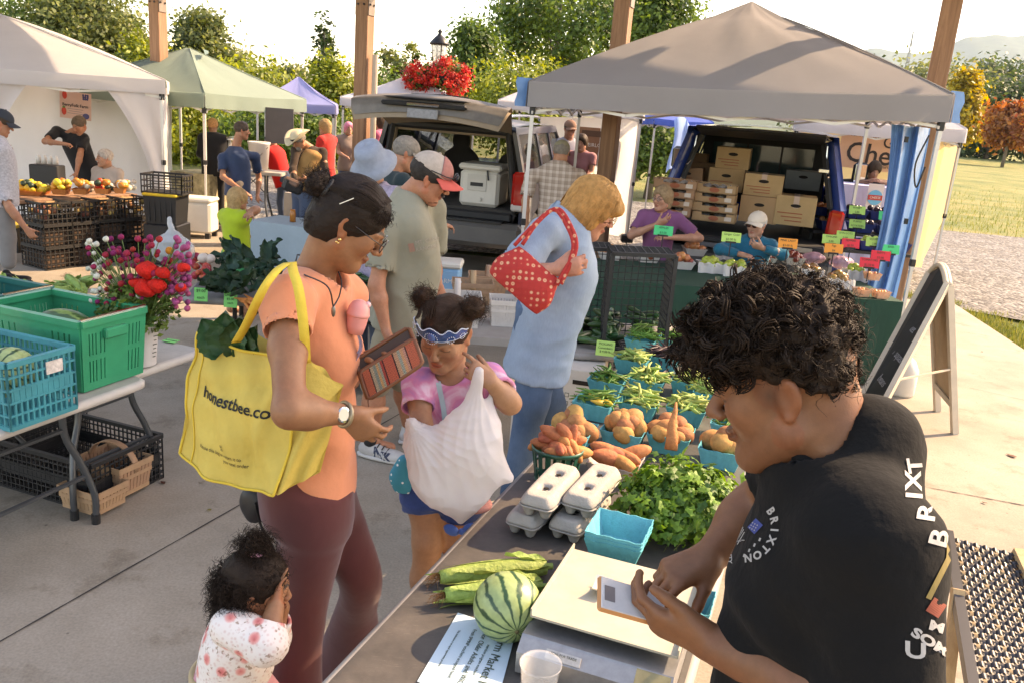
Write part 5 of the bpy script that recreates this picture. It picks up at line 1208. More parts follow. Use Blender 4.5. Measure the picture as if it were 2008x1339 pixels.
 # back print reading up the spine
 for(s_,px,py,sz,ang)in(('B',1848,1055,.038,0),('R',1842,1005,.038,6),('I',1836,972,.036,10),('X',1828,942,.036,14),('T',1816,912,.034,20),('M',1836,1228,.022,-20),('SOM',1815,1258,.022,-35),('U',1786,1275,.036,-8)):
  p,r_=hit_px(tb,px+8,py,20);u_=unit(np.cross(r_,V(0,0,1)));v_=np.cross(u_,r_);a=R(90+ang)if s_ in 'BRIXT' else R(ang+20)
  X=u_*math.cos(a)+v_*math.sin(a);Y_=-u_*math.sin(a)+v_*math.cos(a);decal(s_,sz,p,X*1.,Y_*.75,r_,tb,wp,so,base,bold=.001)
 for(px,py,w_,h_,a,m_)in((1862,1110,.006,.09,-.2,M('print_gold',(.20,.15,.05),.8,.3)),(1834,1190,.016,.02,-.3,M('print_rust',(.22,.05,.03),.8,.3))):
  p,r_=hit_px(tb,px,py,14);u_=unit(np.cross(r_,V(0,0,1)));v_=np.cross(u_,r_);mb=MB();rect2(mb,0,0,h_,w_,math.pi/2+a,8);patch_print(mb,tb,p,u_,v_,r_,m_,so,base,'back_print')
 T=Field();torso(T,hip+V(0,0,-.3),hip+V(0,0,.1),sd,[(0,.18,.15,0),(1,.185,.15,0)]);T.cone(hip+V(0,.09,-.2),V(hip[0],hip[1]+.1,.1),.1,.08);T.cone(hip+V(0,-.09,-.2),V(hip[0],hip[1]-.1,.1),.1,.08)
 fmesh('trousers',T,.014,cloth('grey_jeans',(.12,.105,.095),.9),o,base)
 # phone in his hands
 pc=at(1238,1180,1.255);ph=thing('phone','white smartphone in an amber case held by the young seller','phone',pc)
 X=unit(V(-.93,.10,-.12));Z=unit(V(.34,-.5,.78));Y_=np.cross(Z,X);X=np.cross(Y_,Z);Q=np.stack([X,Y_,Z],1)
 MB().box((0,0,0),(.148,.072,.011),Q,.005).build('case',M('amber_case',(.50,.22,.08),.25,.1,spec=.6),ph);MB().box(Q@V(0,0,.0065),(.138,.063,.003),Q,.001).build('screen',M('phone_screen',(.55,.55,.56),.12,.1,vs=30,spec=.6),ph)
 MB().box(Q@V(.052,0,.0085),(.022,.03,.001),Q).build('screen_icon',M('phone_icon',(.16,.15,.16),.3,.2),ph)
 return o
seller()
# ================================================================== woman in orange
def orange_woman():
 Y0=2.3;N=at(617,540,2.32);yaw=R(78);f=V(math.sin(yaw),math.cos(yaw),0);sd=V(f[1],-f[0],0);hip=at(618,925,2.36);base=V(hip[0],hip[1],0)
 h=hframe(at(688,436,2.30),R(76),R(34),R(4),1.02);sk=V(.27,.118,.058)
 SR,SL=at(562,592,2.12),N+V(.04,.18,-.09);ER=at(568,806,1.90);WR=at(682,812,2.03);EL=at(668,755,2.52);WL=at(703,704,2.37)
 F=Field();add_head(F,h,True,N,jaw=.96,neckr=.05,nose=.95,thick=.98);torso(F,hip,N,sd,[(q[0],q[1]*.82,q[2]*.78,0)for q in WOM],.04,-.012);[F.cone(N-V(0,0,.07),q,.05,.045,.04)for q in(SL,SR)]
 limb(F,SR,ER,WR,.044,.038,.025,.03);limb(F,SL,EL,WL,.044,.037,.025,.03)
 add_hand(F,WR,unit(at(722,848,2.06)-WR),V(.3,.8,-.35),1,(.45,.5,.55,.6),(.5,.4,.3),.98);
 dl=unit(at(770,690,2.33)-WL);add_hand(F,WL,dl,V(.1,-.45,-.85),-1,(.35,.35,.4,.45),(.5,.25,.1),.98)
 def cf(v):
  c=np.ones((len(v),3))*sk*(1+.11*wob(v,45,3)[:,None]*V(.5,1,1.1));return head_colors(v,h,c,sk,brow=(.03,.02,.015),lip=(.95,.55,.5),blush=.2)
 lo,hi=F.bounds();zc=N[2]-.06
 o=fmesh('person',F,.006,SKIN,None,base,[((V(lo[0],lo[1],zc)-.02,hi+.02),.0042),((V(lo[0]-.02,lo[1]-.02,1.02),V(hi[0]+.02,hi[1]+.02,zc-.02+.0042)),.0056)],colfn=cf,relaxn=2)
 tag(o,'woman in a peach sleeveless top with glasses, yellow tote on her arm','person')
 org=cloth('peach_top',(.66,.245,.13),.85,.08,8,.35,20)
 S=Field();torso(S,hip+V(0,0,-.02),N,sd,[(-.02,.165,.116,.008),(.2,.155,.108,.01),(.42,.138,.102,.01),(.64,.15,.116,.018),(.8,.15,.098,.006),(.9,.122,.08,0),(.985,.07,.066,0)],.03)
 S.cone(N-V(0,0,.04),SR+V(0,0,.0),.068,.058,.05);S.cone(N-V(0,0,.04),SL,.075,.06,.05);e=lerp(SR,ER,.30);sleeve(S,SR,e,.060,.064,.04);sleeve(S,SL,lerp(SL,EL,.3),.058,.06,.04)
 S.cone(N+V(.02,0,-.005),h.p(0,-.03,-.06),.073,.07,.006,True)
 def post(v,fc):
  n=vnormals(v,fc);q=v-N;d_=q@f;s_=q@sd
  w_=.010*np.sin(q[:,2]*30+d_*18+1.5*np.sin(s_*12))*np.exp(-((q[:,2]+.42)/.22)**2)*np.clip(.4+d_*4,0,1)
  return v+n*w_[:,None]
 so=fmesh('top',S,.0075,org,o,base,wr=[(.013,8,5),(.007,17,6)],post=post,relaxn=2)
 # maroon flared trousers
 mar=cloth('maroon_trousers',(.098,.026,.025),.8,.1,6,.2,12,sheen=.3)
 KR,AR=at(600,1165,2.28),at(560,1460,2.22);KL,AL_=at(704,1125,2.44),at(684,1300,2.66);AR[2]=max(AR[2],.06);AL_[2]=.06
 T=Field();torso(T,hip+V(0,0,-.14),hip+V(0,0,.14),sd,[(0,.158,.138,-.025),(.5,.165,.138,-.028),(1,.138,.108,0)],.04)
 HR,HL=hip+sd*.085+V(0,0,-.08),hip-sd*.085+V(0,0,-.08)
 for(a,b,c)in((HR,KR,AR),(HL,KL,AL_)):
  T.loft([(a+V(0,0,.06),.095,.108),(a,.104,.116),(lerp(a,b,.5),.088,.097),(b,.066,.073),(lerp(b,c,.45),.072,.078),(lerp(b,c,.8),.104,.112),(c,.13,.14)],sd,.05)
 fmesh('trousers',T,.011,mar,o,base,wr=[(.003,9,2),(.002,20,4)],relaxn=2)
 dks=M('dark_shoe',(.03,.025,.03),.6,.1)
 for a in(AR,AL_):shoe(o,base,V(a[0],a[1],0)-f*.08,V(a[0],a[1],0)+f*.19,dks,BP)
 # hair pulled back into a bun
 hm_=hair_mat('dark_brown',(.020,.013,.010),.42)
 def shp(F):F.ell(h.p(0,-.05,-.045),V(.045,.035,.03)*h.k,h.Q,.04)
 ho=hair_cap(h,hm_,o,base,.0035,.010,back=.018,low=-.045,fringe=.06,shape=shp,wr=[(.0025,90,3)])
 F=Field();bc=h.p(.02,-.128,.035);F.ell(bc,V(.034,.030,.034)*h.k,h.Q,.01);bo=fmesh('bun',F,.004,hm_,ho,base-np.array(ho.location),wr=[(.008,80,5)])
 MB().tube([h.p(.02+.026*math.cos(a),-.103,.038+.026*math.sin(a))-base for a in np.linspace(0,6.283,21)[:-1]],.0085,7,closed=True).build('hair_tie',BP,ho,True)
 mb=MB();g_=np.random.default_rng(4)
 for k in range(240):
  a=g_.uniform(-1.35,1.35);s0=h.p(.083*math.sin(a)*.9,.055-.02*abs(a),.055+.055*math.cos(a));s1=h.p(.09*math.sin(a),-.03,.042+.082*math.cos(a));s2=h.p(.02+.03*math.sin(a),-.108,.04+.02*math.cos(a))
  mb.tube(curve([s0-base,s1-base,s2-base],4),.0012,3,cap=False)
 mb.build('strands',hm_,ho,True)
 mb=MB();ix=sphere_pts(420,3);strands(mb,bc-base+ix*.026*h.k,ix*.6+g_.normal(size=(420,3))*.5,.03,6,.0010,.006,1.4,0,.2,6)
 ix2=[h.p(g_.uniform(-.085,.085),g_.uniform(.03,.075),.05+g_.uniform(.0,.035))-base for _ in range(360)];strands(mb,ix2,[h.d(*(g_.normal(size=3)))+h.d(0,.1,.2)for _ in ix2],.022,6,.0009,.005,1.5,0,.3,7)
 ix3=[h.p(g_.uniform(-.06,.06),-.085+g_.uniform(-.01,.02),-.045+g_.uniform(-.02,.02))-base for _ in range(260)];strands(mb,ix3,[h.d(*(g_.normal(size=3)))+h.d(0,-.6,-.3)for _ in ix3],.026,6,.0009,.006,1.5,0,.3,8)
 mb.build('curls',hm_,ho,True)
 p=h.p(.086,-.06,.035)-base;MB().bar(p,p+h.d(.004,.02,.035),.0022).build('hair_pin',M('silver',(.75,.75,.75),.3,0.,metal=.6),ho)
 gl=spectacles(h,o,base,M('dark_frame',(.015,.01,.01),.25,0.,coat=.5),.024)
 gold=M('gold',(.75,.5,.2),.25,.05,metal=1.)
 MB().ball(h.p(.087,-.006,-.040)-base,.005,8,6).ball(h.p(.087,-.004,-.050)-base,.0035,8,6).ball(h.p(.087,-.010,-.050)-base,.0035,8,6).build('earring',gold,o,True)
 # cord necklace with pendant
 pn=at(654,602,2.13);tb=bvh(so)
 pts=curve([N+V(-.055,.02,.05),N+V(-.03,-.075,.025),at(640,560,2.10),pn],8);pts2=curve([N+V(-.055,.02,.05),N+V(.02,.08,.03),at(668,545,2.30),at(666,578,2.2),pn],8)
 nk=MB().tube([q-base for q in pts],.0022,5).tube([q-base for q in pts2],.0022,5).build('necklace',BP,o,True);MB().ball(pn-base+V(.0,0,-.012),(.006,.004,.016),8,6).build('pendant',M('pewter',(.2,.19,.17),.35,.2,metal=.9),nk,True)
 # watch, ring
 dw=unit(WR-ER);c=lerp(ER,WR,.93);u_=unit(np.cross(dw,V(0,0,1)));v_=np.cross(dw,u_);wm=M('watch_strap',(.33,.26,.17),.35,.1,metal=.6)
 wo=MB().tube([c-base+(u_*math.cos(a)+v_*math.sin(a))*.0305 for a in np.linspace(0,6.283,25)[:-1]],.006,6,closed=True).build('watch_band',wm,o,True)
 n_=unit(V(.2,-1,.35));Qw=np.stack([unit(np.cross(n_,dw)),unit(dw),n_],1);MB().lathe([(.020,0),(.022,.004),(.020,.009)],20,c-base+n_*.030,Qw).build('watch_case',chrome,wo,True);MB().lathe([(.016,0.0093),(.016,.0105)],16,c-base+n_*.030,Qw).build('watch_dial',M('dial',(.6,.55,.45),.3,.1),wo)
 return o,base,dict(SR=SR,ER=ER,WR=WR,WL=WL,N=N,hip=hip,f=f,sd=sd)
OW,OWb,OWj=orange_woman()
# ---- yellow tote
yl=M('yellow_tote',(.62,.465,.115),.8,.09,vs=9,bump=.35,bs=55,thin=.12,spec=.2);yl2=M('yellow_trim',(.66,.46,.055),.8,.06,vs=9,bump=.3,bs=60)
TL,TR,BR_,BL_=at(388,652,2.24),at(606,700,2.10),at(545,968,2.02),at(352,888,2.2);gT,gB_=at(672,757,2.13),at(628,925,2.11)
tote=thing('tote_bag','yellow fabric tote bag with black lettering hanging on the arm of the peach-top woman','bag',(TL+BR_)/2);tbs=(TL+BR_)/2
def tf(u,v,off=0.):
 p=lerp(lerp(TL,TR,u),lerp(BL_,BR_,u),v);n_=unit(np.cross(TR-TL,BL_-TL));n_=n_ if n_[1]<0 else-n_
 b=.030*math.sin(math.pi*u)*math.sin(math.pi*min(1,v*1.1))+.010*math.sin(u*9+v*5)*v+.007*math.sin(u*19-v*11)+.012*math.exp(-((u-.60-.12*v)/.035)**2)*(-1)*v+.010*math.exp(-((u-.82+.1*v)/.04)**2)+.005*math.sin(v*23+u*8)*(1-v)
 sagt=-.022*math.sin(math.pi*u)*(1-v)**2+(-.035*math.sin(math.pi*u**.8))*v**3
 return p+n_*(b+off)+V(0,0,sagt)-tbs
MB().grid(lambda u,v:tuple(tf(u,v)),44,40).build('front_panel',yl,tote,True)
def gf(u,v):
 p=lerp(lerp(TR,gT,u),lerp(BR_,gB_,u),v);return tuple(p-tbs+V(.0,-.018*math.sin(math.pi*u)*math.sin(v*3)-.012*math.sin(u*11+v*7),.01*math.sin(v*9)*u))
MB().grid(gf,18,24).build('gusset',yl,tote,True)
dp=V(.16,.16,.02)
MB().grid(lambda u,v:tuple(lerp(lerp(TL+dp*.55,gT,u),lerp(BL_+dp*.5,gB_,u),v)-tbs),12,12).build('back_panel',yl,tote,True)
MB().grid(lambda u,v:tuple(lerp(lerp(TL,TL+dp*.55,u)-V(0,0,.02*math.sin(math.pi*u)),lerp(BL_,BL_+dp*.5,u),v)-tbs),8,12).build('gusset',yl,tote,True)
MB().grid(lambda u,v:tuple(lerp(tf(u,1.),lerp(BL_+dp*.5,gB_,u)-tbs,v)),44,6).build('bottom',yl,tote,True)
# piping and folded flap
MB().tube([tf(u,0,.003)for u in np.linspace(0,1,30)],.004,5).build('hem',yl2,tote,True);MB().tube([tf(0,v,.002)for v in np.linspace(0,1,24)],.004,5).build('piping',yl2,tote,True);MB().tube([tf(.085+.02*v,v,.002)for v in np.linspace(0,1,24)],.0022,5).build('seam',yl2,tote,True);MB().tube([tf(u,1,.002)for u in np.linspace(0,1,30)],.004,5).build('piping',yl2,tote,True)
MB().tube([tf(1,v,.002)for v in np.linspace(0,1,24)],.004,5).build('piping',yl2,tote,True)
fl=[at(600,705,2.09),at(672,757,2.11),at(640,790,2.08),at(598,770,2.06)];MB().grid(lambda u,v:tuple(lerp(lerp(fl[0],fl[1],u),lerp(fl[3],fl[2],u),v)-tbs+V(0,-.01*math.sin(math.pi*u),0)),8,6).build('flap',yl,tote,True)
for pts in([(463,672,2.17),(482,640,2.10),(503,595,2.035),(522,558,2.03),(545,528,2.07),(565,515,2.14)],[(600,712,2.03),(597,660,2.0),(592,610,2.0),(585,565,2.02),(575,532,2.07),(572,514,2.14)]):
 pts=curve([at(*q)for q in pts],6);d_=V(.9,.25,.1)*.013;v=[x-tbs for w_ in pts for x in(w_-d_,w_+d_)];mb=MB().add(v,[(2*i,2*i+1,2*i+3,2*i+2)for i in range(len(pts)-1)]);o=mb.build('strap',yl2,tote,True);o.modifiers.new('th','SOLIDIFY').thickness=.003
def tote_text(s,size,u0,v0,ang,name='lettering',bold=.0):
 cu=bpy.data.curves.new('t','FONT');cu.body=s;cu.size=size;cu.align_x='LEFT';cu.align_y='CENTER';cu.resolution_u=3;cu.offset=bold
 o=bpy.data.objects.new('t',cu);me=bpy.data.meshes.new_from_object(o);bpy.data.objects.remove(o);bpy.data.curves.remove(cu)
 wid,hgt=np.linalg.norm(TR-TL),np.linalg.norm(BL_-TL)
 for vv in me.vertices:
  x,y=vv.co[0],vv.co[1];c,s_=math.cos(ang),math.sin(ang);x,y=x*c-y*s_,x*s_+y*c;vv.co=Vector(tf(u0+x/wid,v0-y/hgt,.0025))
 me.materials.append(M('bag_ink',(.012,.012,.012),.7,0.));o=bpy.data.objects.new(name,me);link(o);o.parent=tote
tote_text('honestbee.com',.0455,.155,.425,R(-1),bold=.0008);tote_text('Reuse this bag or return it to',.0125,.22,.815,R(0));tote_text('your next order',.0125,.45,.855,R(0));tote_text('%',.02,.43,.765,0.,'recycle_mark')
# leafy greens poking out of the tote
def big_leaf(par,base_,tip,wid,mat,cup=.02,n=10,wave=.006,name='leaf',nrm=V(0,-1,.5)):
 base_,tip=np.asarray(base_,float),np.asarray(tip,float);ax=tip-base_;s_=unit(np.cross(ax,nrm));nn=unit(np.cross(s_,ax))
 def fn(u,v):
  t_=u;w_=wid*math.sin(math.pi*min(1,.08+.92*t_)**.75)**.8*(1+.05*math.sin(t_*40));x=(v-.5)*2
  return tuple(base_+ax*t_+s_*x*w_+nn*(cup*(x*x)-cup*.8*t_*t_+wave*math.sin(t_*14+x*5)*abs(x)))
 return MB().grid(fn,n*2,n).build(name,mat,par,True)
chm=M('collard_green',(.022,.075,.022),.5,.35,vs=25,bump=.6,bs=45,rand=.2,thin=.15)
gr=thing('collard_leaves','dark green leaf bunch poking out of the yellow tote','vegetable',at(450,668,2.2));gb=at(450,668,2.2)
for(a,b,w_)in(((440,690),(395,625),.05),((450,690),(440,612),.055),((480,700),(500,640),.04),((470,695),(470,622),.05)):
 big_leaf(gr,at(*a,2.2)-gb,at(*b,2.18)-gb,w_,chm)
 # ---- wallet in her left hand
wl=thing('wallet','open zip wallet with red woven bands in the hand of the peach-top woman','wallet',at(765,715,2.30));wb=at(765,715,2.30)
def wallet_mat():
 m,nt,b=_mat('woven_bands');tc=N(nt,'TexCoord');sp=N(nt,'SeparateXYZ');L(nt,tc,'UV',sp,0)
 bands=ramp(nt,[(0,(.22,.05,.02)),(.04,(.5,.11,.05)),(.155,(.03,.01,.01)),(.17,(.42,.32,.2)),(.22,(.22,.25,.2)),(.27,(.55,.3,.12)),(.31,(.3,.3,.22)),(.35,(.4,.05,.03)),(.39,(.04,.01,.01)),(.41,(.5,.10,.05)),(.57,(.04,.01,.01)),(.59,(.5,.28,.16)),(.66,(.3,.32,.25)),(.71,(.6,.3,.15)),(.76,(.5,.25,.18)),(.80,(.05,.01,.01)),(.82,(.52,.12,.06)),(.97,(.2,.05,.02))],'CONSTANT');L(nt,sp,0,bands,0)
 # zigzag/diamond weave in dark thread
 def wave(src,sc,op='PINGPONG'):
  a=N(nt,'Math',operation='MULTIPLY',i_1=sc);L(nt,sp,src,a,0);c=N(nt,'Math',operation='PINGPONG',i_1=.5);L(nt,a,0,c,0);return c
 zx,zy=wave(0,14.),wave(1,4.);ad=N(nt,'Math',operation='ADD');L(nt,zx,0,ad,0);L(nt,zy,0,ad,1);md=N(nt,'Math',operation='PINGPONG',i_1=.14);L(nt,ad,0,md,0);gt=N(nt,'Math',operation='GREATER_THAN',i_1=.075);L(nt,md,0,gt,0)
 mx=N(nt,'MixRGB');L(nt,gt,0,mx,0);L(nt,bands,0,mx,2);dkm=N(nt,'MixRGB',blend_type='MULTIPLY',i_0=.85);L(nt,bands,0,dkm,1);dkm.inputs[2].default_value=(.12,.06,.06,1);L(nt,dkm,0,mx,1)
 wv=N(nt,'TexNoise',i_Scale=260.);L(nt,tc,'UV',wv,'Vector');m2=N(nt,'MixRGB',blend_type='OVERLAY',i_0=.5);L(nt,mx,0,m2,1);L(nt,wv,0,m2,2);L(nt,m2,0,b,'Base Color');b.inputs['Roughness'].default_value=.9
 return m
lth=M('brown_leather',(.16,.055,.022),.45,.15,vs=20);dki=M('wallet_inside',(.06,.035,.025),.7,.1)
c4_=[at(705,730,2.24),at(812,664,2.30),at(829,712,2.28),at(722,783,2.22)]
nw=unit(np.cross(c4_[1]-c4_[0],c4_[3]-c4_[0]));nw=nw if nw[1]<0 else-nw
def wall_face(off,nu=16,nv=8,inset=0.):
 return lambda u,v:tuple(lerp(lerp(c4_[0],c4_[1],inset+(1-2*inset)*u),lerp(c4_[3],c4_[2],inset+(1-2*inset)*u),inset+(1-2*inset)*v)+nw*(off+.006*math.sin(math.pi*u)*math.sin(math.pi*v))-wb)
fo=MB().grid(wall_face(0.),16,8).build('woven_face',wallet_mat(),wl,True);uv=fo.data.uv_layers.new(name='UVMap')
for lp in fo.data.loops:i=lp.vertex_index;uv.data[lp.index].uv=((i//9)/16,(i%9)/8)
mb=MB();ring=[c4_[0],c4_[1],c4_[2],c4_[3]];pts=[]
for i in range(4):pts+=[lerp(ring[i],ring[(i+1)%4],.06),lerp(ring[i],ring[(i+1)%4],.5),lerp(ring[i],ring[(i+1)%4],.94)]
mb.tube([p-wb-nw*.006 for p in pts],.0075,8,closed=True);mb.build('zip_edge',lth,wl,True)
oth=[p+V(-.018,.035,.018)*s_ for p,s_ in zip(c4_,(1.2,1.2,.25,.25))]
mb=MB();pts=[]
for i in range(4):pts+=[lerp(oth[i],oth[(i+1)%4],.06),lerp(oth[i],oth[(i+1)%4],.5),lerp(oth[i],oth[(i+1)%4],.94)]
mb.tube([p-wb for p in pts],.006,8,closed=True).build('zip_edge',lth,wl,True);MB().grid(lambda u,v:tuple(lerp(lerp(oth[0],oth[1],u),lerp(oth[3],oth[2],u),v)-wb),6,6).build('back_face',dki,wl,True)
MB().grid(lambda u,v:tuple(lerp(lerp(c4_[0],c4_[1],u),lerp(oth[0],oth[1],u),v)-V(0,0,.02)-wb),6,3).build('lining',dki,wl,True)
p=c4_[3]-wb;MB().tube([p,p+V(.004,-.002,-.03),p+V(.003,0,-.055)],.0025,5).build('zip_pull',lth,wl,True)
# ---- pink rattle cup clipped at her chest, lilac ribbon
pk_=at(702,618,2.27);t=thing('pink_cup','round pink sippy cup with a small knob at the chest of the peach-top woman','cup',pk_);pm_=M('pink_plastic',(.74,.29,.26),.38,.05)
Q=rotz(R(10))@roty(R(8));MB().lathe([(.002,-.054),(.022,-.053),(.027,-.03),(.03,-.004),(.031,.0)],20,rot=Q).build('cup',pm_,t,True);MB().lathe([(.0315,-.002),(.0325,.004),(.031,.008),(.029,.022),(.022,.036),(.010,.043),(.001,.044)],20,rot=Q).build('dome_lid',pm_,t,True);MB().ball(Q@V(.022,0,.034),.009,8,6).build('knob',M('pale_pink',(.75,.45,.45),.4,.05),t,True)
lil=M('lilac_fabric',(.55,.48,.62),.8,.1);MB().grid(lambda u,v:(.012*(u-.5)+.012*math.sin(v*4),.01*math.sin(u*5),-.05-.09*v),4,10).build('ribbon',lil,t,True)
# ---- small drawstring pouch behind her hip
dp_=at(505,985,2.33);t=thing('drawstring_pouch','small black and beige drawstring pouch hanging behind the yellow tote','bag',dp_);F=Field();F.ell(dp_+V(-.01,0,-.005),(.045,.03,.06),None,.02);fmesh('pouch',F,.006,BP,t,dp_,wr=(.006,30,2));F=Field();F.ell(dp_+V(.055,.02,-.012),(.04,.02,.035),None,.02);fmesh('pouch_side',F,.006,M('beige_cloth',(.62,.52,.42),.8,.1),t,dp_)
mb=MB();
for k in(0,.012):mb.tube([q-dp_ for q in curve([at(500,985,2.29),at(512,1030,2.28),at(530,1065,2.24),at(548,1100,2.2)],6)]+[],.004+.0*k,5)
mb.build('cord',BP,t,True)
# ================================================================== toddler at her leg
def toddler():
 Nk=at(478,1212,1.98);yaw=R(72);f=V(math.sin(yaw),math.cos(yaw),0);sd=V(f[1],-f[0],0);hip=at(452,1330,1.98);base=V(hip[0],hip[1],0);sk=V(.30,.135,.068)
 h=hframe(at(503,1150,1.99),R(70),R(12),R(2),.86);SR,SL=at(452,1228,1.90),Nk+V(.0,.10,-.03);ER=at(522,1262,1.87);WR=at(540,1190,1.93);EL=at(530,1250,2.08);WL=at(552,1190,2.06)
 F=Field();add_head(F,h,True,Nk,jaw=.9,neckr=.045,nose=.8,thick=1.05);torso(F,hip,Nk,sd,[(t,w_*.5,d_*.55,0)for t,w_,d_,q in MAN],.03,-.012)
 [F.cone(Nk-V(0,0,.05),q,.04,.034,.03)for q in(SL,SR)];limb(F,SR,ER,WR,.032,.03,.023,.02);limb(F,SL,EL,WL,.032,.03,.023,.02);add_hand(F,WR,unit(at(551,1140,1.97)-WR),V(.9,.2,.1),1,(.15,.12,.15,.25),(.7,.1,.1),.58);add_hand(F,WL,unit(at(556,1140,2.04)-WL),V(.9,.2,0),-1,(.2,.2,.2,.2),(.6,.1,.1),.58)
 for q in(-1,1):limb(F,hip+sd*q*.05,V(hip[0]+.02,hip[1]-q*.05,.28),V(hip[0],hip[1]-q*.05,.05),.06,.04,.03)
 o=fmesh('person',F,.005,SKIN,None,base,[((F.bounds()[0]*V(1,1,0)+V(-.02,-.02,Nk[2]-.12),F.bounds()[1]+.02),.0034),((F.bounds()[0]-.02,F.bounds()[1]*V(1,1,0)+V(.02,.02,Nk[2]-.12)),.01)],colfn=lambda v:head_colors(v,h,np.ones((len(v),3))*sk,sk,brow=(.06,.04,.03)),relaxn=2)
 tag(o,'toddler with curly top knot and floral top hiding her face against a leg','person')
 # floral top
 m,nt,b=_mat('floral_cotton');tc=N_(nt,tc=True);vo=N2(nt,'TexVoronoi',17.,tc);r1=ramp(nt,[(0,(.55,.10,.10)),(.16,(.70,.24,.22)),(.24,(.74,.40,.36)),(.30,(.72,.66,.62)),(1,(.74,.68,.64))]);L(nt,vo,'Distance',r1,0)
 nz=N2(nt,'TexNoise',70.,tc);r2=ramp(nt,[(.60,(1,1,1)),(.66,(.42,.30,.22))]);L(nt,nz,0,r2,0);mx=N(nt,'MixRGB',blend_type='MULTIPLY',i_0=.8);L(nt,r1,0,mx,1)
 pet=N2(nt,'TexVoronoi',85.,tc);r3=ramp(nt,[(.15,(.8,.55,.52)),(.45,(1,1,1))]);L(nt,pet,'Distance',r3,0);m2=N(nt,'MixRGB',blend_type='MULTIPLY',i_0=.55);L(nt,mx,0,m2,1);L(nt,r3,0,m2,2);L(nt,r2,0,mx,2);L(nt,m2,0,b,'Base Color');b.inputs['Roughness'].default_value=.85
 S=Field();torso(S,hip+V(0,0,.0),Nk,sd,[(-.02,.098,.090,0),(.3,.103,.098,.005),(.6,.108,.095,.003),(.82,.10,.08,0),(.93,.075,.062,0),(1.0,.045,.045,0)],.02)
 for(a,e,w_)in((SR,ER,WR),(SL,EL,WL)):S.cone(a,e,.050,.049,.025);sleeve(S,e,lerp(e,w_,.62),.049,.042,.02)
 fmesh('top',S,.0045,m,o,base,wr=[(.006,14,2),(.003,34,4)],relaxn=2)
 S=Field();torso(S,hip+V(0,0,-.32),hip+V(0,0,.03),sd,[(0,.19,.19,0),(.6,.15,.15,0),(.9,.105,.10,0),(1,.10,.095,0)],.02);fmesh('skirt',S,.008,cloth('pink_tulle',(.72,.32,.33),.9,.12),o,base,wr=[(.012,22,3)])
 MB().tube([hip+V(0,0,.022)+sd*.104*math.cos(a)+f*.099*math.sin(a)-base for a in np.linspace(0,6.283,41)[:-1]],.011,6,closed=True).build('waistband',cloth('gold_trim',(.45,.33,.18),.6,.2),o,True)
 hm_=hair_mat('toddler_brown',(.022,.013,.009),.45)
 ho=hair_cap(h,hm_,o,base,.0042,.010,back=.035,low=-.05,fringe=.05,wr=[(.005,60,3)]);g_=np.random.default_rng(8);mb=MB()
 bc=h.p(0,-.03,.145)-base;sp=sphere_pts(520,5);strands(mb,bc+sp*.02,sp*.5+g_.normal(size=(520,3))*.5+h.d(0,-.25,.1),.055,8,.0012,.011,1.7,.2,.2,3)
 co=np.array([v.co[:]for v in ho.data.vertices]);nn=np.array([v.normal[:]for v in ho.data.vertices]);lc=h.inv(co+base);ok=np.where((lc[:,1]<-.02)&(lc[:,2]<.05))[0];ix=g_.choice(ok,1500)
 strands(mb,co[ix]-nn[ix]*.005,nn[ix]*.55+g_.normal(size=(1500,3))*.45+V(0,0,-.35),.045,8,.0012,.010,1.6,.25,.2,4)
 ix=g_.choice(np.where(lc[:,1]>-.03)[0],500);strands(mb,co[ix]-nn[ix]*.004,nn[ix]*.3+g_.normal(size=(500,3))*.5,.03,7,.001,.006,1.4,0,.2,9);ok=np.where(lc[:,2]>.04)[0];ix=g_.choice(ok,700);tgt=h.p(0,-.03,.13)-base;strands(mb,co[ix],unitrows(tgt-co[ix]),.05,6,.0012,.0015,1.,0,.1,5)
 mb.build('curls',hm_,ho,True);MB().tube([h.p(.024*math.cos(a),-.028+.024*math.sin(a),.122)-base for a in np.linspace(0,6.283,17)[:-1]],.008,6,closed=True).build('hair_tie',M('pink_band',(.75,.35,.45),.7,.1),ho,True)
 return o
def N_(nt,tc=True):return N(nt,'TexCoord')
def N2(nt,t,sc,tc):n=N(nt,t,i_Scale=sc);L(nt,tc,'Object',n,'Vector');return n
toddler()
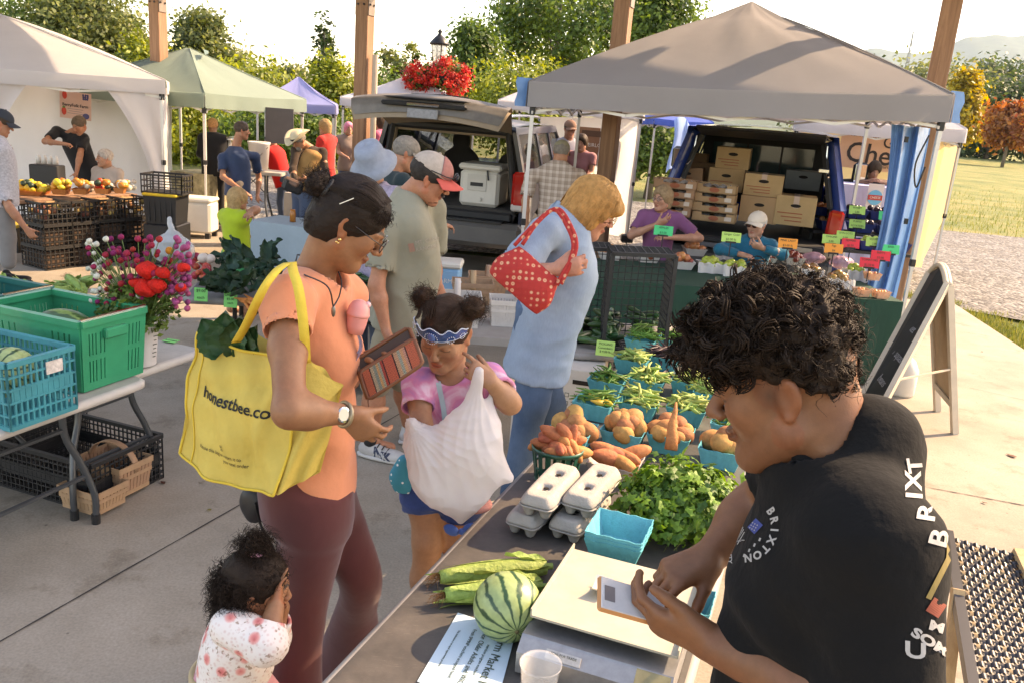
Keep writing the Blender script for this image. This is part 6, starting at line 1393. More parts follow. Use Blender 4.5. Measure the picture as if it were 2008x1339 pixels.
# ================================================================== girl with tiara and plastic bag
def girl():
 Nk=at(888,735,2.66);f=unit(V(-.22,-.97,0));sd=V(f[1],-f[0],0);hip=at(868,925,2.72);base=V(hip[0],hip[1],0);sk=V(.36,.175,.095)
 h=hframe(at(874,652,2.60),math.atan2(-.30,-.95),R(26),R(-4),.98);SR,SL=at(822,752,2.62),at(957,744,2.64);ER=at(826,832,2.50);WR=at(846,905,2.47);EL=at(1000,790,2.50);WL=at(963,748,2.45)
 F=Field();add_head(F,h,True,Nk,jaw=.93,neckr=.045,nose=.8,thick=.98);torso(F,hip,Nk,sd,[(t,w_*.72,d_*.78,q*.6)for t,w_,d_,q in MAN],.03,-.012)
 [F.cone(Nk-V(0,0,.05),q,.04,.034,.03)for q in(SL,SR)];limb(F,SR,ER,WR,.037,.033,.024,.02);limb(F,SL,EL,WL,.037,.034,.024,.02);add_hand(F,WR,unit(V(.1,0,-1)),V(.3,.9,0),1,k_=.78)
 add_hand(F,WL,unit(V(-.75,-.05,.45)),V(-.2,.9,-.35),-1,(.5,.9,1.0,1.05),(.5,.4,.3),.8,prox=(.2,.9,1.0,1.05))
 KR,AR,KL,AL_=at(838,1062,2.68),V(at(832,1180,2.68)[0],2.70,.06),at(898,1060,2.74),V(at(900,1200,2.74)[0],2.76,.06)
 limb(F,hip+sd*.07,KR,AR,.066,.05,.033,.03);limb(F,hip-sd*.07,KL,AL_,.066,.05,.033,.03)
 lo,hi=F.bounds()
 def cf(v):return head_colors(v,h,np.ones((len(v),3))*sk,sk,brow=(.10,.06,.04),browk=.8,lip=(1.05,.55,.5),blush=.25)
 o=fmesh('person',F,.006,SKIN,None,base,[((V(lo[0]-.02,lo[1]-.02,Nk[2]-.06),hi+.02),.0038),((V(lo[0],lo[1],1.0)-.02,V(hi[0]+.02,hi[1]+.02,Nk[2]-.06+.0038)),.005),((lo-.02,V(hi[0]+.02,hi[1]+.02,.984)),.009)],colfn=cf,relaxn=2)
 tag(o,'girl in a pink tie-dye tee and blue tiara opening a white carrier bag','person')
 m,nt,b=_mat('tie_dye');tc=N_(nt);nz=N(nt,'TexNoise',i_Scale=6.5,i_Detail=5.,i_Distortion=1.2);L(nt,tc,'Object',nz,'Vector');r=ramp(nt,[(.28,(.30,.13,.36)),(.42,(.46,.20,.42)),(.52,(.66,.22,.36)),(.60,(.72,.50,.60)),(.72,(.64,.20,.34))]);L(nt,nz,0,r,0);L(nt,r,0,b,'Base Color');b.inputs['Roughness'].default_value=.9;n2=N2(nt,'TexNoise',22.,tc);bp=N(nt,'Bump',i_Strength=.3,i_Distance=.01);L(nt,n2,0,bp,'Height');L(nt,bp,0,b,'Normal')
 S=Field();torso(S,hip+V(0,0,-.03),Nk,sd,[(-.02,.135,.105,0),(.3,.128,.105,.0),(.6,.128,.10,.003),(.82,.13,.085,0),(.93,.10,.065,0),(1.0,.062,.055,0)],.02);S.cone(Nk-V(0,0,.03),SR,.05,.045,.04);S.cone(Nk-V(0,0,.03),SL,.05,.045,.04)
 sleeve(S,SR,lerp(SR,ER,.62)+V(-.008,0,0),.05,.056,.03);sleeve(S,SL,lerp(SL,EL,.60),.05,.054,.03);S.ell(Nk+f*.035+V(0,0,.03),(.055,.05,.05),None,.008,True)
 so=fmesh('tee_shirt',S,.005,m,o,base,wr=[(.006,12,3),(.003,28,4)],relaxn=2)
 T=Field();torso(T,hip+V(0,0,-.1),hip+V(0,0,.08),sd,[(0,.14,.11,0),(1,.128,.10,0)],.02);T.cone(hip+sd*.07,lerp(hip+sd*.07,KR,.55),.085,.082,.03,flat=True);T.cone(hip-sd*.07,lerp(hip-sd*.07,KL,.55),.085,.082,.03,flat=True);fmesh('shorts',T,.007,cloth('navy_shorts',(.03,.06,.19),.85,.25,20),o,base,wr=(.004,15,2))
 hm_=hair_mat('girl_brown',(.045,.024,.014),.42)
 ho=hair_cap(h,hm_,o,base,.004,.007,back=.0,low=-.03,fringe=.045,wr=[(.0022,90,3)]);g_=np.random.default_rng(11);mb=MB()
 for(bx,sg)in((V(.082,-.03,.098),1),(V(-.088,-.03,.098),-1)):
  F=Field();bc=h.p(*bx);F.ell(bc,V(.034,.032,.036)*h.k,h.Q,.01);fmesh('hair_puff',F,.0045,hm_,ho,base-np.array(ho.location),wr=[(.010,70,4),(.005,150,5)]);sp=sphere_pts(420,6+sg);strands(mb,bc-base+sp*.028,sp*.5+g_.normal(size=(420,3))*.55,.032,7,.0011,.007,1.4,0,.2,4+sg)
  MB().tube([h.p(bx[0]*.78+.0*sg,bx[1]+.016*math.cos(a),bx[2]*.80+.016*math.sin(a))-base for a in np.linspace(0,6.283,13)[:-1]],.006,6,closed=True).build('hair_tie',M('red_band',(.6,.05,.04),.6,.1),ho,True)
 for k in range(170):
  a=g_.uniform(-1.2,1.2);sg=1 if a>0 else-1;s0=h.p(.012*sg+.075*math.sin(a)*.9,.055+g_.uniform(-.02,.02),.075+.035*math.cos(a));s1=h.p(.03*sg+.055*math.sin(a),.0,.062+.062*math.cos(a));s2=h.p(.07*sg,-.025,.085);mb.tube(curve([s0-base,s1-base,s2-base],4),.0012,3,cap=False)
 mb.build('curls',hm_,ho,True)
 # tiara: blue scalloped band with pearls, plain oval gem
 tm=M('tiara_blue',(.02,.07,.22),.25,.5,vs=60,spec=.8,coat=.5);wm_=M('tiara_pearl',(.6,.68,.78),.2,.1,spec=.8);g2=M('tiara_gem',(.04,.14,.42),.08,.2,spec=1.,coat=1.)
 def tp(a,z,off=0.):return h.p((.087+off)*math.sin(a),-.008+(.108+off)*math.cos(a),z)-base
 def band(u,v):
  a=(u-.5)*2.5;top=.022+.036*math.exp(-(a/.33)**2)+.026*math.exp(-((abs(a)-.58)/.17)**2)+.018*math.exp(-((abs(a)-.98)/.16)**2);return tuple(tp(a,.046+v*top-.012*abs(a)*.3,.004+.006*v))
 to=MB().grid(band,60,5).build('tiara',tm,o,True);mb2=MB()
 for k in range(61):mb2.ball(band(k/60,1.),.0022,6,4);
 for k in range(61):mb2.ball(band(k/60,.06),.0018,6,4)
 for c_,rr in((0.,.021),(.62,.012),(-.62,.012),(1.0,.009),(-1.0,.009)):
  for k in range(18 if rr>.02 else 11):a=k*6.283/(18 if rr>.02 else 11);mb2.ball(tp(c_+rr*math.cos(a)/.1,.066-.004*abs(c_)-(.006 if abs(c_)>.3 else 0)+rr*1.0*math.sin(a),.014),.0017,5,4)
 mb2.build('pearls',wm_,to,True);MB().ball(tp(0,.067,.010),(.014,.006,.016),14,8,h.Q).build('oval_gem',g2,to,True)
 # pale strap across the chest
 stp=M('pale_blue_strap',(.38,.52,.54),.6,.1);tb,tl=bvh(so);mb=MB();v=[]
 for(x,y)in curve([(856,728),(862,760),(870,800),(874,840)],6):
  r_=unit(at(x,y,2.5)-EYE);hh=tb.ray_cast(Vector(EYE-tl),Vector(r_));q=(np.array(hh[0])+tl if hh[0]is not None else at(x,y,2.55))+V(0,-.005,0);v+=[q-base+V(-.0085,0,0),q-base+V(.0085,0,0)]
 mb.add(v,[(2*i,2*i+1,2*i+3,2*i+2)for i in range(len(v)//2-1)]);mb.build('shoulder_strap',stp,o,True)
 for(an,kn)in((AR,KR),(AL_,KL)):shoe(o,base,V(an[0],an[1],0)-f*.06,V(an[0],an[1],0)+f*.15,M('girl_shoe',(.3,.3,.35),.6,.1),BP,s_=.8)
 # carrier bag
 bm_=M('white_film',(.80,.76,.75),.32,.05,vs=5,bump=.15,bs=30,spec=.5,thin=.5);bc=at(900,920,2.40);bag=thing('plastic_bag','full white plastic carrier bag held open by the girl with the tiara','bag',bc)
 F=Field();F.loft([(at(903,1024,2.42),.012,.02),(at(893,985,2.42),.080,.055),(at(898,930,2.42),.138,.072),(at(905,885,2.42),.122,.066),(at(915,830,2.42),.080,.046),(at(930,785,2.42),.036,.024),(at(940,722,2.42),.012,.012)],(1,0,0),.03,power=2.2)
 F.chain([at(850,935,2.42),at(822,870,2.42),at(806,828,2.41)],[.065,.034,.014],.06);F.cone(at(960,900,2.42),at(998,935,2.43),.04,.016,.06);F.cone(at(960,850,2.44),at(962,770,2.46),.035,.010,.04);F.cone(at(848,860,2.47),at(856,920,2.45),.045,.03,.03,True)
 def post(v,fc):
  n=vnormals(v,fc);c0=at(938,730,2.42);q=v-c0;a=np.arctan2(q[:,0],-q[:,2]);r_=np.hypot(q[:,0],q[:,2]);c1=at(806,828,2.41);q1=v-c1;a1=np.arctan2(q1[:,0],-q1[:,2])
  w_=.0035*np.abs(np.sin(a*15+3*np.sin(r_*11)+2*np.sin(a*4)))*np.clip(r_*5,0,1)*np.clip(1.15-r_*1.7,0,1)+.004*np.abs(np.sin(a1*17+1.5*np.sin(r_*15)))*np.clip(1-np.hypot(q1[:,0],q1[:,2])*3,0,1)+.004*np.abs(np.sin(v[:,2]*25+v[:,0]*40+2*np.sin(v[:,0]*30)))*np.clip((1.0-v[:,2])*4,0,1)*.6
  return v-n*w_[:,None]
 fmesh('bag_body',F,.0042,bm_,bag,bc,wr=[(.012,13,7),(.006,31,9)],relaxn=2,post=post)
 c=at(905,985,2.43);F=Field();F.ell(c+V(.03,0,0),(.07,.045,.03),None,.02);fmesh('contents',F,.008,M('bag_contents',(.5,.2,.16),.8,.3),bag,bc)
 # teal dotted pouch behind
 m,nt,b=_mat('teal_dots');tc=N_(nt);vo=N2(nt,'TexVoronoi',52.,tc);vo.inputs['Randomness'].default_value=.25;r=ramp(nt,[(.22,(.75,.8,.8)),(.27,(.02,.27,.36))]);L(nt,vo,'Distance',r,0);L(nt,r,0,b,'Base Color');b.inputs['Roughness'].default_value=.8
 p=at(790,930,2.66);t=thing('dotted_pouch','teal cloth pouch with white dots behind the white carrier bag','bag',p);F=Field();F.loft([(p+V(.005,0,-.065),.035,.025),(p,.045,.03),(p+V(.01,0,.07),.02,.02)],k=.02);fmesh('pouch',F,.006,m,t,p,wr=(.006,25,3))
 # blue bow at the hem
 p=at(905,1040,2.62);mb=MB();mb.ball(V(-.035,0,0),(.03,.012,.02),10,6,roty(.5)).ball(V(.03,0,.012),(.032,.012,.02),10,6,roty(-.5)).ball(V(0,-.005,0),.012,8,6);mb.add([q+p-base for q in mb.v][:0],[]);bo=mb.build('shorts_bow',cloth('blue_bow',(.05,.12,.38),.8),o,True);bo.location=Vector(p-base)
girl()
# ================================================================== man in khaki tee and mesh cap
khk=cloth('khaki_tee',(.275,.255,.185),.9,.08,8,.4,14)
def khaki_man():
 Nk=at(803,385,4.62);yaw=R(76);f=V(math.sin(yaw),math.cos(yaw),0);sd=V(f[1],-f[0],0);hip=at(782,600,4.68);h=hframe(at(843,350,4.58),R(80),R(25),R(3),1.08);sk=V(.44,.185,.105)
 SR,SL=at(763,440,4.48),Nk+V(.12,.15,-.07);ER=at(738,560,4.42);WR=at(757,648,4.40);EL=at(850,520,4.95);WL=at(858,560,4.8)
 KL,AL_=at(790,745,4.80),V(at(800,860,4.85)[0],4.90,.09);KR,AR=at(735,755,4.62),V(at(735,880,4.6)[0]-.03,4.62,.09)
 prof=[(-.02,.19,.15,.0),(.2,.19,.16,.02),(.45,.185,.165,.03),(.7,.195,.145,.015),(.86,.19,.11,0),(.95,.14,.085,-.005),(1.03,.065,.06,0)]
 o,base=person('man in a khaki tee, red-brimmed mesh cap and white trainers beside the tote',h,Nk,hip,f,SL,SR,(EL,WL),(ER,WR),((KL,AL_),(KR,AR)),sk,.0095,.005,prof,khk,.74,-.10,cloth('khaki_shorts',(.30,.255,.175),.9),.95,hairc=hair_mat('dark_grey',(.035,.028,.024)),full=True,wrk=.014,extra_sleeve=1.22,brow=(.05,.04,.035),hand_n={1:V(.8,.3,.1)},seed=9)
 cp=M('mesh_cap_tan',(.48,.39,.32),.9,.15,vs=30,bump=.5,bs=300);rd_=M('cap_red',(.62,.10,.075),.75,.1);c=cap_hat(h,cp,rd_,o,base,.005,.085)
 F=Field();F.ell(h.p(0,.0,.045),V(.089,.10,.088)*h.k,h.Q,.01);F.plane(h.p(0,.045,0),h.d(0,-1,-.25),h.o-.4,h.o+.4);F.plane(h.p(0,0,.044),h.d(0,-.12,-1),h.o-.4,h.o+.4);fmesh('cap_front',F,.006,M('cap_faded_red',(.40,.16,.13),.85,.25,vs=25),c,base-np.array(c.location))
 # sunglasses up on the brim
 mb=MB();mb.tube([h.p(-.088,-.02,.045)-base,h.p(-.09,.06,.052)-base,h.p(-.06,.112,.062)-base],.003,5).tube([h.p(.088,-.02,.045)-base,h.p(.09,.06,.052)-base,h.p(.06,.112,.062)-base],.003,5)
 for q in(-1,1):mb.ball(h.p(q*.036,.115,.066)-base,V(.032,.010,.019)*h.k,10,6,h.Q)
 mb.build('sunglasses',BP,o,True)
 F=Field();F.ell(h.p(0,.098,-.047),V(.03,.012,.008)*h.k,h.Q,.01);fmesh('moustache',F,.004,hair_mat('grey_tache',(.10,.085,.075)),o,base)
 st=[q for q in o.children if q.name.startswith('shirt')][0];tb=bvh(st);p=at(838,480,4.5);r_=unit(p-EYE);u_=unit(np.cross(r_,V(0,0,1)));v_=np.cross(u_,r_);pr=M('faded_print',(.36,.31,.25),.8,.2);X,Y_=unit(u_+v_*.25),unit(v_-u_*.25)
 decal('MT. CREST',.028,p+v_*.02,X,Y_,r_,tb,pr,st,base,.003);decal('RANGERS',.028,p-v_*.018,X,Y_,r_,tb,pr,st,base,.003);mb=MB();rect2(mb,-.085,.0,.03,.045);patch_print(mb,tb,p,X,Y_,r_,M('faded_red_print',(.33,.18,.13),.8,.2),st,base,'shirt_print',.003)
 wsh=M('trainer_white',(.52,.50,.48),.7,.15,vs=20);sol=M('sole_white',(.6,.58,.55),.6,.1)
 for(an,dd)in((AR,unit(V(.95,-.30,0))),(AL_,unit(V(.6,.8,0)))):
  s_=shoe(o,base,V(an[0],an[1],0)-dd*.07,V(an[0],an[1],0)+dd*.23,wsh,sol,s_=1.12);F=Field();F.cone(V(an[0],an[1],.10),V(an[0],an[1],.17),.046,.042,.01);fmesh('sock',F,.008,BP,s_,base)
  tbs_=bvh(s_);pp=V(an[0],an[1],.05)+dd*.08;text_o=decal('Nk',.085,pp+V(0,-.05,0),dd,V(0,0,1),V(0,1,0),tbs_,M('navy_mark',(.04,.05,.09),.6,.1),s_,base,.002,bold=.003)
  mb=MB()
  for k in range(4):q=V(an[0],an[1],.085-.010*k)+dd*(.06+.03*k)-base;mb.tube([q-V(-dd[1],dd[0],0)*.03,q+V(0,0,.012),q+V(-dd[1],dd[0],0)*.03],.004,5)
  mb.build('laces',BP if dd[1]<0 else sol,s_,True)
khaki_man()
# ================================================================== woman in a denim shirt with a red bag
def denim_mat(name,c,fade):
 m,nt,b=_mat(name);tc=N_(nt);a=N(nt,'TexNoise',i_Scale=4.,i_Detail=6.);L(nt,tc,'Object',a,'Vector');r=ramp(nt,[(.3,c),(.7,fade)]);L(nt,a,0,r,0)
 mp=N(nt,'Mapping');mp.inputs['Scale'].default_value=(1,1,.25);L(nt,tc,'Object',mp,0);f_=N(nt,'TexNoise',i_Scale=170.,i_Detail=3.);L(nt,mp,0,f_,'Vector');mx=N(nt,'MixRGB',blend_type='OVERLAY',i_0=.14);L(nt,r,0,mx,1);L(nt,f_,0,mx,2);L(nt,mx,0,b,'Base Color');b.inputs['Roughness'].default_value=.88
 n2=N2(nt,'TexNoise',14.,tc);bp=N(nt,'Bump',i_Strength=.14,i_Distance=.01);L(nt,n2,0,bp,'Height');L(nt,bp,0,b,'Normal');return m
dsh=denim_mat('denim_shirt',(.205,.275,.365),(.285,.36,.45));djn=denim_mat('blue_jeans',(.028,.065,.125),(.10,.165,.265))
def denim_woman():
 Nk=at(1120,420,3.80);yaw=R(78);f=V(math.sin(yaw),math.cos(yaw),0);sd=V(f[1],-f[0],0);hip=at(1058,655,3.84);h=hframe(at(1163,408,3.78),R(84),R(28),R(5),1.06);sk=V(.50,.22,.14)
 SR,SL=at(1072,455,3.64),Nk+V(.08,.16,-.07);ER=at(1003,540,3.52);WR=at(1092,528,3.46);EL=at(1150,560,4.1);WL=at(1200,600,4.05)
 KR,AR=at(1040,790,3.74),V(at(1012,930,3.7)[0],3.70,.07);KL,AL_=at(1075,795,3.95),V(at(1070,900,3.95)[0],3.98,.07)
 prof=[(-.02,.18,.14,-.01),(.2,.17,.135,.0),(.45,.16,.13,.015),(.68,.165,.13,.025),(.85,.165,.10,.0),(.95,.13,.082,-.01),(1.03,.065,.06,0)]
 o,base=person('woman in a denim shirt leaning over the produce, red quilted bag under arm',h,Nk,hip,f,SL,SR,None,(ER,WR),((KL,AL_),(KR,AR)),sk,.0085,.005,prof,dsh,.80,-.19,djn,1.96,hairc=None,full=True,wrk=.014,extra_sleeve=1.3,brow=(.25,.16,.09),hand_n={1:V(.2,.9,0)},curls=(.9,.95,1.,1.),shoes=M('dark_shoe',(.03,.025,.03),.6,.1),seed=4)
 hm_=hair_mat('strawberry_blonde',(.50,.25,.085),.4)
 F=Field();F.ell(h.p(0,-.012,.040),V(.092,.112,.088)*h.k,h.Q,.02);F.ell(h.p(0,-.06,-.03),V(.084,.06,.07)*h.k,h.Q,.04)
 for q in(-1,1):F.ell(h.p(q*.074,-.01,-.035),V(.02,.05,.065)*h.k,h.Q,.03)
 F.ell(h.p(0,.085,.05),V(.07,.03,.03)*h.k,h.Q,.02);F.ell(h.p(0,.145,-.06),V(.08,.12,.10)*h.k,h.Q,.01,True);F.plane(h.p(0,0,-.085),h.d(0,.15,-1),h.o-.4,h.o+.4)
 def post(v,fc):
  n=vnormals(v,fc);q=h.inv(v);a=np.arctan2(q[:,0],q[:,1]);return v+n*(.0035*np.abs(np.sin(a*34+3*np.sin(q[:,2]*30)))+.002*np.sin(a*90))[:,None]
 ho=fmesh('hair',F,.0042,hm_,o,base,relaxn=1,post=post);mb=MB();g_=np.random.default_rng(3)
 for k in range(950):
  a=g_.uniform(-2.9,2.9);el=g_.uniform(0,.35);zb=-.09+.075*(math.cos(a)>.3)+g_.uniform(-.012,.012);
  if abs(a)<.9:zb=.022+g_.uniform(0,.02)
  pts=[h.p(.03*math.sin(a),-.01+.04*math.cos(a),.128),h.p(.087*math.sin(a),-.012+.106*math.cos(a),.078),h.p(.100*math.sin(a+el*.2),-.012+.120*math.cos(a+el*.2),(zb+.03)*.6),h.p((.092+.02*el)*math.sin(a+el*.3),-.014+(.110+.02*el)*math.cos(a+el*.3),zb-.02*el)]
  mb.tube(curve([p-base for p in pts],3),.0010,3,cap=False)
 mb.build('strands',hm_,ho,True);spectacles(h,o,base,M('wire_frame',(.35,.28,.2),.3,0.,metal=.9),.02)
 st=[q for q in o.children if q.name.startswith('shirt')][0]
 # collar wings and button placket
 c0=Nk+V(0,0,.005);mb=MB()
 for sg in(-1,1):
  def fn(u,v,sg=sg):
   a=sg*(R(175)-u*R(150));rr=.066+.024*v;z=.052-.050*v-.03*u;return tuple(c0+sd*rr*math.sin(a)*1.05+f*(rr*math.cos(a)*1.1+.012*u)+V(0,0,z)-base)
  mb.grid(fn,14,4)
 mb.build('collar',dsh,st,True)
 tb=bvh(st);mb=MB()
 for k in range(5):
  p=lerp(Nk,hip,.18+.17*k)+f*.3;hh=tb[0].ray_cast(Vector(p-tb[1]),Vector(-f));
  if hh[0]is not None:mb.lathe([(.006,0),(.006,.004)],8,np.array(hh[0])+tb[1]-base,np.stack([sd,np.cross(f,sd),f],1))
 mb.build('button',M('pearl_button',(.7,.68,.62),.3,.05),st)
 # red bag
 m,nt,b=_mat('red_print');tc=N(nt,'TexCoord');vo=N2(nt,'TexVoronoi',38.,tc);vo.inputs['Randomness'].default_value=.12;r=ramp(nt,[(.10,(.6,.16,.10)),(.2,(.70,.40,.22)),(.30,(.62,.2,.12)),(.36,(.46,.03,.022)),(1,(.42,.025,.02))]);L(nt,vo,'Distance',r,0);L(nt,r,0,b,'Base Color');b.inputs['Roughness'].default_value=.85;bp=N(nt,'Bump',i_Strength=.4,i_Distance=.01);L(nt,vo,'Distance',bp,'Height');L(nt,bp,0,b,'Normal')
 bc=at(1030,555,3.46);t=thing('handbag','red quilted shoulder bag with small print under the arm of the denim-shirt woman','bag',bc)
 c_=[at(1000,475,3.50),at(1098,560,3.44),at(1065,606,3.42),at(962,540,3.48)];F=Field();ax=unit(c_[1]-c_[0]);up_=unit(c_[0]-c_[3]);up_=unit(up_-ax*ax.dot(up_));cc=sum(c_)/4
 F.loft([(cc-up_*.085,.135,.045),(cc-up_*.03,.150,.055),(cc+up_*.05,.125,.04),(cc+up_*.085,.11,.018)],ax,.02,power=3.2);fmesh('bag_body',F,.006,m,t,bc,wr=(.006,18,2),relaxn=2)
 for dx in(0,.02):
  pts=curve([c_[0]+V(.02+dx,-.02,-.01),at(1048,440,3.52),at(1085,412,3.55),at(1110,440,3.5),at(1124,490,3.45),at(1092+dx*100,560,3.41)],6);MB().tube([p+V(dx*.6,0,dx*.3)-bc for p in pts],.009,6).build('strap',m,t,True)
denim_woman()
# ================================================================== people further back
def stand(px,ptop,Y,H,yaw,lean=0.,hp=0.,hy=None,tilt=0.,k=None,dx=0.,zf=0.):
 """rough upright figure whose crown is at (px, ptop): returns the joints"""
 top=at(px,ptop,Y);g=V(top[0],top[1],zf);H=top[2]-zf if H is None else H;s_=H/1.75;f=V(math.sin(yaw),math.cos(yaw),0);sd=V(f[1],-f[0],0)
 hip=g+V(0,0,top[2]-zf-H*.47)-f*lean*.45*s_;neck=g+V(0,0,top[2]-zf-.265*s_)-f*.02;hd=g+V(0,0,top[2]-zf-.125*s_)+f*.03
 j=dict(h=hframe(hd,yaw if hy is None else hy,hp,tilt,s_ if k is None else k),N=neck,hip=hip,f=f,sd=sd,s=s_,SL=neck-sd*.175*s_+V(0,0,-.055),SR=neck+sd*.175*s_+V(0,0,-.055))
 j['legs']=((hip-sd*.09+f*.03+V(0,0,-.42*s_),V(*(hip-sd*.09)[:2],zf+.09)),(hip+sd*.09+f*.02+V(0,0,-.42*s_),V(*(hip+sd*.09)[:2],zf+.09)))
 return j
def arm(j,s_,up,fw,out,el=.28,wr=.25,up2=-.2,fw2=1.,out2=-.3):
 """simple arm by direction of upper arm and forearm in body axes"""
 sh=j['SL']if s_<0 else j['SR'];o=j['sd']*s_;e=sh+unit(V(0,0,up)+j['f']*fw+o*out)*el*j['s'];return(e,e+unit(V(0,0,up2)+j['f']*fw2+o*out2)*wr*j['s'])
def pp(label,j,**kw):
 return person(label,j['h'],j['N'],j['hip'],j['f'],j['SL'],j['SR'],legs=kw.pop('legs',j['legs']),**kw)
jean=cloth('bg_jeans',(.07,.10,.16),.9);khp=cloth('bg_khaki',(.42,.35,.26),.9);blk=cloth('bg_black',(.018,.018,.02),.9);grayh=hair_mat('grey',(.22,.19,.16));brn=hair_mat('brown',(.06,.038,.024));bln=hair_mat('blond',(.38,.24,.11));dkh=hair_mat('near_black',(.018,.013,.011))
# man in camouflage cap and woman in bucket hat behind the khaki man
j=stand(790,268,6.6,None,R(70),.1,R(22));j['N']=at(772,345,6.6)
o,b=pp('older man in a faded camouflage cap behind the khaki man',j,armL=arm(j,-1,-1,.3,.1),armR=arm(j,1,-1,.3,.1),res=.013,hres=.0075,skin=V(.45,.20,.115),shirt=cloth('dark_teal_shirt',(.025,.045,.05)),pants=jean,pant_t=1.95,hairc=grayh,shoes=blk)
cm_=M('camo_cap',(.26,.22,.18),.9,.4,vs=38);cap_hat(j['h'],cm_,cm_,o,b,.007)
j=stand(735,288,5.9,None,R(-160),.05,R(30));o,b=pp('woman in a pale blue bucket hat seen from behind near the second post',j,armL=arm(j,-1,-1,.3,.1),armR=arm(j,1,-1,.3,.1),prof=WOM,res=.013,hres=.008,skin=SK_LIGHT,shirt=cloth('lilac_floral_top',(.40,.34,.45),.9,.4,50),pants=jean,pant_t=1.95,hairc=brn,hairk='bob',shoes=blk)
h=j['h'];bh=cloth('pale_blue_denim',(.27,.31,.38),.9,.15,20);mb=MB();pr=[(.001,.135),(.05,.131),(.082,.115),(.092,.08),(.097,.035),(.125,.0),(.155,-.035)];Q=h.Q@rotx(R(-8))
mb.lathe([(r_*h.k*1.08,z*h.k*1.08)for r_,z in reversed(pr)],30,h.p(0,-.01,.022)-b,Q,1.,1.1,cap=False);bo=mb.build('bucket_hat',bh,o,True);bo.modifiers.new('th','SOLIDIFY').thickness=.005
MB().ball(h.p(-.03,-.135,.03)-b,V(.04,.012,.018)*h.k,10,6,h.Q@roty(.3)).build('hat_bow',bh,bo,True);MB().lathe([(.094*h.k,.0),(.098*h.k,.018*h.k)],28,h.p(0,-.01,-.055)-b,Q,1.,1.1,cap=False).build('chin_strap',BP,bo)
# plaid-shirt man seen from behind
m,nt,b_=_mat('plaid_shirt');tc=N(nt,'TexCoord');sp=N(nt,'SeparateXYZ');L(nt,tc,'Object',sp,0);acc=None
for src,sc,w_ in((0,15.,.5),(2,15.,.5),(0,30.,.12),(2,30.,.12)):
 a=N(nt,'Math',operation='MULTIPLY',i_1=sc);L(nt,sp,src,a,0);f_=N(nt,'Math',operation='FRACT');L(nt,a,0,f_,0);g_=N(nt,'Math',operation='LESS_THAN',i_1=w_ if w_>.3 else .16);L(nt,f_,0,g_,0);h_=N(nt,'Math',operation='MULTIPLY',i_1=.30 if w_>.3 else .22);L(nt,g_,0,h_,0)
 if acc is None:acc=h_
 else:q=N(nt,'Math',operation='ADD');L(nt,acc,0,q,0);L(nt,h_,0,q,1);acc=q
r=ramp(nt,[(0,(.56,.46,.38)),(.35,(.44,.34,.27)),(.7,(.30,.22,.17)),(1.,(.24,.16,.12))]);L(nt,acc,0,r,0);L(nt,r,0,b_,'Base Color');b_.inputs['Roughness'].default_value=.9
j=stand(1102,276,9.0,None,R(12),.08,R(18));j['N']=at(1095,322,9.0);j['SL'],j['SR']=at(1042,345,9.0),at(1136,345,9.05)
o,b=pp('man in a pale plaid shirt and olive cap seen from behind by the SUV',j,armL=(at(1030,395,8.95),at(1032,450,8.95)),armR=(at(1142,395,9.1),at(1130,420,9.3)),res=.012,hres=.0075,skin=V(.44,.20,.115),shirt=m,sleeve_t=.8,hem=-.05,extra_sleeve=1.15,pants=cloth('charcoal_trousers',(.035,.033,.03)),pant_t=1.95,hairc=grayh,shoes=blk,wrk=.009)
oc=M('olive_cap',(.25,.225,.14),.9,.15);cap_hat(j['h'],oc,oc,o,b,.007)
# man in a light shirt and person in pink far behind
j=stand(1118,236,13.6,None,R(160),.1,R(10));o,b=pp('man in a light grey shirt far behind the plaid-shirt man',j,armL=arm(j,-1,-1,.4,.2),armR=arm(j,1,-1,.4,.2),shirt=cloth('pale_grey_shirt',(.42,.42,.46)),pants=jean,pant_t=1.95,hairc=brn,res=.018,hres=.011,shoes=blk);oc2=M('brown_cap',(.22,.12,.08),.9,.1);cap_hat(j['h'],oc2,oc2,o,b,.009)
j=stand(1143,264,13.2,None,R(200),.1,R(10));pp('person in a dusty pink top beside the man in light grey',j,armL=arm(j,-1,-1,.4,.2),armR=arm(j,1,-1,.4,.2),prof=WOM,shirt=cloth('dusty_pink',(.36,.16,.16)),pants=jean,pant_t=1.95,hairc=brn,hairk='bob',res=.018,hres=.011,shoes=blk)
# seated women at the apple stall
def seated(label,crown,Y,yaw,H,hy=None,hp=0.,tilt=0.,**kw):
 top=at(*crown,Y);f=V(math.sin(yaw),math.cos(yaw),0);sd=V(f[1],-f[0],0);s_=H;hip=V(top[0],top[1],top[2]-.80*s_)-f*.08;N_k=V(top[0],top[1],top[2]-.255*s_)-f*.03
 j=dict(h=hframe(V(top[0],top[1],top[2]-.12*s_)+f*.02,yaw if hy is None else hy,hp,tilt,s_),N=N_k,hip=hip,f=f,sd=sd,s=s_,SL=N_k-sd*.165*s_+V(0,0,-.055),SR=N_k+sd*.165*s_+V(0,0,-.055))
 kn=[hip+sd*q*.1+f*.42+V(0,0,-.02)for q in(-1,1)];j['legs']=((kn[0],V(kn[0][0],kn[0][1],.05)),(kn[1],V(kn[1][0],kn[1][1],.05)));return j
j=seated('',(1302,366),8.55,R(195),1.0,R(225),R(4));sk=V(.48,.23,.15)
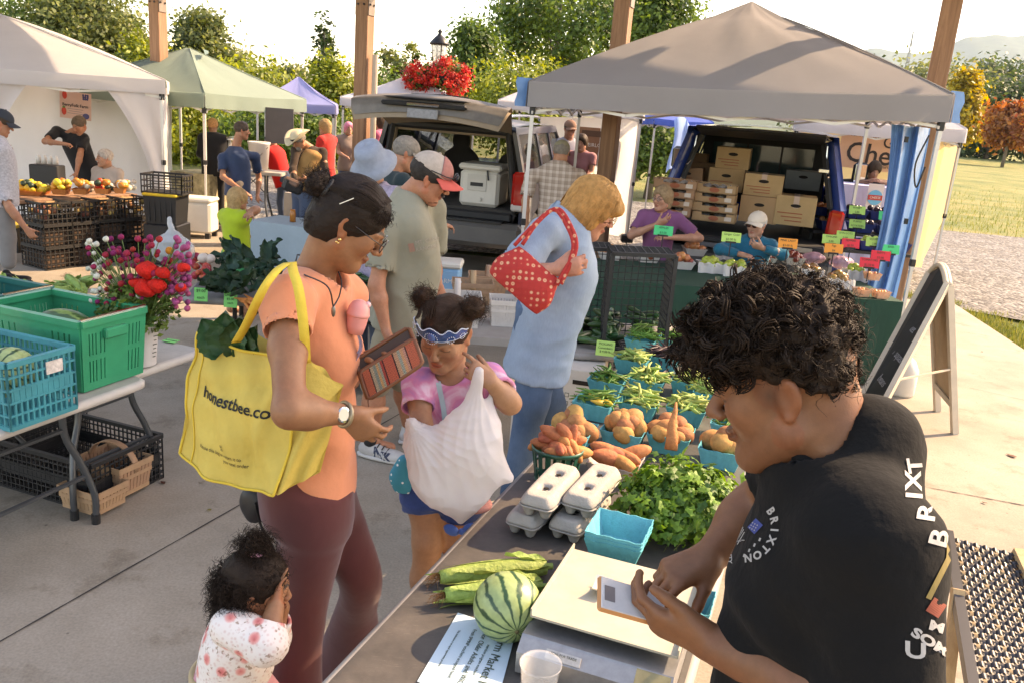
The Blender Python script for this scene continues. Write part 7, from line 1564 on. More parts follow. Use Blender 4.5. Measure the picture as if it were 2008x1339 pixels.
o,b=pp('seated woman in a purple tee with short blond-grey hair behind the apples',j,armL=(at(1372,468,8.5),at(1310,466,8.3)),armR=(at(1238,462,8.5),at(1290,440,8.35)),prof=WOM,skin=sk,shirt=cloth('purple_tee',(.235,.085,.185),.9),sleeve_t=.75,pants=blk,pant_t=1.95,hairc=hair_mat('ash_blond',(.30,.195,.11)),hairk='bob',glasses=True,full=True,res=.012,hres=.0065,hand_n={-1:V(0,.3,-1),1:V(.3,.5,.5)},shoes=blk)
j=seated('',(1487,416),8.1,R(190),1.0,R(222),R(6));o,b=pp('seated elderly woman in a teal fleece, cream cap and sunglasses behind the apples',j,armL=(at(1535,500,7.9),at(1492,486,7.8)),armR=(at(1410,490,8.0),at(1455,500,7.8)),prof=WOM,skin=V(.45,.23,.155),shirt=cloth('teal_fleece',(.004,.125,.20),.95,.15,60),sleeve_t=1.9,pants=blk,pant_t=1.95,hairc=hair_mat('white_grey',(.5,.47,.43)),hairk='short',full=True,res=.012,hres=.0065,hand_n={-1:V(-.4,.4,.5),1:V(0,.3,-1)},curls=(.9,.9,.9,.9),shoes=blk)
crc=M('cream_cap',(.66,.56,.46),.85,.1);cap_hat(j['h'],crc,crc,o,b,.006)
mb=MB();h=j['h']
for q in(-1,1):mb.ball(h.p(q*.031,.100,.004)-b,V(.025,.010,.018)*h.k,10,6,h.Q);mb.tube([h.p(q*.055,.095,.01)-b,h.p(q*.08,.0,.01)-b],.003,5)
mb.build('sunglasses',M('dark_amber',(.06,.02,.012),.12,.1,spec=.8),o,True)
# cheese seller
j=seated('',(1717,318),13.0,R(188),1.05,R(185),R(30));pp('seated person in a black tee looking at a phone in the cheese tent',j,armL=(at(1748,362,12.9),at(1722,355,12.7)),armR=(at(1685,362,12.9),at(1708,355,12.7)),prof=MAN,skin=SK_LIGHT,shirt=blk,sleeve_t=.8,pants=blk,pant_t=1.95,hairc=brn,hairk='bob',res=.016,hres=.010,shoes=blk)
# ---- left group: man in blue tee, girl in lime, cowboy, woman in red, others
j=stand(470,238,11.2,None,R(55),.1,R(8),R(62));j['SL'],j['SR']=at(500,308,11.4),at(437,310,11.1);j['N']=at(462,292,11.2)
o,b=pp('man in a navy blue tee and cream trousers under the green tent',j,armL=(at(508,350,11.5),at(505,385,11.3)),armR=(at(437,348,10.95),at(480,378,10.8)),skin=V(.44,.20,.115),prof=[(t,w_,d_*1.15,q*1.5)for t,w_,d_,q in MAN],shirt=cloth('navy_tee',(.035,.06,.12),.9,.15),sleeve_t=.72,hem=-.2,extra_sleeve=1.1,pants=khp,pant_t=1.95,hairc=hair_mat('salt_brown',(.085,.062,.048)),shoes=blk,full=True,res=.013,hres=.0075)
j=stand(462,374,7.4,None,R(35),0,R(5),k=.86);o,b=pp('small girl in a lime green tee with her arm raised',j,armL=arm(j,-1,-1,.1,.2,.2,.18),armR=(at(502,412,7.35),at(490,420,7.2)),prof=[(t,w_*.68,d_*.75,q)for t,w_,d_,q in MAN],skin=SK_TAN,shirt=cloth('lime_tee',(.36,.48,.03),.85,.1),sleeve_t=.5,hem=-.08,pants=cloth('green_shorts',(.03,.25,.10)),pant_t=.5,hairc=bln,hairk='long',res=.012,hres=.007)
j=stand(590,258,10.6,None,R(222),.1,R(34));j['SL'],j['SR']=at(632,300,10.7),at(580,296,10.6);j['N']=at(608,292,10.75)
o,b=pp('bearded man in a cream cowboy hat and tan vest examining something',j,armL=(at(640,345,10.55),at(602,352,10.3)),armR=(at(574,335,10.4),at(580,358,10.25)),skin=V(.43,.2,.115),shirt=cloth('dark_brown_shirt',(.055,.035,.025),.9),sleeve_t=1.95,hem=-.02,pants=jean,pant_t=1.95,hairc=grayh,shoes=blk,res=.013,hres=.0075,hand_n={-1:V(-.4,.3,.4),1:V(.3,.3,.4)})
h=j['h'];S=Field();torso(S,j['hip']+V(0,0,.02),j['N'],j['sd'],[(t,w_,d_,q)for t,w_,d_,q in MAN[:-1]],.03,.032);S.cone(j['N']+j['f']*.14,j['hip']+j['f']*.2,.05,.05,.01,True,False);fmesh('vest',S,.010,cloth('tan_vest',(.36,.20,.075),.9,.12),o,b,wr=(.006,9,2))
ct=M('straw_felt',(.66,.57,.40),.8,.12,vs=12);F=Field();F.ell(h.p(0,-.01,.075),V(.082,.105,.075)*h.k,h.Q,.02);F.cone(h.p(0,.06,.16),h.p(0,-.07,.165),.02,.03,.03,True);F.plane(h.p(0,0,.045),h.d(0,0,-1),h.o-.4,h.o+.4);co=fmesh('cowboy_hat',F,.006,ct,o,b)
def cb(u,v):a=u*6.283;rr=1+v*.85;x=.083*rr*math.sin(a);y=-.01+.108*rr*math.cos(a);return tuple(h.p(x,y,.048+.085*(v**1.5)*abs(math.sin(a))**2-.01*v*abs(math.cos(a)))-b)
bo=MB().grid(cb,40,6).build('hat_brim',ct,co,True);bo.modifiers.new('th','SOLIDIFY').thickness=.006;MB().lathe([(.087*h.k,.0),(.086*h.k,.018)],26,h.p(0,-.01,.052)-b,h.Q,1.,1.26,cap=False).build('hat_band',BP,co)
F=Field();F.ell(h.p(0,.06,-.085),V(.05,.045,.045)*h.k,h.Q,.02);fmesh('beard',F,.007,grayh,o,b,wr=(.006,70,2))
p=at(574,365,10.1);t=thing('camera_pouch','dark open pouch in the hands of the man in the cowboy hat','bag',p);MB().box((0,0,0),(.24,.12,.16),roty(.35)@rotz(.4),.03).build('pouch',BP,t);MB().box((0,-.05,.05),(.18,.06,.08),roty(.35),.02).build('flap',M('brown_flap',(.18,.1,.07),.6,.2),t)
j=stand(640,235,13.4,None,R(-70),.05,R(5));pp('woman in a red top with blond ponytail beside the second post',j,armL=arm(j,-1,-1,.2,.1),armR=arm(j,1,-1,.2,.1),prof=WOM,shirt=cloth('red_top',(.55,.035,.03),.85,.25,30),sleeve_t=.8,hem=-.3,pants=jean,pant_t=1.95,hairc=bln,hairk='bob',res=.016,hres=.010,shoes=blk)
j=stand(417,232,13.0,None,R(-20),0,0.);o,b=pp('man in black with a patterned orange head scarf behind the green tent pole',j,armL=arm(j,-1,-1,.1,.15),armR=arm(j,1,-1,.1,.15),skin=SK_TAN,shirt=blk,sleeve_t=1.8,pants=blk,pant_t=1.95,hairc=None,res=.016,hres=.010,shoes=blk);hair_cap(j['h'],M('orange_scarf',(.62,.30,.13),.85,.4,vs=45),o,b,.008,.014,low=.0,name='head_scarf')
j=stand(535,262,13.8,1.5,R(-75),.6,R(40));pp('person in a bright red tee bending behind the white bucket',j,armL=arm(j,-1,-1,.6,.1),armR=arm(j,1,-1,.6,.1),skin=SK_LIGHT,shirt=cloth('scarlet_tee',(.62,.02,.02),.85),pants=jean,pant_t=1.95,hairc=brn,res=.016,hres=.010,shoes=blk)
j=stand(745,225,14.6,None,R(-80),0,0.);pp('person in pink glimpsed left of the raised hatch',j,armL=arm(j,-1,-1,.2,.1),armR=arm(j,1,-1,.2,.1),prof=WOM,shirt=cloth('hot_pink',(.55,.12,.2)),pants=jean,pant_t=1.95,hairc=brn,hairk='bob',res=.02,hres=.012)
j=stand(683,240,15.6,None,R(150),0,0.);pp('person with a pink bow far behind, right of the woman in red',j,armL=arm(j,-1,-1,.2,.1),armR=arm(j,1,-1,.2,.1),prof=WOM,shirt=cloth('taupe_top',(.26,.19,.15)),pants=jean,pant_t=1.95,hairc=hair_mat('pink_wig',(.75,.25,.35)),hairk='bob',res=.02,hres=.012)
# ---- inside the large white tent
j=stand(158,228,11.6,1.7,R(200),.35,R(28));j['N']=at(140,262,11.75);j['SL'],j['SR']=at(163,272,11.7),at(112,258,11.7)
o,b=pp('balding man in a black tee reaching over the squash table in the white tent',j,armL=(at(157,305,11.5),at(150,340,11.4)),armR=(at(88,278,11.4),at(127,283,11.1)),skin=V(.42,.18,.10),shirt=blk,sleeve_t=.72,hem=-.1,pants=jean,pant_t=1.95,hairc=hair_mat('stubble',(.12,.085,.06)),full=True,res=.013,hres=.0075,shoes=blk,hand_n={1:V(0,.2,-1)})
j=seated('',(206,293),11.5,R(190),.98,R(230),R(2));pp('seated woman with grey hair and beige top in the white tent',j,armL=arm(j,-1,-1,.2,.1),armR=arm(j,1,-1,.2,.1),prof=WOM,skin=SK_LIGHT,shirt=cloth('beige_top',(.44,.36,.31)),pants=blk,pant_t=1.95,hairc=hair_mat('silver',(.42,.37,.33)),hairk='short',full=True,res=.013,hres=.0075)
# shopper cut by the left edge
j=stand(-6,215,8.0,None,R(55),.05,R(25));j['SR']=at(-25,330,7.9);j['SL']=at(5,320,8.2)
o,b=pp('shopper in a dark cap and pale patterned shirt at the left picture edge',j,armL=(at(-5,345,8.35),at(10,310,8.4)),armR=(at(20,410,7.85),at(52,450,7.9)),skin=V(.42,.19,.11),shirt=cloth('pale_pattern_shirt',(.44,.42,.44),.9,.35,60),sleeve_t=.85,hem=-.1,pants=cloth('grey_shorts',(.2,.19,.18)),pant_t=1.6,hairc=brn,res=.012,hres=.007,shoes=blk);dc=M('navy_cap',(.03,.035,.045),.85,.1);cap_hat(j['h'],dc,dc,o,b,.006)
# ================================================================== tables, crates, produce
U_,V_=unit(V(.336,.942,0)),unit(V(.942,-.336,0));LEGM=M('leg_steel',(.10,.11,.12),.35,.15,metal=.6)
def frame_of(o,ax):ax=unit(V(ax[0],ax[1],0));return lambda x,y,z=0.:np.asarray(o,float)+ax*x+np.cross((0,0,1),ax)*y+V(0,0,z)
def rq(ax):ax=unit(V(ax[0],ax[1],0));return np.stack([ax,np.cross((0,0,1),ax),V(0,0,1)],1)
def fold_table(label,o,ax,ln,dp,mat,z=.74,th=.045,legs=(1,1),legm=None,lip=None):
 """o: corner on the floor, ax: long direction, dp to its left"""
 q=rq(ax);o=V(o[0],o[1],0);t=thing('folding_table',label,'table',o);bm=bmesh.new();r_=.05;pts=[]
 for cx,cy,a0 in((ln-r_,r_,-90),(ln-r_,dp-r_,0),(r_,dp-r_,90),(r_,r_,180)):pts+=[(cx+r_*math.cos(R(a0+18*k)),cy+r_*math.sin(R(a0+18*k)))for k in range(6)]
 MB().prism(pts,z-th,z,lambda u,w,k:q@V(u,w,k)).build('tabletop',mat,t)
 if lip:MB().tube([q@V(u,w,z-th*.5)for u,w in pts],th*.52,6,closed=True).build('edge_lip',lip,t,True)
 lm=legm or LEGM
 for e in(0,1):
  if not legs[e]:continue
  x=.28 if e==0 else ln-.28;sx=-1 if e==0 else 1;yy=(dp*.13,dp*.87)
  for y in yy:
   m_=MB().tube([q@p for p in curve([V(x,y+(.1 if y<dp/2 else-.1),z-th),V(x,y+(.1 if y<dp/2 else-.1),.48),V(x+sx*.02,y+(.04 if y<dp/2 else-.04),.32),V(x+sx*.05,y,.15),V(x+sx*.05,y,.02)],5)],.016,8).build('leg',lm,t,True)
   MB().lathe([(.02,0),(.02,.05)],10,q@V(x+sx*.05,y,0)).build('foot',BP,m_)
  MB().tube([q@V(x+sx*.03,yy[0]+.03,.25),q@V(x+sx*.03,yy[1]-.03,.25)],.012,6).build('crossbar',lm,t);MB().tube([q@V(x,dp*.5,z-th),q@V(x-sx*.3,dp*.5,z-th-.02),q@V(x,dp*.5,.5)],.01,6).build('brace',lm,t);MB().tube([q@V(x,yy[0]+.1,.5),q@V(x,yy[1]-.1,.5)],.012,6).build('crossbar',lm,t)
 return t
def slat_wall(mb,a,b,h,nv,nh,tk,vx=None,skip=0):
 """open lattice between points a and b (bottom edge), height h"""
 a,b=np.asarray(a,float),np.asarray(b,float)
 for i in range(nv+1):p=lerp(a,b,i/nv);mb.bar(p,p+V(0,0,h),tk,tk)
 for j in range(nh+1):z=h*j/nh;k=2.2 if j in(0,nh)else 1.;mb.bar(a+V(0,0,z),b+V(0,0,z),tk*1.3,tk*k)
def vent_crate(name,label,o,ax,w,d,h,mat,nv=8,nh=4,tk=.008,group=None,solid=None,cat='crate',rot=None,floor=True):
 """lattice crate; each side is a part"""
 q=rq(ax)if rot is None else rot;t=thing(name,label,cat,o,0,group);c=[V(0,0,0),V(w,0,0),V(w,d,0),V(0,d,0)];wm_=[max(3,int(nv*d/w)),nv]
 for i in range(4):
  mb=MB();a,b=c[i],c[(i+1)%4];slat_wall(mb,a,b,h,nv if i%2==0 else wm_[0],nh,tk)
  if solid:mb.cm=0;pa,pb=lerp(a,b,.04),lerp(a,b,.96);mid=(pa+pb)/2;L_=np.linalg.norm(pb-pa);mb.box(mid+V(0,0,h*solid[0]),(L_ if i%2==0 else tk*.6,tk*.6 if i%2==0 else L_,h*solid[1]))
  mb.xf(q).build('side',mat,t)
 if floor:MB().box((w/2,d/2,.006),(w,d,.012)).xf(q).build('base',mat,t)
 if not floor:
  mb=MB();[mb.bar(V(w*i/9,0,0),V(w*i/9,d,0),tk,tk)for i in range(10)];[mb.bar(V(0,d*i/14,0),V(w,d*i/14,0),tk,tk)for i in range(15)];mb.xf(q).build('base',mat,t)
 rim=MB()
 for i in range(4):rim.bar(c[i]+V(0,0,h),c[(i+1)%4]+V(0,0,h),.022,.02)
 rim.xf(q).build('rim',mat,t);return t
def mesh_of(fn,mats,smooth=True,name='fruit'):
 o=fn();me=o.data;bpy.data.objects.remove(o);return me
def put(me,name,label,cat,group,loc,rot=(0,0,0),sc=1.):
 o=bpy.data.objects.new(name,me);link(o);o.location=Vector([float(q)for q in loc]);o.rotation_euler=rot if np.ndim(rot)==1 else Matrix(np.asarray(rot).tolist()).to_euler();o.scale=(sc,)*3 if np.isscalar(sc)else sc;return tag(o,label,cat,group)
def lump(seed,r,amp,sc,mat,name='fruit',n=16,m=10,dimple=0.):
 mb=MB().ball((0,0,0),r,n,m);v=np.array(mb.v);w_=wob(v,sc,seed);d=unitrows(v)
 v=v+d*(w_*amp)[:,None]
 if dimple:rr=np.hypot(v[:,0],v[:,1]);v[:,2]-=np.sign(v[:,2])*dimple*np.exp(-(rr/(np.max(rr)*.35))**2)
 mb.v=[tuple(q)for q in v];o=mb.build(name,mat,None,True);me=o.data;bpy.data.objects.remove(o);return me
def stick(path,rad,mat,n=7,name='pod'):o=MB().tube(path,rad,n).build(name,mat,None,True);me=o.data;bpy.data.objects.remove(o);return me
rr_=np.random.default_rng(12);U=rr_.uniform
def rrot():return(U(0,6.3),U(0,6.3),U(0,6.3))
# materials of produce
mp=M('potato_skin',(.42,.19,.065),.8,.35,vs=50,bump=.25,bs=120,rand=.15);msp=M('sweet_potato_skin',(.44,.15,.055),.75,.3,vs=45,bump=.35,bs=90,rand=.15);mgb=M('green_bean',(.10,.21,.03),.5,.2,vs=40,rand=.25);mpod=M('pale_pod',(.29,.36,.085),.55,.2,vs=40,rand=.25);mdb=M('dark_bean',(.05,.025,.03),.5,.25,vs=30,rand=.4);mck=M('cucumber_green',(.026,.085,.020),.3,.35,vs=30,bump=.15,bs=90,rand=.3,coat=.2);myq=M('squash_yellow',(.62,.40,.05),.4,.12,rand=.12);mtq=M('turquoise_pulp',(.075,.40,.45),.8,.12,vs=60,bump=.3,bs=220,rand=.08);mgp=M('green_plastic',(.006,.09,.05),.3,.1,coat=.3)
FR_=dict(pot=[lump(i,(.030,.036,.027),.004,55,mp)for i in range(3)],sp=[lump(9+i,(.021,.058,.020),.006,40,msp)for i in range(3)],ck=[lump(20+i,(.019,.082,.019),.003,30,mck,n=14,m=12)for i in range(2)],yq=[stick([V(0,-.06,0),V(0,-.04,0),V(0,.02,.004),V(.006,.07,.012),V(.012,.10,.018)],[.012,.034,.030,.014,.009],myq,12)])
FR_['gb']=[stick([V(0,-.055,0),V(.004,-.02,.004),V(0,.02,0),V(-.006,.055,.003)],[.002,.0042,.0042,.0015],mgb,5),stick([V(0,-.05,0),V(.012,-.01,.0),V(.008,.03,.004),V(-.006,.05,.003)],[.002,.0042,.0042,.0015],mgb,5)]
FR_['pod']=[stick([V(0,-.055,0),V(.006,-.02,.004),V(0,.02,0),V(-.006,.06,.003)],[.002,.0065,.007,.0015],mpod,6),stick([V(0,-.05,0),V(.010,-.01,.0),V(.008,.03,.004),V(-.010,.05,.003)],[.002,.006,.006,.002],mpod,6)]
FR_['db']=[stick([V(0,-.08,0),V(.01,-.03,.004),V(0,.03,0),V(-.02,.08,.003)],[.002,.004,.004,.0015],mdb,5)]
def heap(kind,name,label,cat,group,c,n,rx,ry,h,sc=1.,flat=True,ang=None):
 c=np.asarray(c,float)
 for i in range(n):
  a,r_=U(0,6.283),math.sqrt(U(0,1));x,y=r_*math.cos(a)*rx,r_*math.sin(a)*ry;z=h*(1-r_*r_*.75)*U(.45,1.)
  rt=(U(-.35,.35),U(-.35,.35),U(0,6.283)if ang is None else ang+U(-.5,.5))if flat else rrot();me=FR_[kind][i%len(FR_[kind])];p=c+U_*y+V_*x+V(0,0,z);put(me,name,label,cat,group,p,rt,sc*U(.85,1.15))
def quart(label,c,s_=.125,h=.07,mat=mtq,rz=None,group='turquoise produce baskets',name='pulp_basket',n=1):
 """tapered, fluted open basket"""
 c=np.asarray(c,float);t=thing(name,label,'basket',c,0,group);q=np.stack([V_,U_,V(0,0,1)],1)if rz is None else rotz(rz)
 for k in range(n):
  mb=MB();per=[(-1,-1),(1,-1),(1,1),(-1,1)];ring=[]
  for lvl,(f_,z)in enumerate(((.74,0),(.86,h*.5),(1.,h),(.965,h),(.83,h*.5),(.70,.006))):
   row=[]
   for i in range(4):
    a,b=np.array(per[i]),np.array(per[(i+1)%4])
    for j in range(9):p=lerp(a,b,j/9);fl=1+(.018 if j%3==1 else-.012)*(1 if 0<lvl<5 else .3);row.append((p[0]*s_/2*f_*fl,p[1]*s_/2*f_*fl,z+.012*k+(.0025*math.sin(j*2.1+i)if lvl in(2,3)else 0)))
   ring.append(row)
  v=[p for r_ in ring for p in r_];m_=36;f=[(r_*m_+i,r_*m_+(i+1)%m_,(r_+1)*m_+(i+1)%m_,(r_+1)*m_+i)for r_ in range(5)for i in range(m_)];f+=[tuple(range(m_-1,-1,-1)),tuple(range(5*m_,6*m_))]
  MB().add(v,f).xf(q).build('basket_shell',mat,t,False)
 return t
 # ---------------------------------------------------------------- front table
def top_mat():
 m,nt,b=_mat('worn_black_top');tc=N(nt,'TexCoord');a=N(nt,'TexNoise',i_Scale=5.,i_Detail=8.,i_Roughness=.7);L(nt,tc,'Object',a,'Vector');r=ramp(nt,[(.3,(.045,.041,.038)),(.55,(.085,.075,.067)),(.75,(.14,.12,.105))]);L(nt,a,0,r,0)
 out=r
 for k,(rx,sc)in enumerate(((.5,3.),(-.35,2.4),(1.3,3.4))):
  mpn=N(nt,'Mapping');mpn.inputs['Rotation'].default_value=(0,0,rx);mpn.inputs['Scale'].default_value=(7,190,7);L(nt,tc,'Object',mpn,0);z=N(nt,'TexNoise',i_Scale=sc,i_Detail=3.,i_Distortion=1.6);L(nt,mpn,0,z,'Vector');s_=ramp(nt,[(.68,(0,0,0)),(.74,(1,1,1))]);L(nt,z,0,s_,0);mx=N(nt,'MixRGB');ml=N(nt,'Math',operation='MULTIPLY',i_1=.45);L(nt,s_,0,ml,0);L(nt,ml,0,mx,0);L(nt,out,0,mx,1);mx.inputs[2].default_value=(.27,.23,.20,1);out=mx
 L(nt,out,0,b,'Base Color');b.inputs['Roughness'].default_value=.55;bp=N(nt,'Bump',i_Strength=.15,i_Distance=.005);L(nt,a,0,bp,'Height');L(nt,bp,0,b,'Normal');return m
BT=top_mat();o_=V(-.36,1.65,0)-U_*.85+V_*.76;lipm=M('grey_lip',(.26,.24,.22),.6,.2)
fold_table('long black-topped market table with scratched surface in front of the young seller',o_,U_,3.95,.76,BT,.75,.04,lip=lipm)
tz=.752
wp_=M('price_card_green',(.16,.62,.16),.7,.05);inkm=M('marker_ink',(.03,.05,.03),.7,0.)
def card(label,p,w_,h_,mat,lines,tilt=R(70),yaw=0.,stick_=0.,group='price cards'):
 t=thing('price_card',label,'sign',p,0,group);q=rotz(yaw)@rotx(tilt)
 MB().box((0,0,0),(w_,h_,.0015),q).build('card',mat,t)
 for k,s_ in enumerate(lines):text(s_,inkm,h_*.62/max(2,len(lines)),t,q@V(0,h_*(.28-.5*k/max(1,len(lines)-1))if len(lines)>1 else 0,.002),q,ext=.0003)
 if stick_:MB().bar(q@V(0,-h_/2,0),q@V(0,-h_/2,0)-V(0,0,stick_),.008).build('stake',BP,t);MB().box(q@V(0,-h_/2,0),(w_*.55,.012,.016)).build('clip',BP,t)
 return t
 # corn
hsk=M('corn_husk',(.27,.38,.09),.6,.35,vs=45,bump=.5,bs=90,rand=.15,thin=.15);slk=M('corn_silk',(.20,.09,.03),.8,.3)
def corn(label,a,b,group,z=0.):
 a,b=np.asarray(a,float),np.asarray(b,float);t=thing('corn_ear',label,'vegetable',a,0,group);ax=unit(b-a);ln=np.linalg.norm(b-a);s_=unit(np.cross(ax,V(0,0,1)));u_=np.cross(s_,ax)
 F=lambda tt,an,r_:ax*ln*tt+(s_*math.cos(an)+u_*math.sin(an))*r_;R_=lambda u:.006+.030*math.sin(math.pi*(.10+.80*u))**.8*(1-.35*u)
 mb=MB().tube([F(u,0,0)for u in np.linspace(0,.9,14)],[R_(u)for u in np.linspace(0,.9,14)],18);mb.build('husk',hsk,t,True)
 for k in range(6):
  a0=k*1.05+U(-.25,.25);e=U(.8,1.02);fl=U(.0,.02)
  MB().grid(lambda u,v,a0=a0,e=e,fl=fl,k=k:tuple(F(u*e,a0+(v-.5)*1.25*math.sin(math.pi*min(.97,.25+u*.72)),R_(min(.9,u*e))+.0012+.0008*k+fl*max(0,u-.7)**2*9)),16,6).build('husk_wrap',hsk,t,True)
 for k in range(2):big_leaf(t,F(.0,1.+2.*k,.012),F(.35+.3*k,1.3+1.2*k,.05),.016,hsk,.01,6,.004,'husk_leaf',V(0,0,1))
 mb=MB();strands(mb,[F(.9,U(0,6.3),.006)for _ in range(40)],[ax]*40,.045,5,.0009,.006,1.,.3,.35,int(U(0,99)));mb.build('silk',slk,t);MB().tube([F(-.06,0,.0),F(.02,0,0)],.010,7).build('stalk',hsk,t);return t
corn('upper corn ear in its husk behind the striped melon',gz(1068,1128,tz)+V(0,0,.03),gz(838,1148,tz)+V(0,0,.025),'corn ears on the black table');corn('lower corn ear whose husk passes behind the striped melon',gz(1060,1172,tz)+V(0,0,.035),gz(850,1186,tz)+V(0,0,.03),'corn ears on the black table')
def melon_mat(name,c1,c2,n=11.,th=.5):
 m,nt,b=_mat(name);tc=N(nt,'TexCoord');nz=N(nt,'TexNoise',i_Scale=24.,i_Detail=6.);L(nt,tc,'Object',nz,'Vector');sp=N(nt,'SeparateXYZ');L(nt,tc,'Object',sp,0);at2=N(nt,'Math',operation='ARCTAN2');L(nt,sp,0,at2,0);L(nt,sp,1,at2,1);mu=N(nt,'Math',operation='MULTIPLY',i_1=n);L(nt,at2,0,mu,0);ns=N(nt,'Math',operation='MULTIPLY',i_1=5.5);L(nt,nz,0,ns,0);ad=N(nt,'Math',operation='ADD');L(nt,mu,0,ad,0);L(nt,ns,0,ad,1);si=N(nt,'Math',operation='SINE');L(nt,ad,0,si,0)
 mr=N(nt,'MapRange');mr.inputs['From Min'].default_value=-1.;L(nt,si,0,mr,0);r=ramp(nt,[(0,c1),(th,c1),(th+.14,tuple((x+y)/2 for x,y in zip(c1,c2))),(th+.24,c2)]);L(nt,mr,0,r,0);n2=N(nt,'TexNoise',i_Scale=60.);L(nt,tc,'Object',n2,'Vector');mx=N(nt,'MixRGB',blend_type='OVERLAY',i_0=.35);L(nt,r,0,mx,1);L(nt,n2,0,mx,2);L(nt,mx,0,b,'Base Color');b.inputs['Roughness'].default_value=.35;return m
mm1=melon_mat('striped_melon',(.29,.37,.15),(.02,.065,.025),13.,.70);mm2=melon_mat('dark_melon',(.03,.09,.02),(.16,.26,.06),8.,.7)
def melon(label,c,r,mat,rot):
 o=MB().ball((0,0,0),r,32,20).build('melon',mat,None,True);o.location=Vector(c);o.rotation_euler=rot;tag(o,label,'melon');MB().lathe([(.006,0),(.004,.006)],8,(0,0,(r if np.isscalar(r)else r[2])-.001)).build('stem_scar',M('stem',(.12,.1,.04),.8,.2),o)
melon('small round striped watermelon on the black table',gz(978,1262,tz)+V(0,0,.082)+U_*.045,.088,mm1,(R(100),R(15),R(20)))
# flyer
fl=[gz(x,y,tz+.003)for x,y in((898,1200),(1012,1238),(970,1395),(818,1335))];t=thing('flyer','pale blue farm market flyer lying under the striped watermelon','paper',fl[3]);MB().add([p-fl[3]for p in fl],[(0,1,2,3)]).build('sheet',M('flyer_blue',(.48,.62,.70),.6,.08),t)
fy,fx=unit(fl[3]-fl[0]),unit(fl[1]-fl[0]);Q=np.stack([fy,-fx,V(0,0,1)],1)
for s_,sz,u,w_ in(('Farm Market Fresh',.034,.78,.55),('for Older Adults and WIC',.019,.52,.52),('nutrition program vouchers',.011,.64,.5),('Fresh SFMNP vouchers accepted here!',.013,.36,.5),('This institution is an equal opportunity provider',.008,.16,.5)):text(s_,inkm,sz,t,lerp(lerp(fl[0],fl[1],u),lerp(fl[3],fl[2],u),w_)-fl[3]+V(0,0,.002),Q,ext=.0002)
# clear cup, scale, receipt
pc=gz(1052,1385,tz);t=thing('plastic_cup','clear plastic cup at the bottom edge beside the flyer','cup',pc);MB().lathe([(.034,.002),(.045,.11),(.048,.112),(.048,.116),(.043,.11),(.032,.004)],28,cap=False).build('cup_wall',M('clear_plastic',(.85,.85,.85),.08,0.,alpha=.22,spec=.7),t,True);MB().lathe([(.032,.004),(.033,.03),(.001,.031)],20).build('cup_contents',M('cup_dark',(.10,.08,.06),.4,.2),t)
sc0=gz(1046,1212,.86);sf=frame_of(V(sc0[0],sc0[1],.75),U_);q=rq(U_);stl=M('brushed_steel',(.36,.36,.36),.38,.15,vs=40,metal=.75);t=thing('market_scale','steel counter scale with a cream weighing tray on the black table','scale',sf(0,0))
MB().prism([(-.075,0.0),(.36,0),(.36,.085),(-.04,.085),(-.075,.055)],0.012,-.355,lambda u,w_,k:q@V(u,k,w_+.006)).build('body',stl,t);MB().box(q@V(.15,-.17,.105),(.05,.05,.035)).build('pillar',stl,t)
trm=M('cream_tray',(.42,.385,.30),.45,.12,vs=14);mb=MB();mb.box(q@V(.17,-.175,.122),(.36,.36,.006),q);mb.box(q@V(.17,.004,.131),(.36,.004,.022),q);mb.box(q@V(.17,-.354,.131),(.36,.004,.022),q);mb.build('tray',trm,t)
MB().box(q@V(-.062,-.31,.07),(.055,.08,.004),q@roty(R(-40))).build('display',M('lcd',(.28,.24,.13),.25,.3,vs=20),t);MB().box(q@V(-.060,-.255,.07),(.05,.02,.005),q@roty(R(-40))).build('key_red',redm,t)
p=q@V(-.0775,-.10,.062);lbm=M('rating_label',(.5,.48,.46),.5,.2,vs=90);MB().box(p+q@V(.012,0,.012),(.004,.085,.022),q@roty(R(40))).build('rating_label',lbm,t)
for k,s_ in enumerate(('LEGAL FOR TRADE','CE 15 kg e=5g')):text(s_,inkm,.008,t,p+q@V(.0085,0,.019-.011*k),q@rotz(R(-90))@rotx(R(50)))
p=gz(1178,1158,.877);t=thing('receipt','curled paper slip lying on the cream scale tray','paper',p);MB().grid(lambda u,v:tuple(U_*(u-.5)*.07+V_*(v-.5)*.045+V(0,0,.004+.02*abs(u-.5)**2*4)),8,3).build('slip',M('paper_white',(.72,.68,.58),.7,.05),t,True);MB().box(V(.012,.02,.008),(.016,.008,.001)).build('slip_print',inkm,t)
quart('stack of empty turquoise pulp baskets behind the scale tray',gz(1205,1118,tz)+V(0,0,.05),.17,.075,n=3);quart('empty turquoise pulp basket half hidden by the hands of the seller',gz(1345,1215,tz),.13,.07)
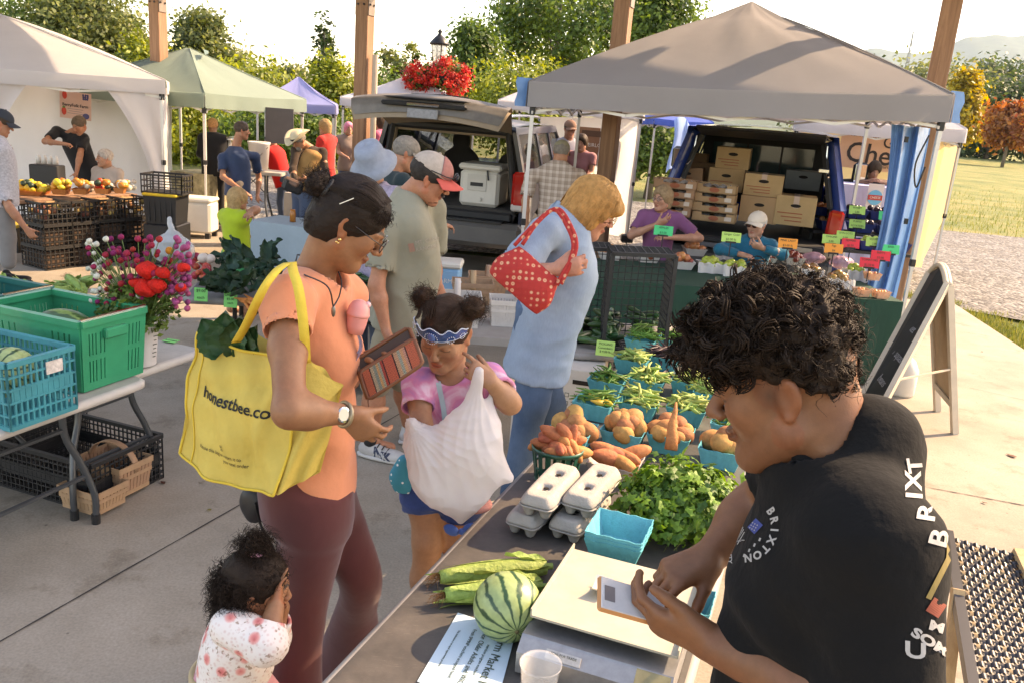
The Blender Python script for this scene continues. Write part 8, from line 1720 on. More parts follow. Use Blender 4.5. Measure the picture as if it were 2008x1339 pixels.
# egg cartons
egm=M('grey_pulp',(.36,.335,.30),.85,.12,vs=30,bump=.3,bs=160,rand=.05)
def carton12(label,c,ax,open_=False):
 c=np.asarray(c,float);t=thing('egg_carton',label,'egg carton',c,0,'egg cartons on the black table');q=rq(ax);F=Field();ln,wd=.31,.112
 for i in range(6):
  for j in(0,1):p=q@V(.025+i*.05,.027+j*.054,0);F.cone(p+V(0,0,.002),p+V(0,0,.036),.013,.0255,.008,flat=True)
 F.loft([(q@V(ln/2,wd/2,.030),ln/2,wd/2),(q@V(ln/2,wd/2,.038),ln/2+.006,wd/2+.006)],q@V(1,0,0),.006,power=7.);fmesh('tray',F,.005,egm,t,(0,0,0),relaxn=1)
 F=Field();F.loft([(q@V(ln/2,wd/2,.039),ln/2+.004,wd/2+.004),(q@V(ln/2,wd/2,.052),ln/2,wd/2),(q@V(ln/2,wd/2,.074),ln/2-.012,wd/2-.014)],q@V(1,0,0),.004,power=7.)
 for x in(.09,.21):F.loft([(q@V(x,wd/2,.060),.018,.012),(q@V(x,wd/2,.080),.030,.024)],q@V(1,0,0),.004,True,power=4.)
 lo=fmesh('lid',F,.0045,egm,t,(0,0,0),relaxn=1)
 for x in(.09,.21):
  for(a,b_)in((.012,0),(-.012,0)):MB().lathe([(.009,0),(.009,.002)],8,q@V(x+a,wd/2,.0625),None,1.,.7).build('vent_hole',hole,lo)
 return t
e1,e2=gz(1048,1062,tz),gz(1122,1070,tz);ax_=unit(V(.42,.9,0))
carton12('lower left egg carton with its lid half off at the table edge',e1-V_*.0,ax_);carton12('lower right egg carton beside the turquoise basket stack',e2+V_*.02,ax_);carton12('upper left egg carton with two pyramid dents in its lid',e1+V_*.045+U_*.0+V(0,0,.076),unit(V(.36,.93,0)));carton12('upper right egg carton beside the parsley',e2+V_*.045+U_*.035+V(0,0,.076),unit(V(.40,.92,0)))
# parsley
prm=leaf_mat('parsley_leaf',(.03,.10,.012),(.20,.36,.04),.3);pc=gz(1325,1050,tz)+V(0,0,.105);t=thing('parsley_bunch','large leafy bunch of flat parsley in front of the young seller','vegetable',pc);v,f,c=[],[],[];g_=np.random.default_rng(3)
for i in range(2100):
 d=unit(g_.normal(size=3)*V(1,1,.7)+V(0,0,.35));r_=g_.uniform(.45,1.)**.6;p=d*V(.20,.16,.15)*r_*(1+.25*math.sin(d[0]*7+d[1]*9)*g_.random());p=p*V(1,1,1)if p[2]>-.1 else p*V(1,1,0)+V(0,0,-.1*g_.random());n_=unit(d+g_.normal(size=3)*.55+V(0,0,.4));u_=unit(np.cross(n_,g_.normal(size=3)));w_=np.cross(n_,u_);s_=g_.uniform(.011,.026);b=g_.uniform(0,1)
 for an in(0,.95,-.95):
  ca,sa=math.cos(an),math.sin(an);a_=u_*ca+w_*sa;bb=w_*ca-u_*sa;k=len(v);v+=[p,p+a_*s_*.55+bb*s_*.42,p+a_*s_*.9+bb*s_*.2-n_*s_*.1,p+a_*s_*1.25-n_*s_*.25,p+a_*s_*.9-bb*s_*.2-n_*s_*.1,p+a_*s_*.55-bb*s_*.42];f.append((k,k+1,k+2,k+3,k+4,k+5));c+=[[b]*3]*6
mobj('leaves',v,f,prm,t,col=np.array(c))['kind']='stuff';mb=MB();strands(mb,[V(g_.uniform(-.05,.05),g_.uniform(-.05,.05),-.085)for _ in range(120)],[unit(g_.normal(size=3)*V(1,1,.3)+V(0,0,1.3))for _ in range(120)],.15,5,.0015,.002,1.,.2,.3,4);mb.build('stems',hsk,t)['kind']='stuff'
# baskets of roots and pods (place on the photo, label, content)
gbk=gz(1088,940,tz);t=thing('plastic_basket','round dark green plastic basket of sweet potatoes','basket',gbk);mb=MB()
for k in range(16):a=k*.3927;mb.bar(V(.072*math.cos(a),.072*math.sin(a),0),V(.094*math.cos(a),.094*math.sin(a),.13),.016,.004,V(math.cos(a),math.sin(a),0))
mb.build('slats',mgp,t);[MB().lathe([(r_,z),(r_+.003,z),(r_+.004,z+h_),(r_,z+h_)],26,cap=False).build('hoop',mgp,t,True)for r_,z,h_ in((.073,.0,.012),(.081,.055,.008),(.093,.12,.015))];MB().lathe([(.0725,0),(.0725,.004)],20).build('base',mgp,t)
heap('sp','sweet_potato','sweet potato heaped in the round green plastic basket','vegetable','sweet potatoes in green basket',gbk+V(0,0,.105),20,.07,.07,.085,1.05,False)
quart('white lattice basket of long sweet potatoes behind the egg cartons',gz(1205,930,tz),.19,.065,M('white_plastic',(.62,.56,.52),.4,.08),group=None,name='plastic_basket');heap('sp','sweet_potato','long sweet potato lying across the white lattice basket','vegetable','sweet potatoes in white basket',gz(1205,930,tz)+V(0,0,.07),8,.065,.065,.04,1.35,True,R(80))
for(px,py,kind,n,h,lb,cl,nm,fl_)in((1120,872,'pot',9,.05,'turquoise basket of potatoes behind the round green basket','potato in the basket behind the round green basket','potato',1),(1222,872,'pot',12,.055,'turquoise basket of big tan potatoes in the front row','tan potato in the front-row turquoise basket','potato',1),(1312,880,'pot',10,.06,'turquoise basket of potatoes with a carrot-shaped sweet potato on top','potato under the carrot-shaped sweet potato','potato',1),(1412,908,'pot',9,.05,'turquoise basket of potatoes nearest the face of the seller','potato in the basket nearest the face of the seller','potato',1),(1165,815,'gb',26,.05,'turquoise basket of okra and small squash at the table edge','okra pod in the basket at the table edge','okra_pod',0),(1252,815,'pod',34,.055,'turquoise basket of pale pods in the middle of the table','pale pod heaped in the middle basket','bean_pod',0),(1345,825,'pod',34,.055,'turquoise basket of broad pods behind the carrot-shaped sweet potato','broad pod behind the carrot-shaped sweet potato','bean_pod',0),(1432,858,'gb',24,.05,'turquoise basket of green beans beside the chin of the seller','green bean beside the chin of the seller','green_bean',0),(1395,795,'pod',30,.055,'turquoise basket of pods under the fringe of the seller','pod under the fringe of the seller','bean_pod',0),(1238,728,'pod',28,.05,'turquoise basket of pods left of the purple-black beans','pod left of the purple-black beans','bean_pod',0),(1190,770,'gb',26,.045,'turquoise basket of green pods beside the white card','green pod beside the white card','bean_pod',0),(1268,768,'pod',34,.05,'turquoise basket of long green pods further back','long green pod in the basket further back','bean_pod',0),(1350,772,'pod',26,.05,'turquoise basket of pods beside the hair of the seller','pod beside the hair of the seller','bean_pod',0),(1300,722,'db',34,.05,'turquoise basket of purple-black long beans','purple-black long bean in a turquoise basket','long_bean',0),(1256,688,'gb',36,.075,'turquoise basket overflowing with green beans near the zucchini','green bean overflowing near the zucchini','green_bean',0),(1318,688,'gb',24,.06,'small turquoise basket of green beans right of the overflowing one','green bean right of the overflowing basket','green_bean',0)):
 c=gz(px,py,tz);quart(lb,c,.175,.08);heap(kind,nm,cl,'vegetable',lb,c+V(0,0,.06),n if fl_ else int(n*1.35),.066,.066,h*1.25,1.32 if fl_ else 1.25,not fl_)
put(stick([V(0,0,0),V(.004,0,.05),V(0,0,.1),V(.01,0,.15),V(.012,0,.19)],[.026,.024,.017,.010,.004],msp,10),'sweet_potato','carrot-shaped sweet potato standing upright among potatoes','vegetable',None,gz(1310,905,tz)+V(0,-.02,.06),(R(-25),0,0))
heap('yq','yellow_squash','small yellow squash among the okra','vegetable','yellow squash among okra',gz(1172,822,tz)+V(0,0,.075),4,.04,.04,.02,.45)
heap('db','long_bean','dark long bean spread on the black table','vegetable','long beans on the table',gz(1278,735,tz)+V(0,0,.0),22,.12,.06,.025)
# ---------------------------------------------------------------- grey table with zucchini and upended crate
gtm=M('grey_tabletop',(.33,.30,.27),.6,.12,vs=8,bump=.1,bs=80);o_=gz(1122,690,.74);fold_table('grey folding table carrying the zucchini pile and the upended black crate',V(o_[0],o_[1],0),unit(V(.97,.12,0)),1.7,.74,gtm,lip=lipm)
blc=M('black_crate_plastic',(.018,.018,.019),.5,.2,vs=10,bump=.1)
c0=at(1176,636,5.02);vent_crate('upended_crate','black lattice crate standing on its end behind the zucchini',V(c0[0],c0[1],.745),(1,0),.36,.56,.30,blc,9,7,.005,floor=False,rot=np.stack([V(1,0,.04),V(.0,.02,1),V(0,1,0)],1)@np.diag([1,1,-1]))
c1=c0-V(.30,-.1,0);vent_crate('upended_crate','second black lattice crate behind the first, left of it',V(c1[0],c1[1]+.2,.745),(1,0),.34,.52,.28,blc,9,7,.005,floor=False,rot=np.stack([V(1,0,.04),V(.0,.02,1),V(0,1,0)],1)@np.diag([1,1,-1]))
for(px,py,n,w_,h)in((1172,655,16,.16,.13),(1228,645,18,.18,.16),(1160,668,9,.12,.06),(1275,648,9,.1,.10)):
 heap('ck','zucchini','dark green zucchini in the pile on the grey table','vegetable','zucchini pile on the grey table',gz(px,py,.76),n,w_,.13,h,1.12)
card('light green price card leaning on the grey table edge reading $4.00',at(1187,683,o_[1]-.03),.105,.085,M('card_lime',(.42,.66,.16),.7,.05),('PICKLING','Cucumbers','$ 4.00 lb'),R(75),R(-8));card('blank pale green card lying on the black table',gz(1190,735,tz+.004),.09,.05,M('card_mint',(.50,.66,.45),.7,.05),(),0.02,R(-20))
wc=M('white_carton',(.55,.51,.46),.8,.1,vs=8)
for(x0,y0,x1,y1,Y,ls,lb)in((1092,722,1166,858,4.45,('YELLOW','ZUCCHINI'),'white produce carton with YELLOW ZUCCHINI checkboxes under the grey table'),(996,790,1040,872,4.3,(),'white produce carton behind the jeans of the denim-shirt woman')):
 c=at((x0+x1)/2,y1,Y);w_=(x1-x0)*Y/CAM_F;h_=at(x0,y0,Y)[2]-c[2];t=thing('produce_carton',lb,'box',V(c[0],c[1],max(c[2],.0)),R(-12));MB().box((0,.2,h_/2),(w_,.4,h_),None,.004).build('carton',wc,t);MB().lathe([(.001,0),(.016,0),(.016,.002)],12,(0,-.002,h_*.25),rotx(R(90))).build('hand_hole',hole,t);MB().box((0,-.0015,h_*.82),(w_*.5,.002,.025)).build('hand_slot',hole,t)
 for k,s_ in enumerate(ls):text(s_,inkm,.034,t,(.03,-.003,h_*.62-.05*k),(R(90),0,0));MB().box((-w_*.38,-.0015,h_*.62-.05*k),(.024,.001,.024)).build('checkbox',inkm,t);MB().box((-w_*.38,-.003,h_*.62-.05*k),(.018,.001,.018)).build('checkbox_fill',wc,t)
 # ================================================================== left tables
wtm=M('white_tabletop',(.40,.365,.32),.55,.16,vs=7,bump=.12,bs=70);c1=gz(284,742,.74)
fold_table('white folding table at left carrying the green and teal crates',c1,-V_,1.83,.80,wtm,lip=M('white_lip',(.5,.46,.41),.55,.12));c2=gz(394,684,.74);fold_table('white folding table behind the crates carrying the flower bucket',V(c2[0],c2[1],0),-V_,1.83,.72,wtm,lip=MATS['white_lip'])
def slot_bin(label,o,ax,w,d,h,mat,name='plastic_crate',slots=((.10,.15,.20,.27,.33),(.72,.78,.84,.89))):
 q=rq(ax);t=thing(name,label,'crate',o);k=.93;B=[V(w*(1-k)/2,d*(1-k)/2,0),V(w*(1+k)/2,d*(1-k)/2,0),V(w*(1+k)/2,d*(1+k)/2,0),V(w*(1-k)/2,d*(1+k)/2,0)];T=[V(0,0,h),V(w,0,h),V(w,d,h),V(0,d,h)];sl=sorted(slots[0]+slots[1])
 for i in range(4):
  mb=MB();a,b,c,e=B[i],B[(i+1)%4],T[(i+1)%4],T[i];n_=unit(np.cross(b-a,e-a));P=lambda u,v:lerp(lerp(a,b,u),lerp(e,c,u),v)
  def pan(u0,u1,v0,v1):p=[P(u0,v0),P(u1,v0),P(u1,v1),P(u0,v1)];mb.add(p+[x-n_*-.006 for x in p],[(0,1,2,3),(7,6,5,4),(0,4,5,1),(1,5,6,2),(2,6,7,3),(3,7,4,0)])
  for v0,v1 in((0,.12),(.44,.52),(.84,1.)):pan(0,1,v0,v1)
  for v0,v1 in((.12,.44),(.52,.84)):
   us=[0]+[x for s_ in sl for x in(s_,s_+.016)]+[1]
   for j in range(0,len(us),2):pan(us[j],us[j+1],v0,v1)
  mb.xf(q).build('side',mat,t)
 mb=MB();[mb.bar(T[i],T[(i+1)%4],.03,.028)for i in range(4)];mb.xf(q).build('rim',mat,t);MB().box((w/2,d/2,.008),(w*.92,d*.92,.01)).xf(q).build('base',mat,t);MB().tube([T[0]+V(0,.0,.018),T[0]+V(w,0,.018)],.006,6).xf(q).build('bail_bar',chrome,t);MB().box((w*.48,-.012,h*.80),(w*.34,.03,.045),None,.006).xf(q).build('grip',mat,t);return t
ggm=M('green_crate',(.0,.27,.13),.35,.12,vs=9,coat=.15);gc=gz(165,772,.745);slot_bin('bright green stacking crate with slotted sides holding a watermelon',gc,U_,.36,.56,.30,ggm);melon('dark watermelon inside the bright green crate',gc+U_*.16-V_*.27+V(0,0,.185),(.11,.11,.17),mm2,(R(90),0,R(70)))
tlm=M('teal_crate',(.02,.24,.28),.45,.25,vs=9);tc_=gz(22,842,.745);vent_crate('plastic_crate','worn teal lattice crate in front of the green crate at left',tc_,U_,.30,.52,.25,tlm,12,5,.008,solid=(.52,.22));melon('pale melon inside the worn teal crate',tc_+U_*.14-V_*.16+V(0,0,.16),.10,mm1,(R(70),0,0))
MB().box((0,0,0),(.075,.004,.05),rq(U_)).build('label',M('worn_label',(.6,.55,.5),.6,.4,vs=60),bpy.data.objects['plastic_crate.001']if 'plastic_crate.001' in bpy.data.objects else None,loc=U_*.2+V_*.008+V(0,0,.20))
slot_bin('dark teal crate behind the green crate at the left edge',gz(-60,660,.745)+U_*.2,U_,.3,.5,.16,M('dark_teal_crate',(.0,.13,.11),.4,.15))
# crates under the table
for(px,py,w,d,lb)in((182,1004,.47,.62,'black lattice crate on the floor holding brown baskets'),(20,945,.5,.6,'black lattice crate on the floor behind the first table leg'),(-60,880,.6,.6,'black lattice crate on the floor at the left edge')):vent_crate('floor_crate',lb,gz(px,py,.004),U_,w,d,.24,blc,16,7,.006,'black crates under the table',solid=(.5,.28))
def splint(label,c,s_,h,mat,handle=True,ax=V_,group=None):
 t=thing('splint_basket',label,'basket',c,0,group);q=rq(ax);mb=MB();n=9
 for i in range(4):
  a,b=[np.array(x)for x in(((-1,-1),(1,-1)),((1,-1),(1,1)),((1,1),(-1,1)),((-1,1),(-1,-1)))[i]]
  for j in range(n):p=lerp(a,b,(j+.5)/n);r_=s_[0]/n*.8 if i%2==0 else s_[1]/n*.8;mb.bar(V(p[0]*s_[0]*.43,p[1]*s_[1]*.43,0),V(p[0]*s_[0]*.5,p[1]*s_[1]*.5,h),r_,.004,V(p[0]*(i%2),p[1]*(1-i%2),0))
 mb.xf(q).build('slats',mat,t)['kind']='stuff';mb=MB();k=[(-1,-1),(1,-1),(1,1),(-1,1)]
 for zz,hh in((.97,.03),(.62,.018),(.03,.02)):
  for i in range(4):a,b=np.array(k[i]),np.array(k[(i+1)%4]);g_=.43+.07*zz+.006;mb.bar(V(a[0]*s_[0]*g_,a[1]*s_[1]*g_,h*zz),V(b[0]*s_[0]*g_,b[1]*s_[1]*g_,h*zz),.006,hh)
 mb.xf(q).build('bands',mat,t);MB().box((0,0,.004),(s_[0]*.84,s_[1]*.84,.006)).xf(q).build('base',mat,t)
 if handle:
  v=[];mb=MB()
  for a in np.linspace(0,math.pi,15):p=V(0,math.cos(a)*s_[1]*.5,h*.75+math.sin(a)*h*.85);v+=[p-V(.018,0,0),p+V(.018,0,0)]
  mb.add(v,[(2*i,2*i+1,2*i+3,2*i+2)for i in range(14)]);o=mb.xf(q).build('handle',mat,t,True);o.modifiers.new('th','SOLIDIFY').thickness=.005
 return t
spm=M('splint_tan',(.42,.26,.15),.7,.15,vs=20,rand=.1);spw=M('splint_white',(.66,.60,.54),.6,.08,vs=20);splint('tan splint basket with arched handle in the black floor crate',gz(225,950,.03),(.22,.30),.15,spm,ax=U_);splint('small tan splint basket in the black floor crate',gz(185,985,.03),(.2,.24),.10,spm,False,ax=U_)
# flower bucket
fb=gz(276,712,.745);t=thing('flower_bucket','white bucket with measure marks holding the flower bouquet','bucket',fb);MB().lathe([(.07,0),(.078,.1),(.086,.205),(.092,.205),(.092,.215),(.083,.212),(.068,.01)],30,cap=False).build('pail',M('pail_white',(.62,.58,.55),.4,.06),t,True)
for k in range(7):MB().box(V(.079+.002*k,-.03,.05+.02*k),(.004,.022 if k%2 else .014,.003),rotz(-.35)).build('measure_mark',inkm,t)
bq=thing('flower_bouquet','bouquet of crimson and white globe flowers with scarlet cockscomb in the white bucket','flowers',fb+V(0,0,.2));g_=np.random.default_rng(6);crm,whm,pkm,rdm=M('crimson_bloom',(.28,.012,.06),.8,.2,vs=80,bump=.6,bs=200,rand=.3),M('white_bloom',(.55,.55,.45),.8,.1,vs=80,bump=.6,bs=200),M('mauve_bloom',(.36,.06,.16),.8,.2,vs=80,bump=.6,bs=200,rand=.2),M('scarlet_comb',(.60,.012,.005),.85,.25,vs=60,bump=1.,bs=110)
bl_={m_.name:lump(3,.0135,.0015,400,m_,n=10,m=7)for m_ in(crm,whm,pkm)};stm=MB()
for i in range(185):
 px,py=g_.uniform(172,372),g_.uniform(465,600);cx=(px-270)/100
 if i>150:px,py=g_.uniform(325,372),g_.uniform(500,610)
 Y=fb[1]+g_.uniform(-.10,.10);p=at(px,py,Y);m_=pkm if px>335 else(whm if(px<205 and g_.random()<.6)or g_.random()<.05 else crm);o=bpy.data.objects.new('bloom',bl_[m_.name]);link(o);o.parent=bq;o.location=Vector(p-fb-V(0,0,.2));o.scale=(g_.uniform(.8,1.2),)*3;s0=V(g_.normal()*.03,g_.normal()*.03,0);e=p-fb-V(0,0,.2);stm.tube([s0,lerp(s0,e,.6)+V(0,0,.02),e],.0018,4,cap=False)
stm.build('stems',M('stem_green',(.10,.17,.04),.6,.2),bq)['kind']='stuff'
for(px,py,r_)in((288,530,.045),(285,565,.05),(320,535,.035),(308,560,.04),(268,555,.03),(360,525,.028),(355,565,.025)):o=bpy.data.objects.new('cockscomb',lump(int(px),(r_,r_,r_*.8),r_*.16,90,rdm,n=24,m=14));link(o);o.parent=bq;o.location=Vector(at(px,py,fb[1]-.08)-fb-V(0,0,.2))
v,f,c,_=crown(8,1700,(.17,.13,.13),.016,90,.05,'round',.3);mobj('leaves',v+V(-.01,0,.07),f,LM['green'],bq,col=c)['kind']='stuff';MB().ball(at(332,492,fb[1])-fb-V(0,0,.2),.018,10,7).build('marigold',M('marigold',(.6,.22,.02),.8,.2),bq,True)
for i in range(9):big_leaf(bq,V(U(-.03,.05),-.05,.0),V(U(-.06,.14),-.11,U(-.03,.07)),.018,M('lance_leaf',(.12,.22,.06),.5,.2),.006,6)
card('green paper label lying on the table beside the flower bucket',gz(335,668,.748),.075,.05,wp_,('FLOWERS',),.02,R(-15))
for i in range(13):
 a=gz(U(5,175),U(565,600),.76)+V(0,0,U(0,.06));d=unit(V(U(-1,1),U(-.5,.5),U(-.1,.2)));corn('corn ear with loose husk in the pile behind the green crate',a,a+d*.24,'corn pile behind the green crate')
 # ---------------------------------------------------------------- produce table behind
o_=gz(360,582,.74);fold_table('dark folding table with beets, greens and squash behind the flowers',V(o_[0],o_[1],0),unit(V(1,.16,0)),1.5,.62,M('slate_tabletop',(.16,.155,.15),.6,.15),legm=BP,lip=lipm)
FR_['bt']=[lump(5,.026,.003,60,M('beet_red',(.42,.035,.03),.5,.2,vs=30,rand=.2))];FR_['on']=[lump(6,.032,.003,50,M('turnip_white',(.6,.5,.42),.5,.12))]
for(px,py,n)in((345,540,14),(405,548,18),(385,525,14)):heap('bt','radish','red radish in the heap at the left end of the dark table','vegetable','radish heap',gz(px,py,.76),n,.09,.07,.10,.9,False)
heap('on','turnip','white turnip on top of the radish heap','vegetable','turnips on radishes',gz(405,540,.76)+V(0,0,.1),3,.06,.03,.04,1.,False)
kale=M('kale_dark',(.014,.050,.022),.55,.35,vs=25,bump=.6,bs=50,rand=.35,thin=.12);lv={}
for i in range(62):
 px,py=U(415,545),U(505,590);a=gz(px,py,.77)+V(0,0,U(0,.10)*(1-abs(px-480)/110));d=unit(V(U(-1,1),U(-.6,.6),U(.0,.5)))*U(.13,.2)
 t=thing('kale_leaf','dark kale leaf in the greens heap on the dark table','vegetable',a,0,'greens heap');big_leaf(t,V(0,0,0),d,U(.03,.05),kale,.025,6,.014,nrm=V(U(-.3,.3),-.4,1))
FR_['cr']=[stick([V(0,0,0),V(0,.05,0),V(.004,.13,0)],[.013,.011,.003],M('carrot_orange',(.58,.19,.04),.6,.15,vs=40),8)];heap('cr','carrot','orange carrot at the front of the greens heap','vegetable','carrots by the greens',gz(492,596,.75),12,.08,.03,.03);heap('yq','yellow_squash','yellow squash beside the cucumbers on the dark table','vegetable','yellow squash pile',gz(650,565,.75),7,.06,.06,.09,.8)
for(px,py)in((680,580),(705,565),(690,590)):heap('ck','cucumber','cucumber piled beside the yellow squash','vegetable','cucumber pile',gz(px,py,.75),9,.09,.07,.11,.95,True,R(30))
card('green price card hanging on the dark table reading $9',at(394,578,o_[1]-.04),.085,.085,wp_,('$9.00','each'),R(85));card('green price card hanging on the dark table reading $5',at(452,588,o_[1]-.03),.085,.1,wp_,('GREENS','$5.00','each'),R(85))
p=gz(330,530,.76)+V(0,.1,.13);t=thing('lettuce_bag','knotted clear plastic bag of lettuce on the dark table','bag',p);F=Field();F.ell(p,(.15,.1,.12),None,.02);F.cone(p+V(0,0,.1),p+V(-.02,0,.22),.03,.022,.05);fmesh('film',F,.008,M('clear_film',(.8,.82,.84),.2,.05,alpha=.38,spec=.6),t,p,wr=[(.02,18,3),(.008,45,4)]);F=Field();F.ell(p-V(0,0,.02),(.12,.08,.08),None,.02);fmesh('lettuce',F,.01,kale,t,p,wr=(.02,30,2))
# ---------------------------------------------------------------- baskets in the middle
o_=gz(838,655,.74);fold_table('grey folding table with the white splint baskets',V(o_[0],o_[1],0),unit(V(1,.06,0)),1.15,.6,gtm,legs=(0,1));ax=unit(V(1,.1,0))
for(px,py,s_,h,m_,hd,lb)in((893,632,(.30,.24),.17,spw,1,'white splint basket with tall handle beside the khaki man'),(985,632,(.17,.2),.15,spw,0,'white splint basket under the red bag'),(925,590,(.28,.2),.13,spm,1,'tan splint basket behind the white basket'),(955,572,(.28,.2),.12,spm,1,'rear tan splint basket with arched handle')):splint(lb,gz(px,py,.745),s_,h,m_,hd,ax)
p=at(862,545,6.6);t=thing('cooler','light blue cooler with white lid behind the splint baskets','cooler',V(p[0],p[1],p[2]-.1));MB().box((0,0,.1),(.34,.24,.2),None,.02).build('tub',M('cooler_blue',(.2,.42,.62),.5,.1),t);MB().box((0,0,.225),(.36,.26,.05),None,.015).build('lid',cool,t);text('FARM',wt,.05,t,(.05,-.122,.1),(R(90),0,0));MB().box((0,0,-.25),(.3,.2,.5),None,.01).build('stand',BP,t)
# ---------------------------------------------------------------- squash stall in the white tent
k_=9.25;cw=56*k_/CAM_F;bcm=M('stall_crate',(.022,.019,.017),.6,.2);brl=[lump(i,.035,.004,40,M('onion_brown',(.33,.16,.07),.6,.3,rand=.4))for i in(1,2)];base_=gz(92,532,0);axx=unit(gz(300,505,0)-base_)
for c_ in range(4):
 for r_ in range(3):
  if c_==3 and r_==0:pass
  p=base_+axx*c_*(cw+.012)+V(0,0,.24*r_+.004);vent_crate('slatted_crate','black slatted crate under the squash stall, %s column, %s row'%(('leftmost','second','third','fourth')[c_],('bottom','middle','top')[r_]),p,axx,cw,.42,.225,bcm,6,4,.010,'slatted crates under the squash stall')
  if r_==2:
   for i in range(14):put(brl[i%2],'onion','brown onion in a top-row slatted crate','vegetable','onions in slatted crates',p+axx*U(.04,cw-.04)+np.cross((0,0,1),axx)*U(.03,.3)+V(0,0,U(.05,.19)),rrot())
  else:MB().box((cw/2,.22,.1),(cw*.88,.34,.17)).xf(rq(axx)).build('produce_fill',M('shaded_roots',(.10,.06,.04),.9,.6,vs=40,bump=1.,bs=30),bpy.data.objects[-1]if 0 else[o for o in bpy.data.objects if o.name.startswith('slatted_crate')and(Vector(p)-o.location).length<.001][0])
tp_=at(140,388,9.5);t=thing('display_board','wooden display board carrying the orange squash trays','table',tp_);q=rq(axx);MB().box(q@V(0,.1,0),(1.5,.5,.04),q,.005).build('board',MW,t);MB().box(q@V(.1,-.2,-.03),(1.1,.05,.07),q,.02).build('rolled_mat',M('straw_mat',(.33,.2,.1),.9,.2),t);
for s_ in(-.6,.6):MB().box(q@V(s_,.2,-tp_[2]/2-.02),(.05,.05,tp_[2]-.06),q).build('leg',MW,t)
ort=M('orange_tray',(.50,.17,.05),.5,.12);GQ=[('yellow gourd',(.62,.42,.04)),('orange gourd',(.6,.22,.03)),('cream gourd',(.62,.55,.42)),('red tomato',(.5,.04,.02)),('dark acorn squash',(.02,.04,.02))];gme=[lump(30+i,(.034,.034,.038),.005,45,M(n_.replace(' ','_')+'_skin',c_,.45,.15,rand=.15),dimple=.004)for i,(n_,c_)in enumerate(GQ)]
for i,(px,w_,ids)in enumerate(((62,100,(0,4,0)),(120,48,(0,1)),(160,46,(2,1)),(203,46,(3,4,1)),(236,34,(1,2)))):
 p=at(px,384-.02*px,9.35);quart('%s orange produce tray on the squash stall'%('leftmost, widest','second from left','middle','fourth from left','rightmost')[i],p,w_*9.35/CAM_F*.62,.06,ort,0.15,'orange trays','produce_tray')
 for k in range(int(w_*.32)):j_=ids[k%len(ids)];put(gme[j_],'gourd','%s heaped in the orange trays of the squash stall'%GQ[j_][0],'vegetable',GQ[j_][0]+'s',p+V(U(-.36,.36)*w_*9.35/CAM_F*.9,U(-.06,.1),.05+U(0,.09)),rrot(),U(.8,1.2))
for i in range(16):put(gme[2],'garlic_head','white garlic head beside the squash trays','vegetable','garlic heads',at(U(215,265),U(355,375),9.6),rrot(),.8)
for(px,py,w_,h_,lb,m_,lid)in((328,437,66,54,'black storage tote with yellow lid beside the slatted crates',BP,1),(30,520,60,50,'black storage tote with yellow lid at the left edge',BP,1)):
 p=at(px,py,9.7);w2,h2=w_*9.7/CAM_F,h_*9.7/CAM_F;t=thing('storage_tote',lb,'tote',V(p[0],p[1],max(.0,p[2])));MB().prism([(-w2*.43,-.17),(w2*.43,-.17),(w2*.43,.17),(-w2*.43,.17)],0,h2,lambda u,v,z:(u*(1+.12*z/h2),v*(1+.12*z/h2),z)).build('tub',m_,t);MB().box((0,0,h2+.015),(w2*1.02,.42,.03),None,.01).build('lid',M('yellow_lid',(.6,.4,.03),.5,.1),t)
 for k in range(5):MB().box((w2*(-.32+.16*k),-.185,h2*.5),(.012,.012,h2*.8)).build('rib',m_,t)
 if px>100:MB().box((0,0,-p[2]/2),(w2,.4,p[2]-.01),None,.01).build('lower_tote',BP,t);vent_crate('wire_crate','black wire crate on top of the yellow-lidded tote',V(p[0]-.22,p[1]-.15,p[2]+h2+.032),(1,0),.46,.32,.2,bcm,7,3,.010)
p=at(92,322,10.2);t=thing('bottle_rack','rack of small jars on the squash stall beside the man in black','rack',p);[MB().lathe([(.028,0),(.028,.07),(.02,.08),(.02,.1)],10,V(-.1+.07*k,0,0)).build('jar',M('pale_jar',(.6,.55,.48),.3,.1),t,True)for k in range(4)];MB().box((0,0,-.16),(.34,.2,.3),None,.01).build('stand',BP,t)
# ---------------------------------------------------------------- stall furniture under the green tent
o_=at(425,332,12.6);fold_table('white folding table under the green tent carrying the white bucket',V(o_[0],o_[1],0),unit(V(1,.1,0)),.95,.5,wtm,o_[2]);p=at(508,332,12.8);t=thing('bucket','white pail on the folding table under the green tent','bucket',p);MB().lathe([(.13,0),(.155,.36),(.165,.37),(.165,.4),(.15,.39),(.12,.01)],20).build('pail',MATS['pail_white'],t,True);MB().tube(curve([V(-.15,-.05,.33),V(0,-.17,.17),V(.15,-.05,.33)],6),.005,5).build('bail',chrome,t)
p=at(460,328,12.7);t=thing('drink_dispenser','glass and steel drink dispenser beside the white pail','dispenser',p);MB().lathe([(.12,0),(.12,.08),(.10,.09),(.10,.38),(.12,.39),(.12,.43),(.001,.45)],16).build('body',chrome,t,True)
p=at(548,248,13.2);t=thing('grey_panel','dark grey fabric panel hanging from the green tent','banner',p);MB().box((0,0,0),(54*13.2/CAM_F,.01,66*13.2/CAM_F),None).build('panel',M('grey_panel',(.13,.115,.115),.8,.1),t)
a,b=at(490,432,9.6),at(640,445,9.3);cloth_table('stall_table','stall table with pale blue cloth behind the peach-top woman',a,b,.6,a[2],M('pale_blue_cloth',(.30,.40,.46),.8,.06,bump=.3,bs=5));p=at(574,436,9.7);t=thing('honey_jar','amber jar on the pale blue table','jar',V(p[0],p[1],a[2]+.005));MB().lathe([(.035,0),(.035,.1),(.03,.11),(.03,.14)],14).build('jar',M('amber_glass',(.45,.16,.03),.2,.1,spec=.6),t,True)
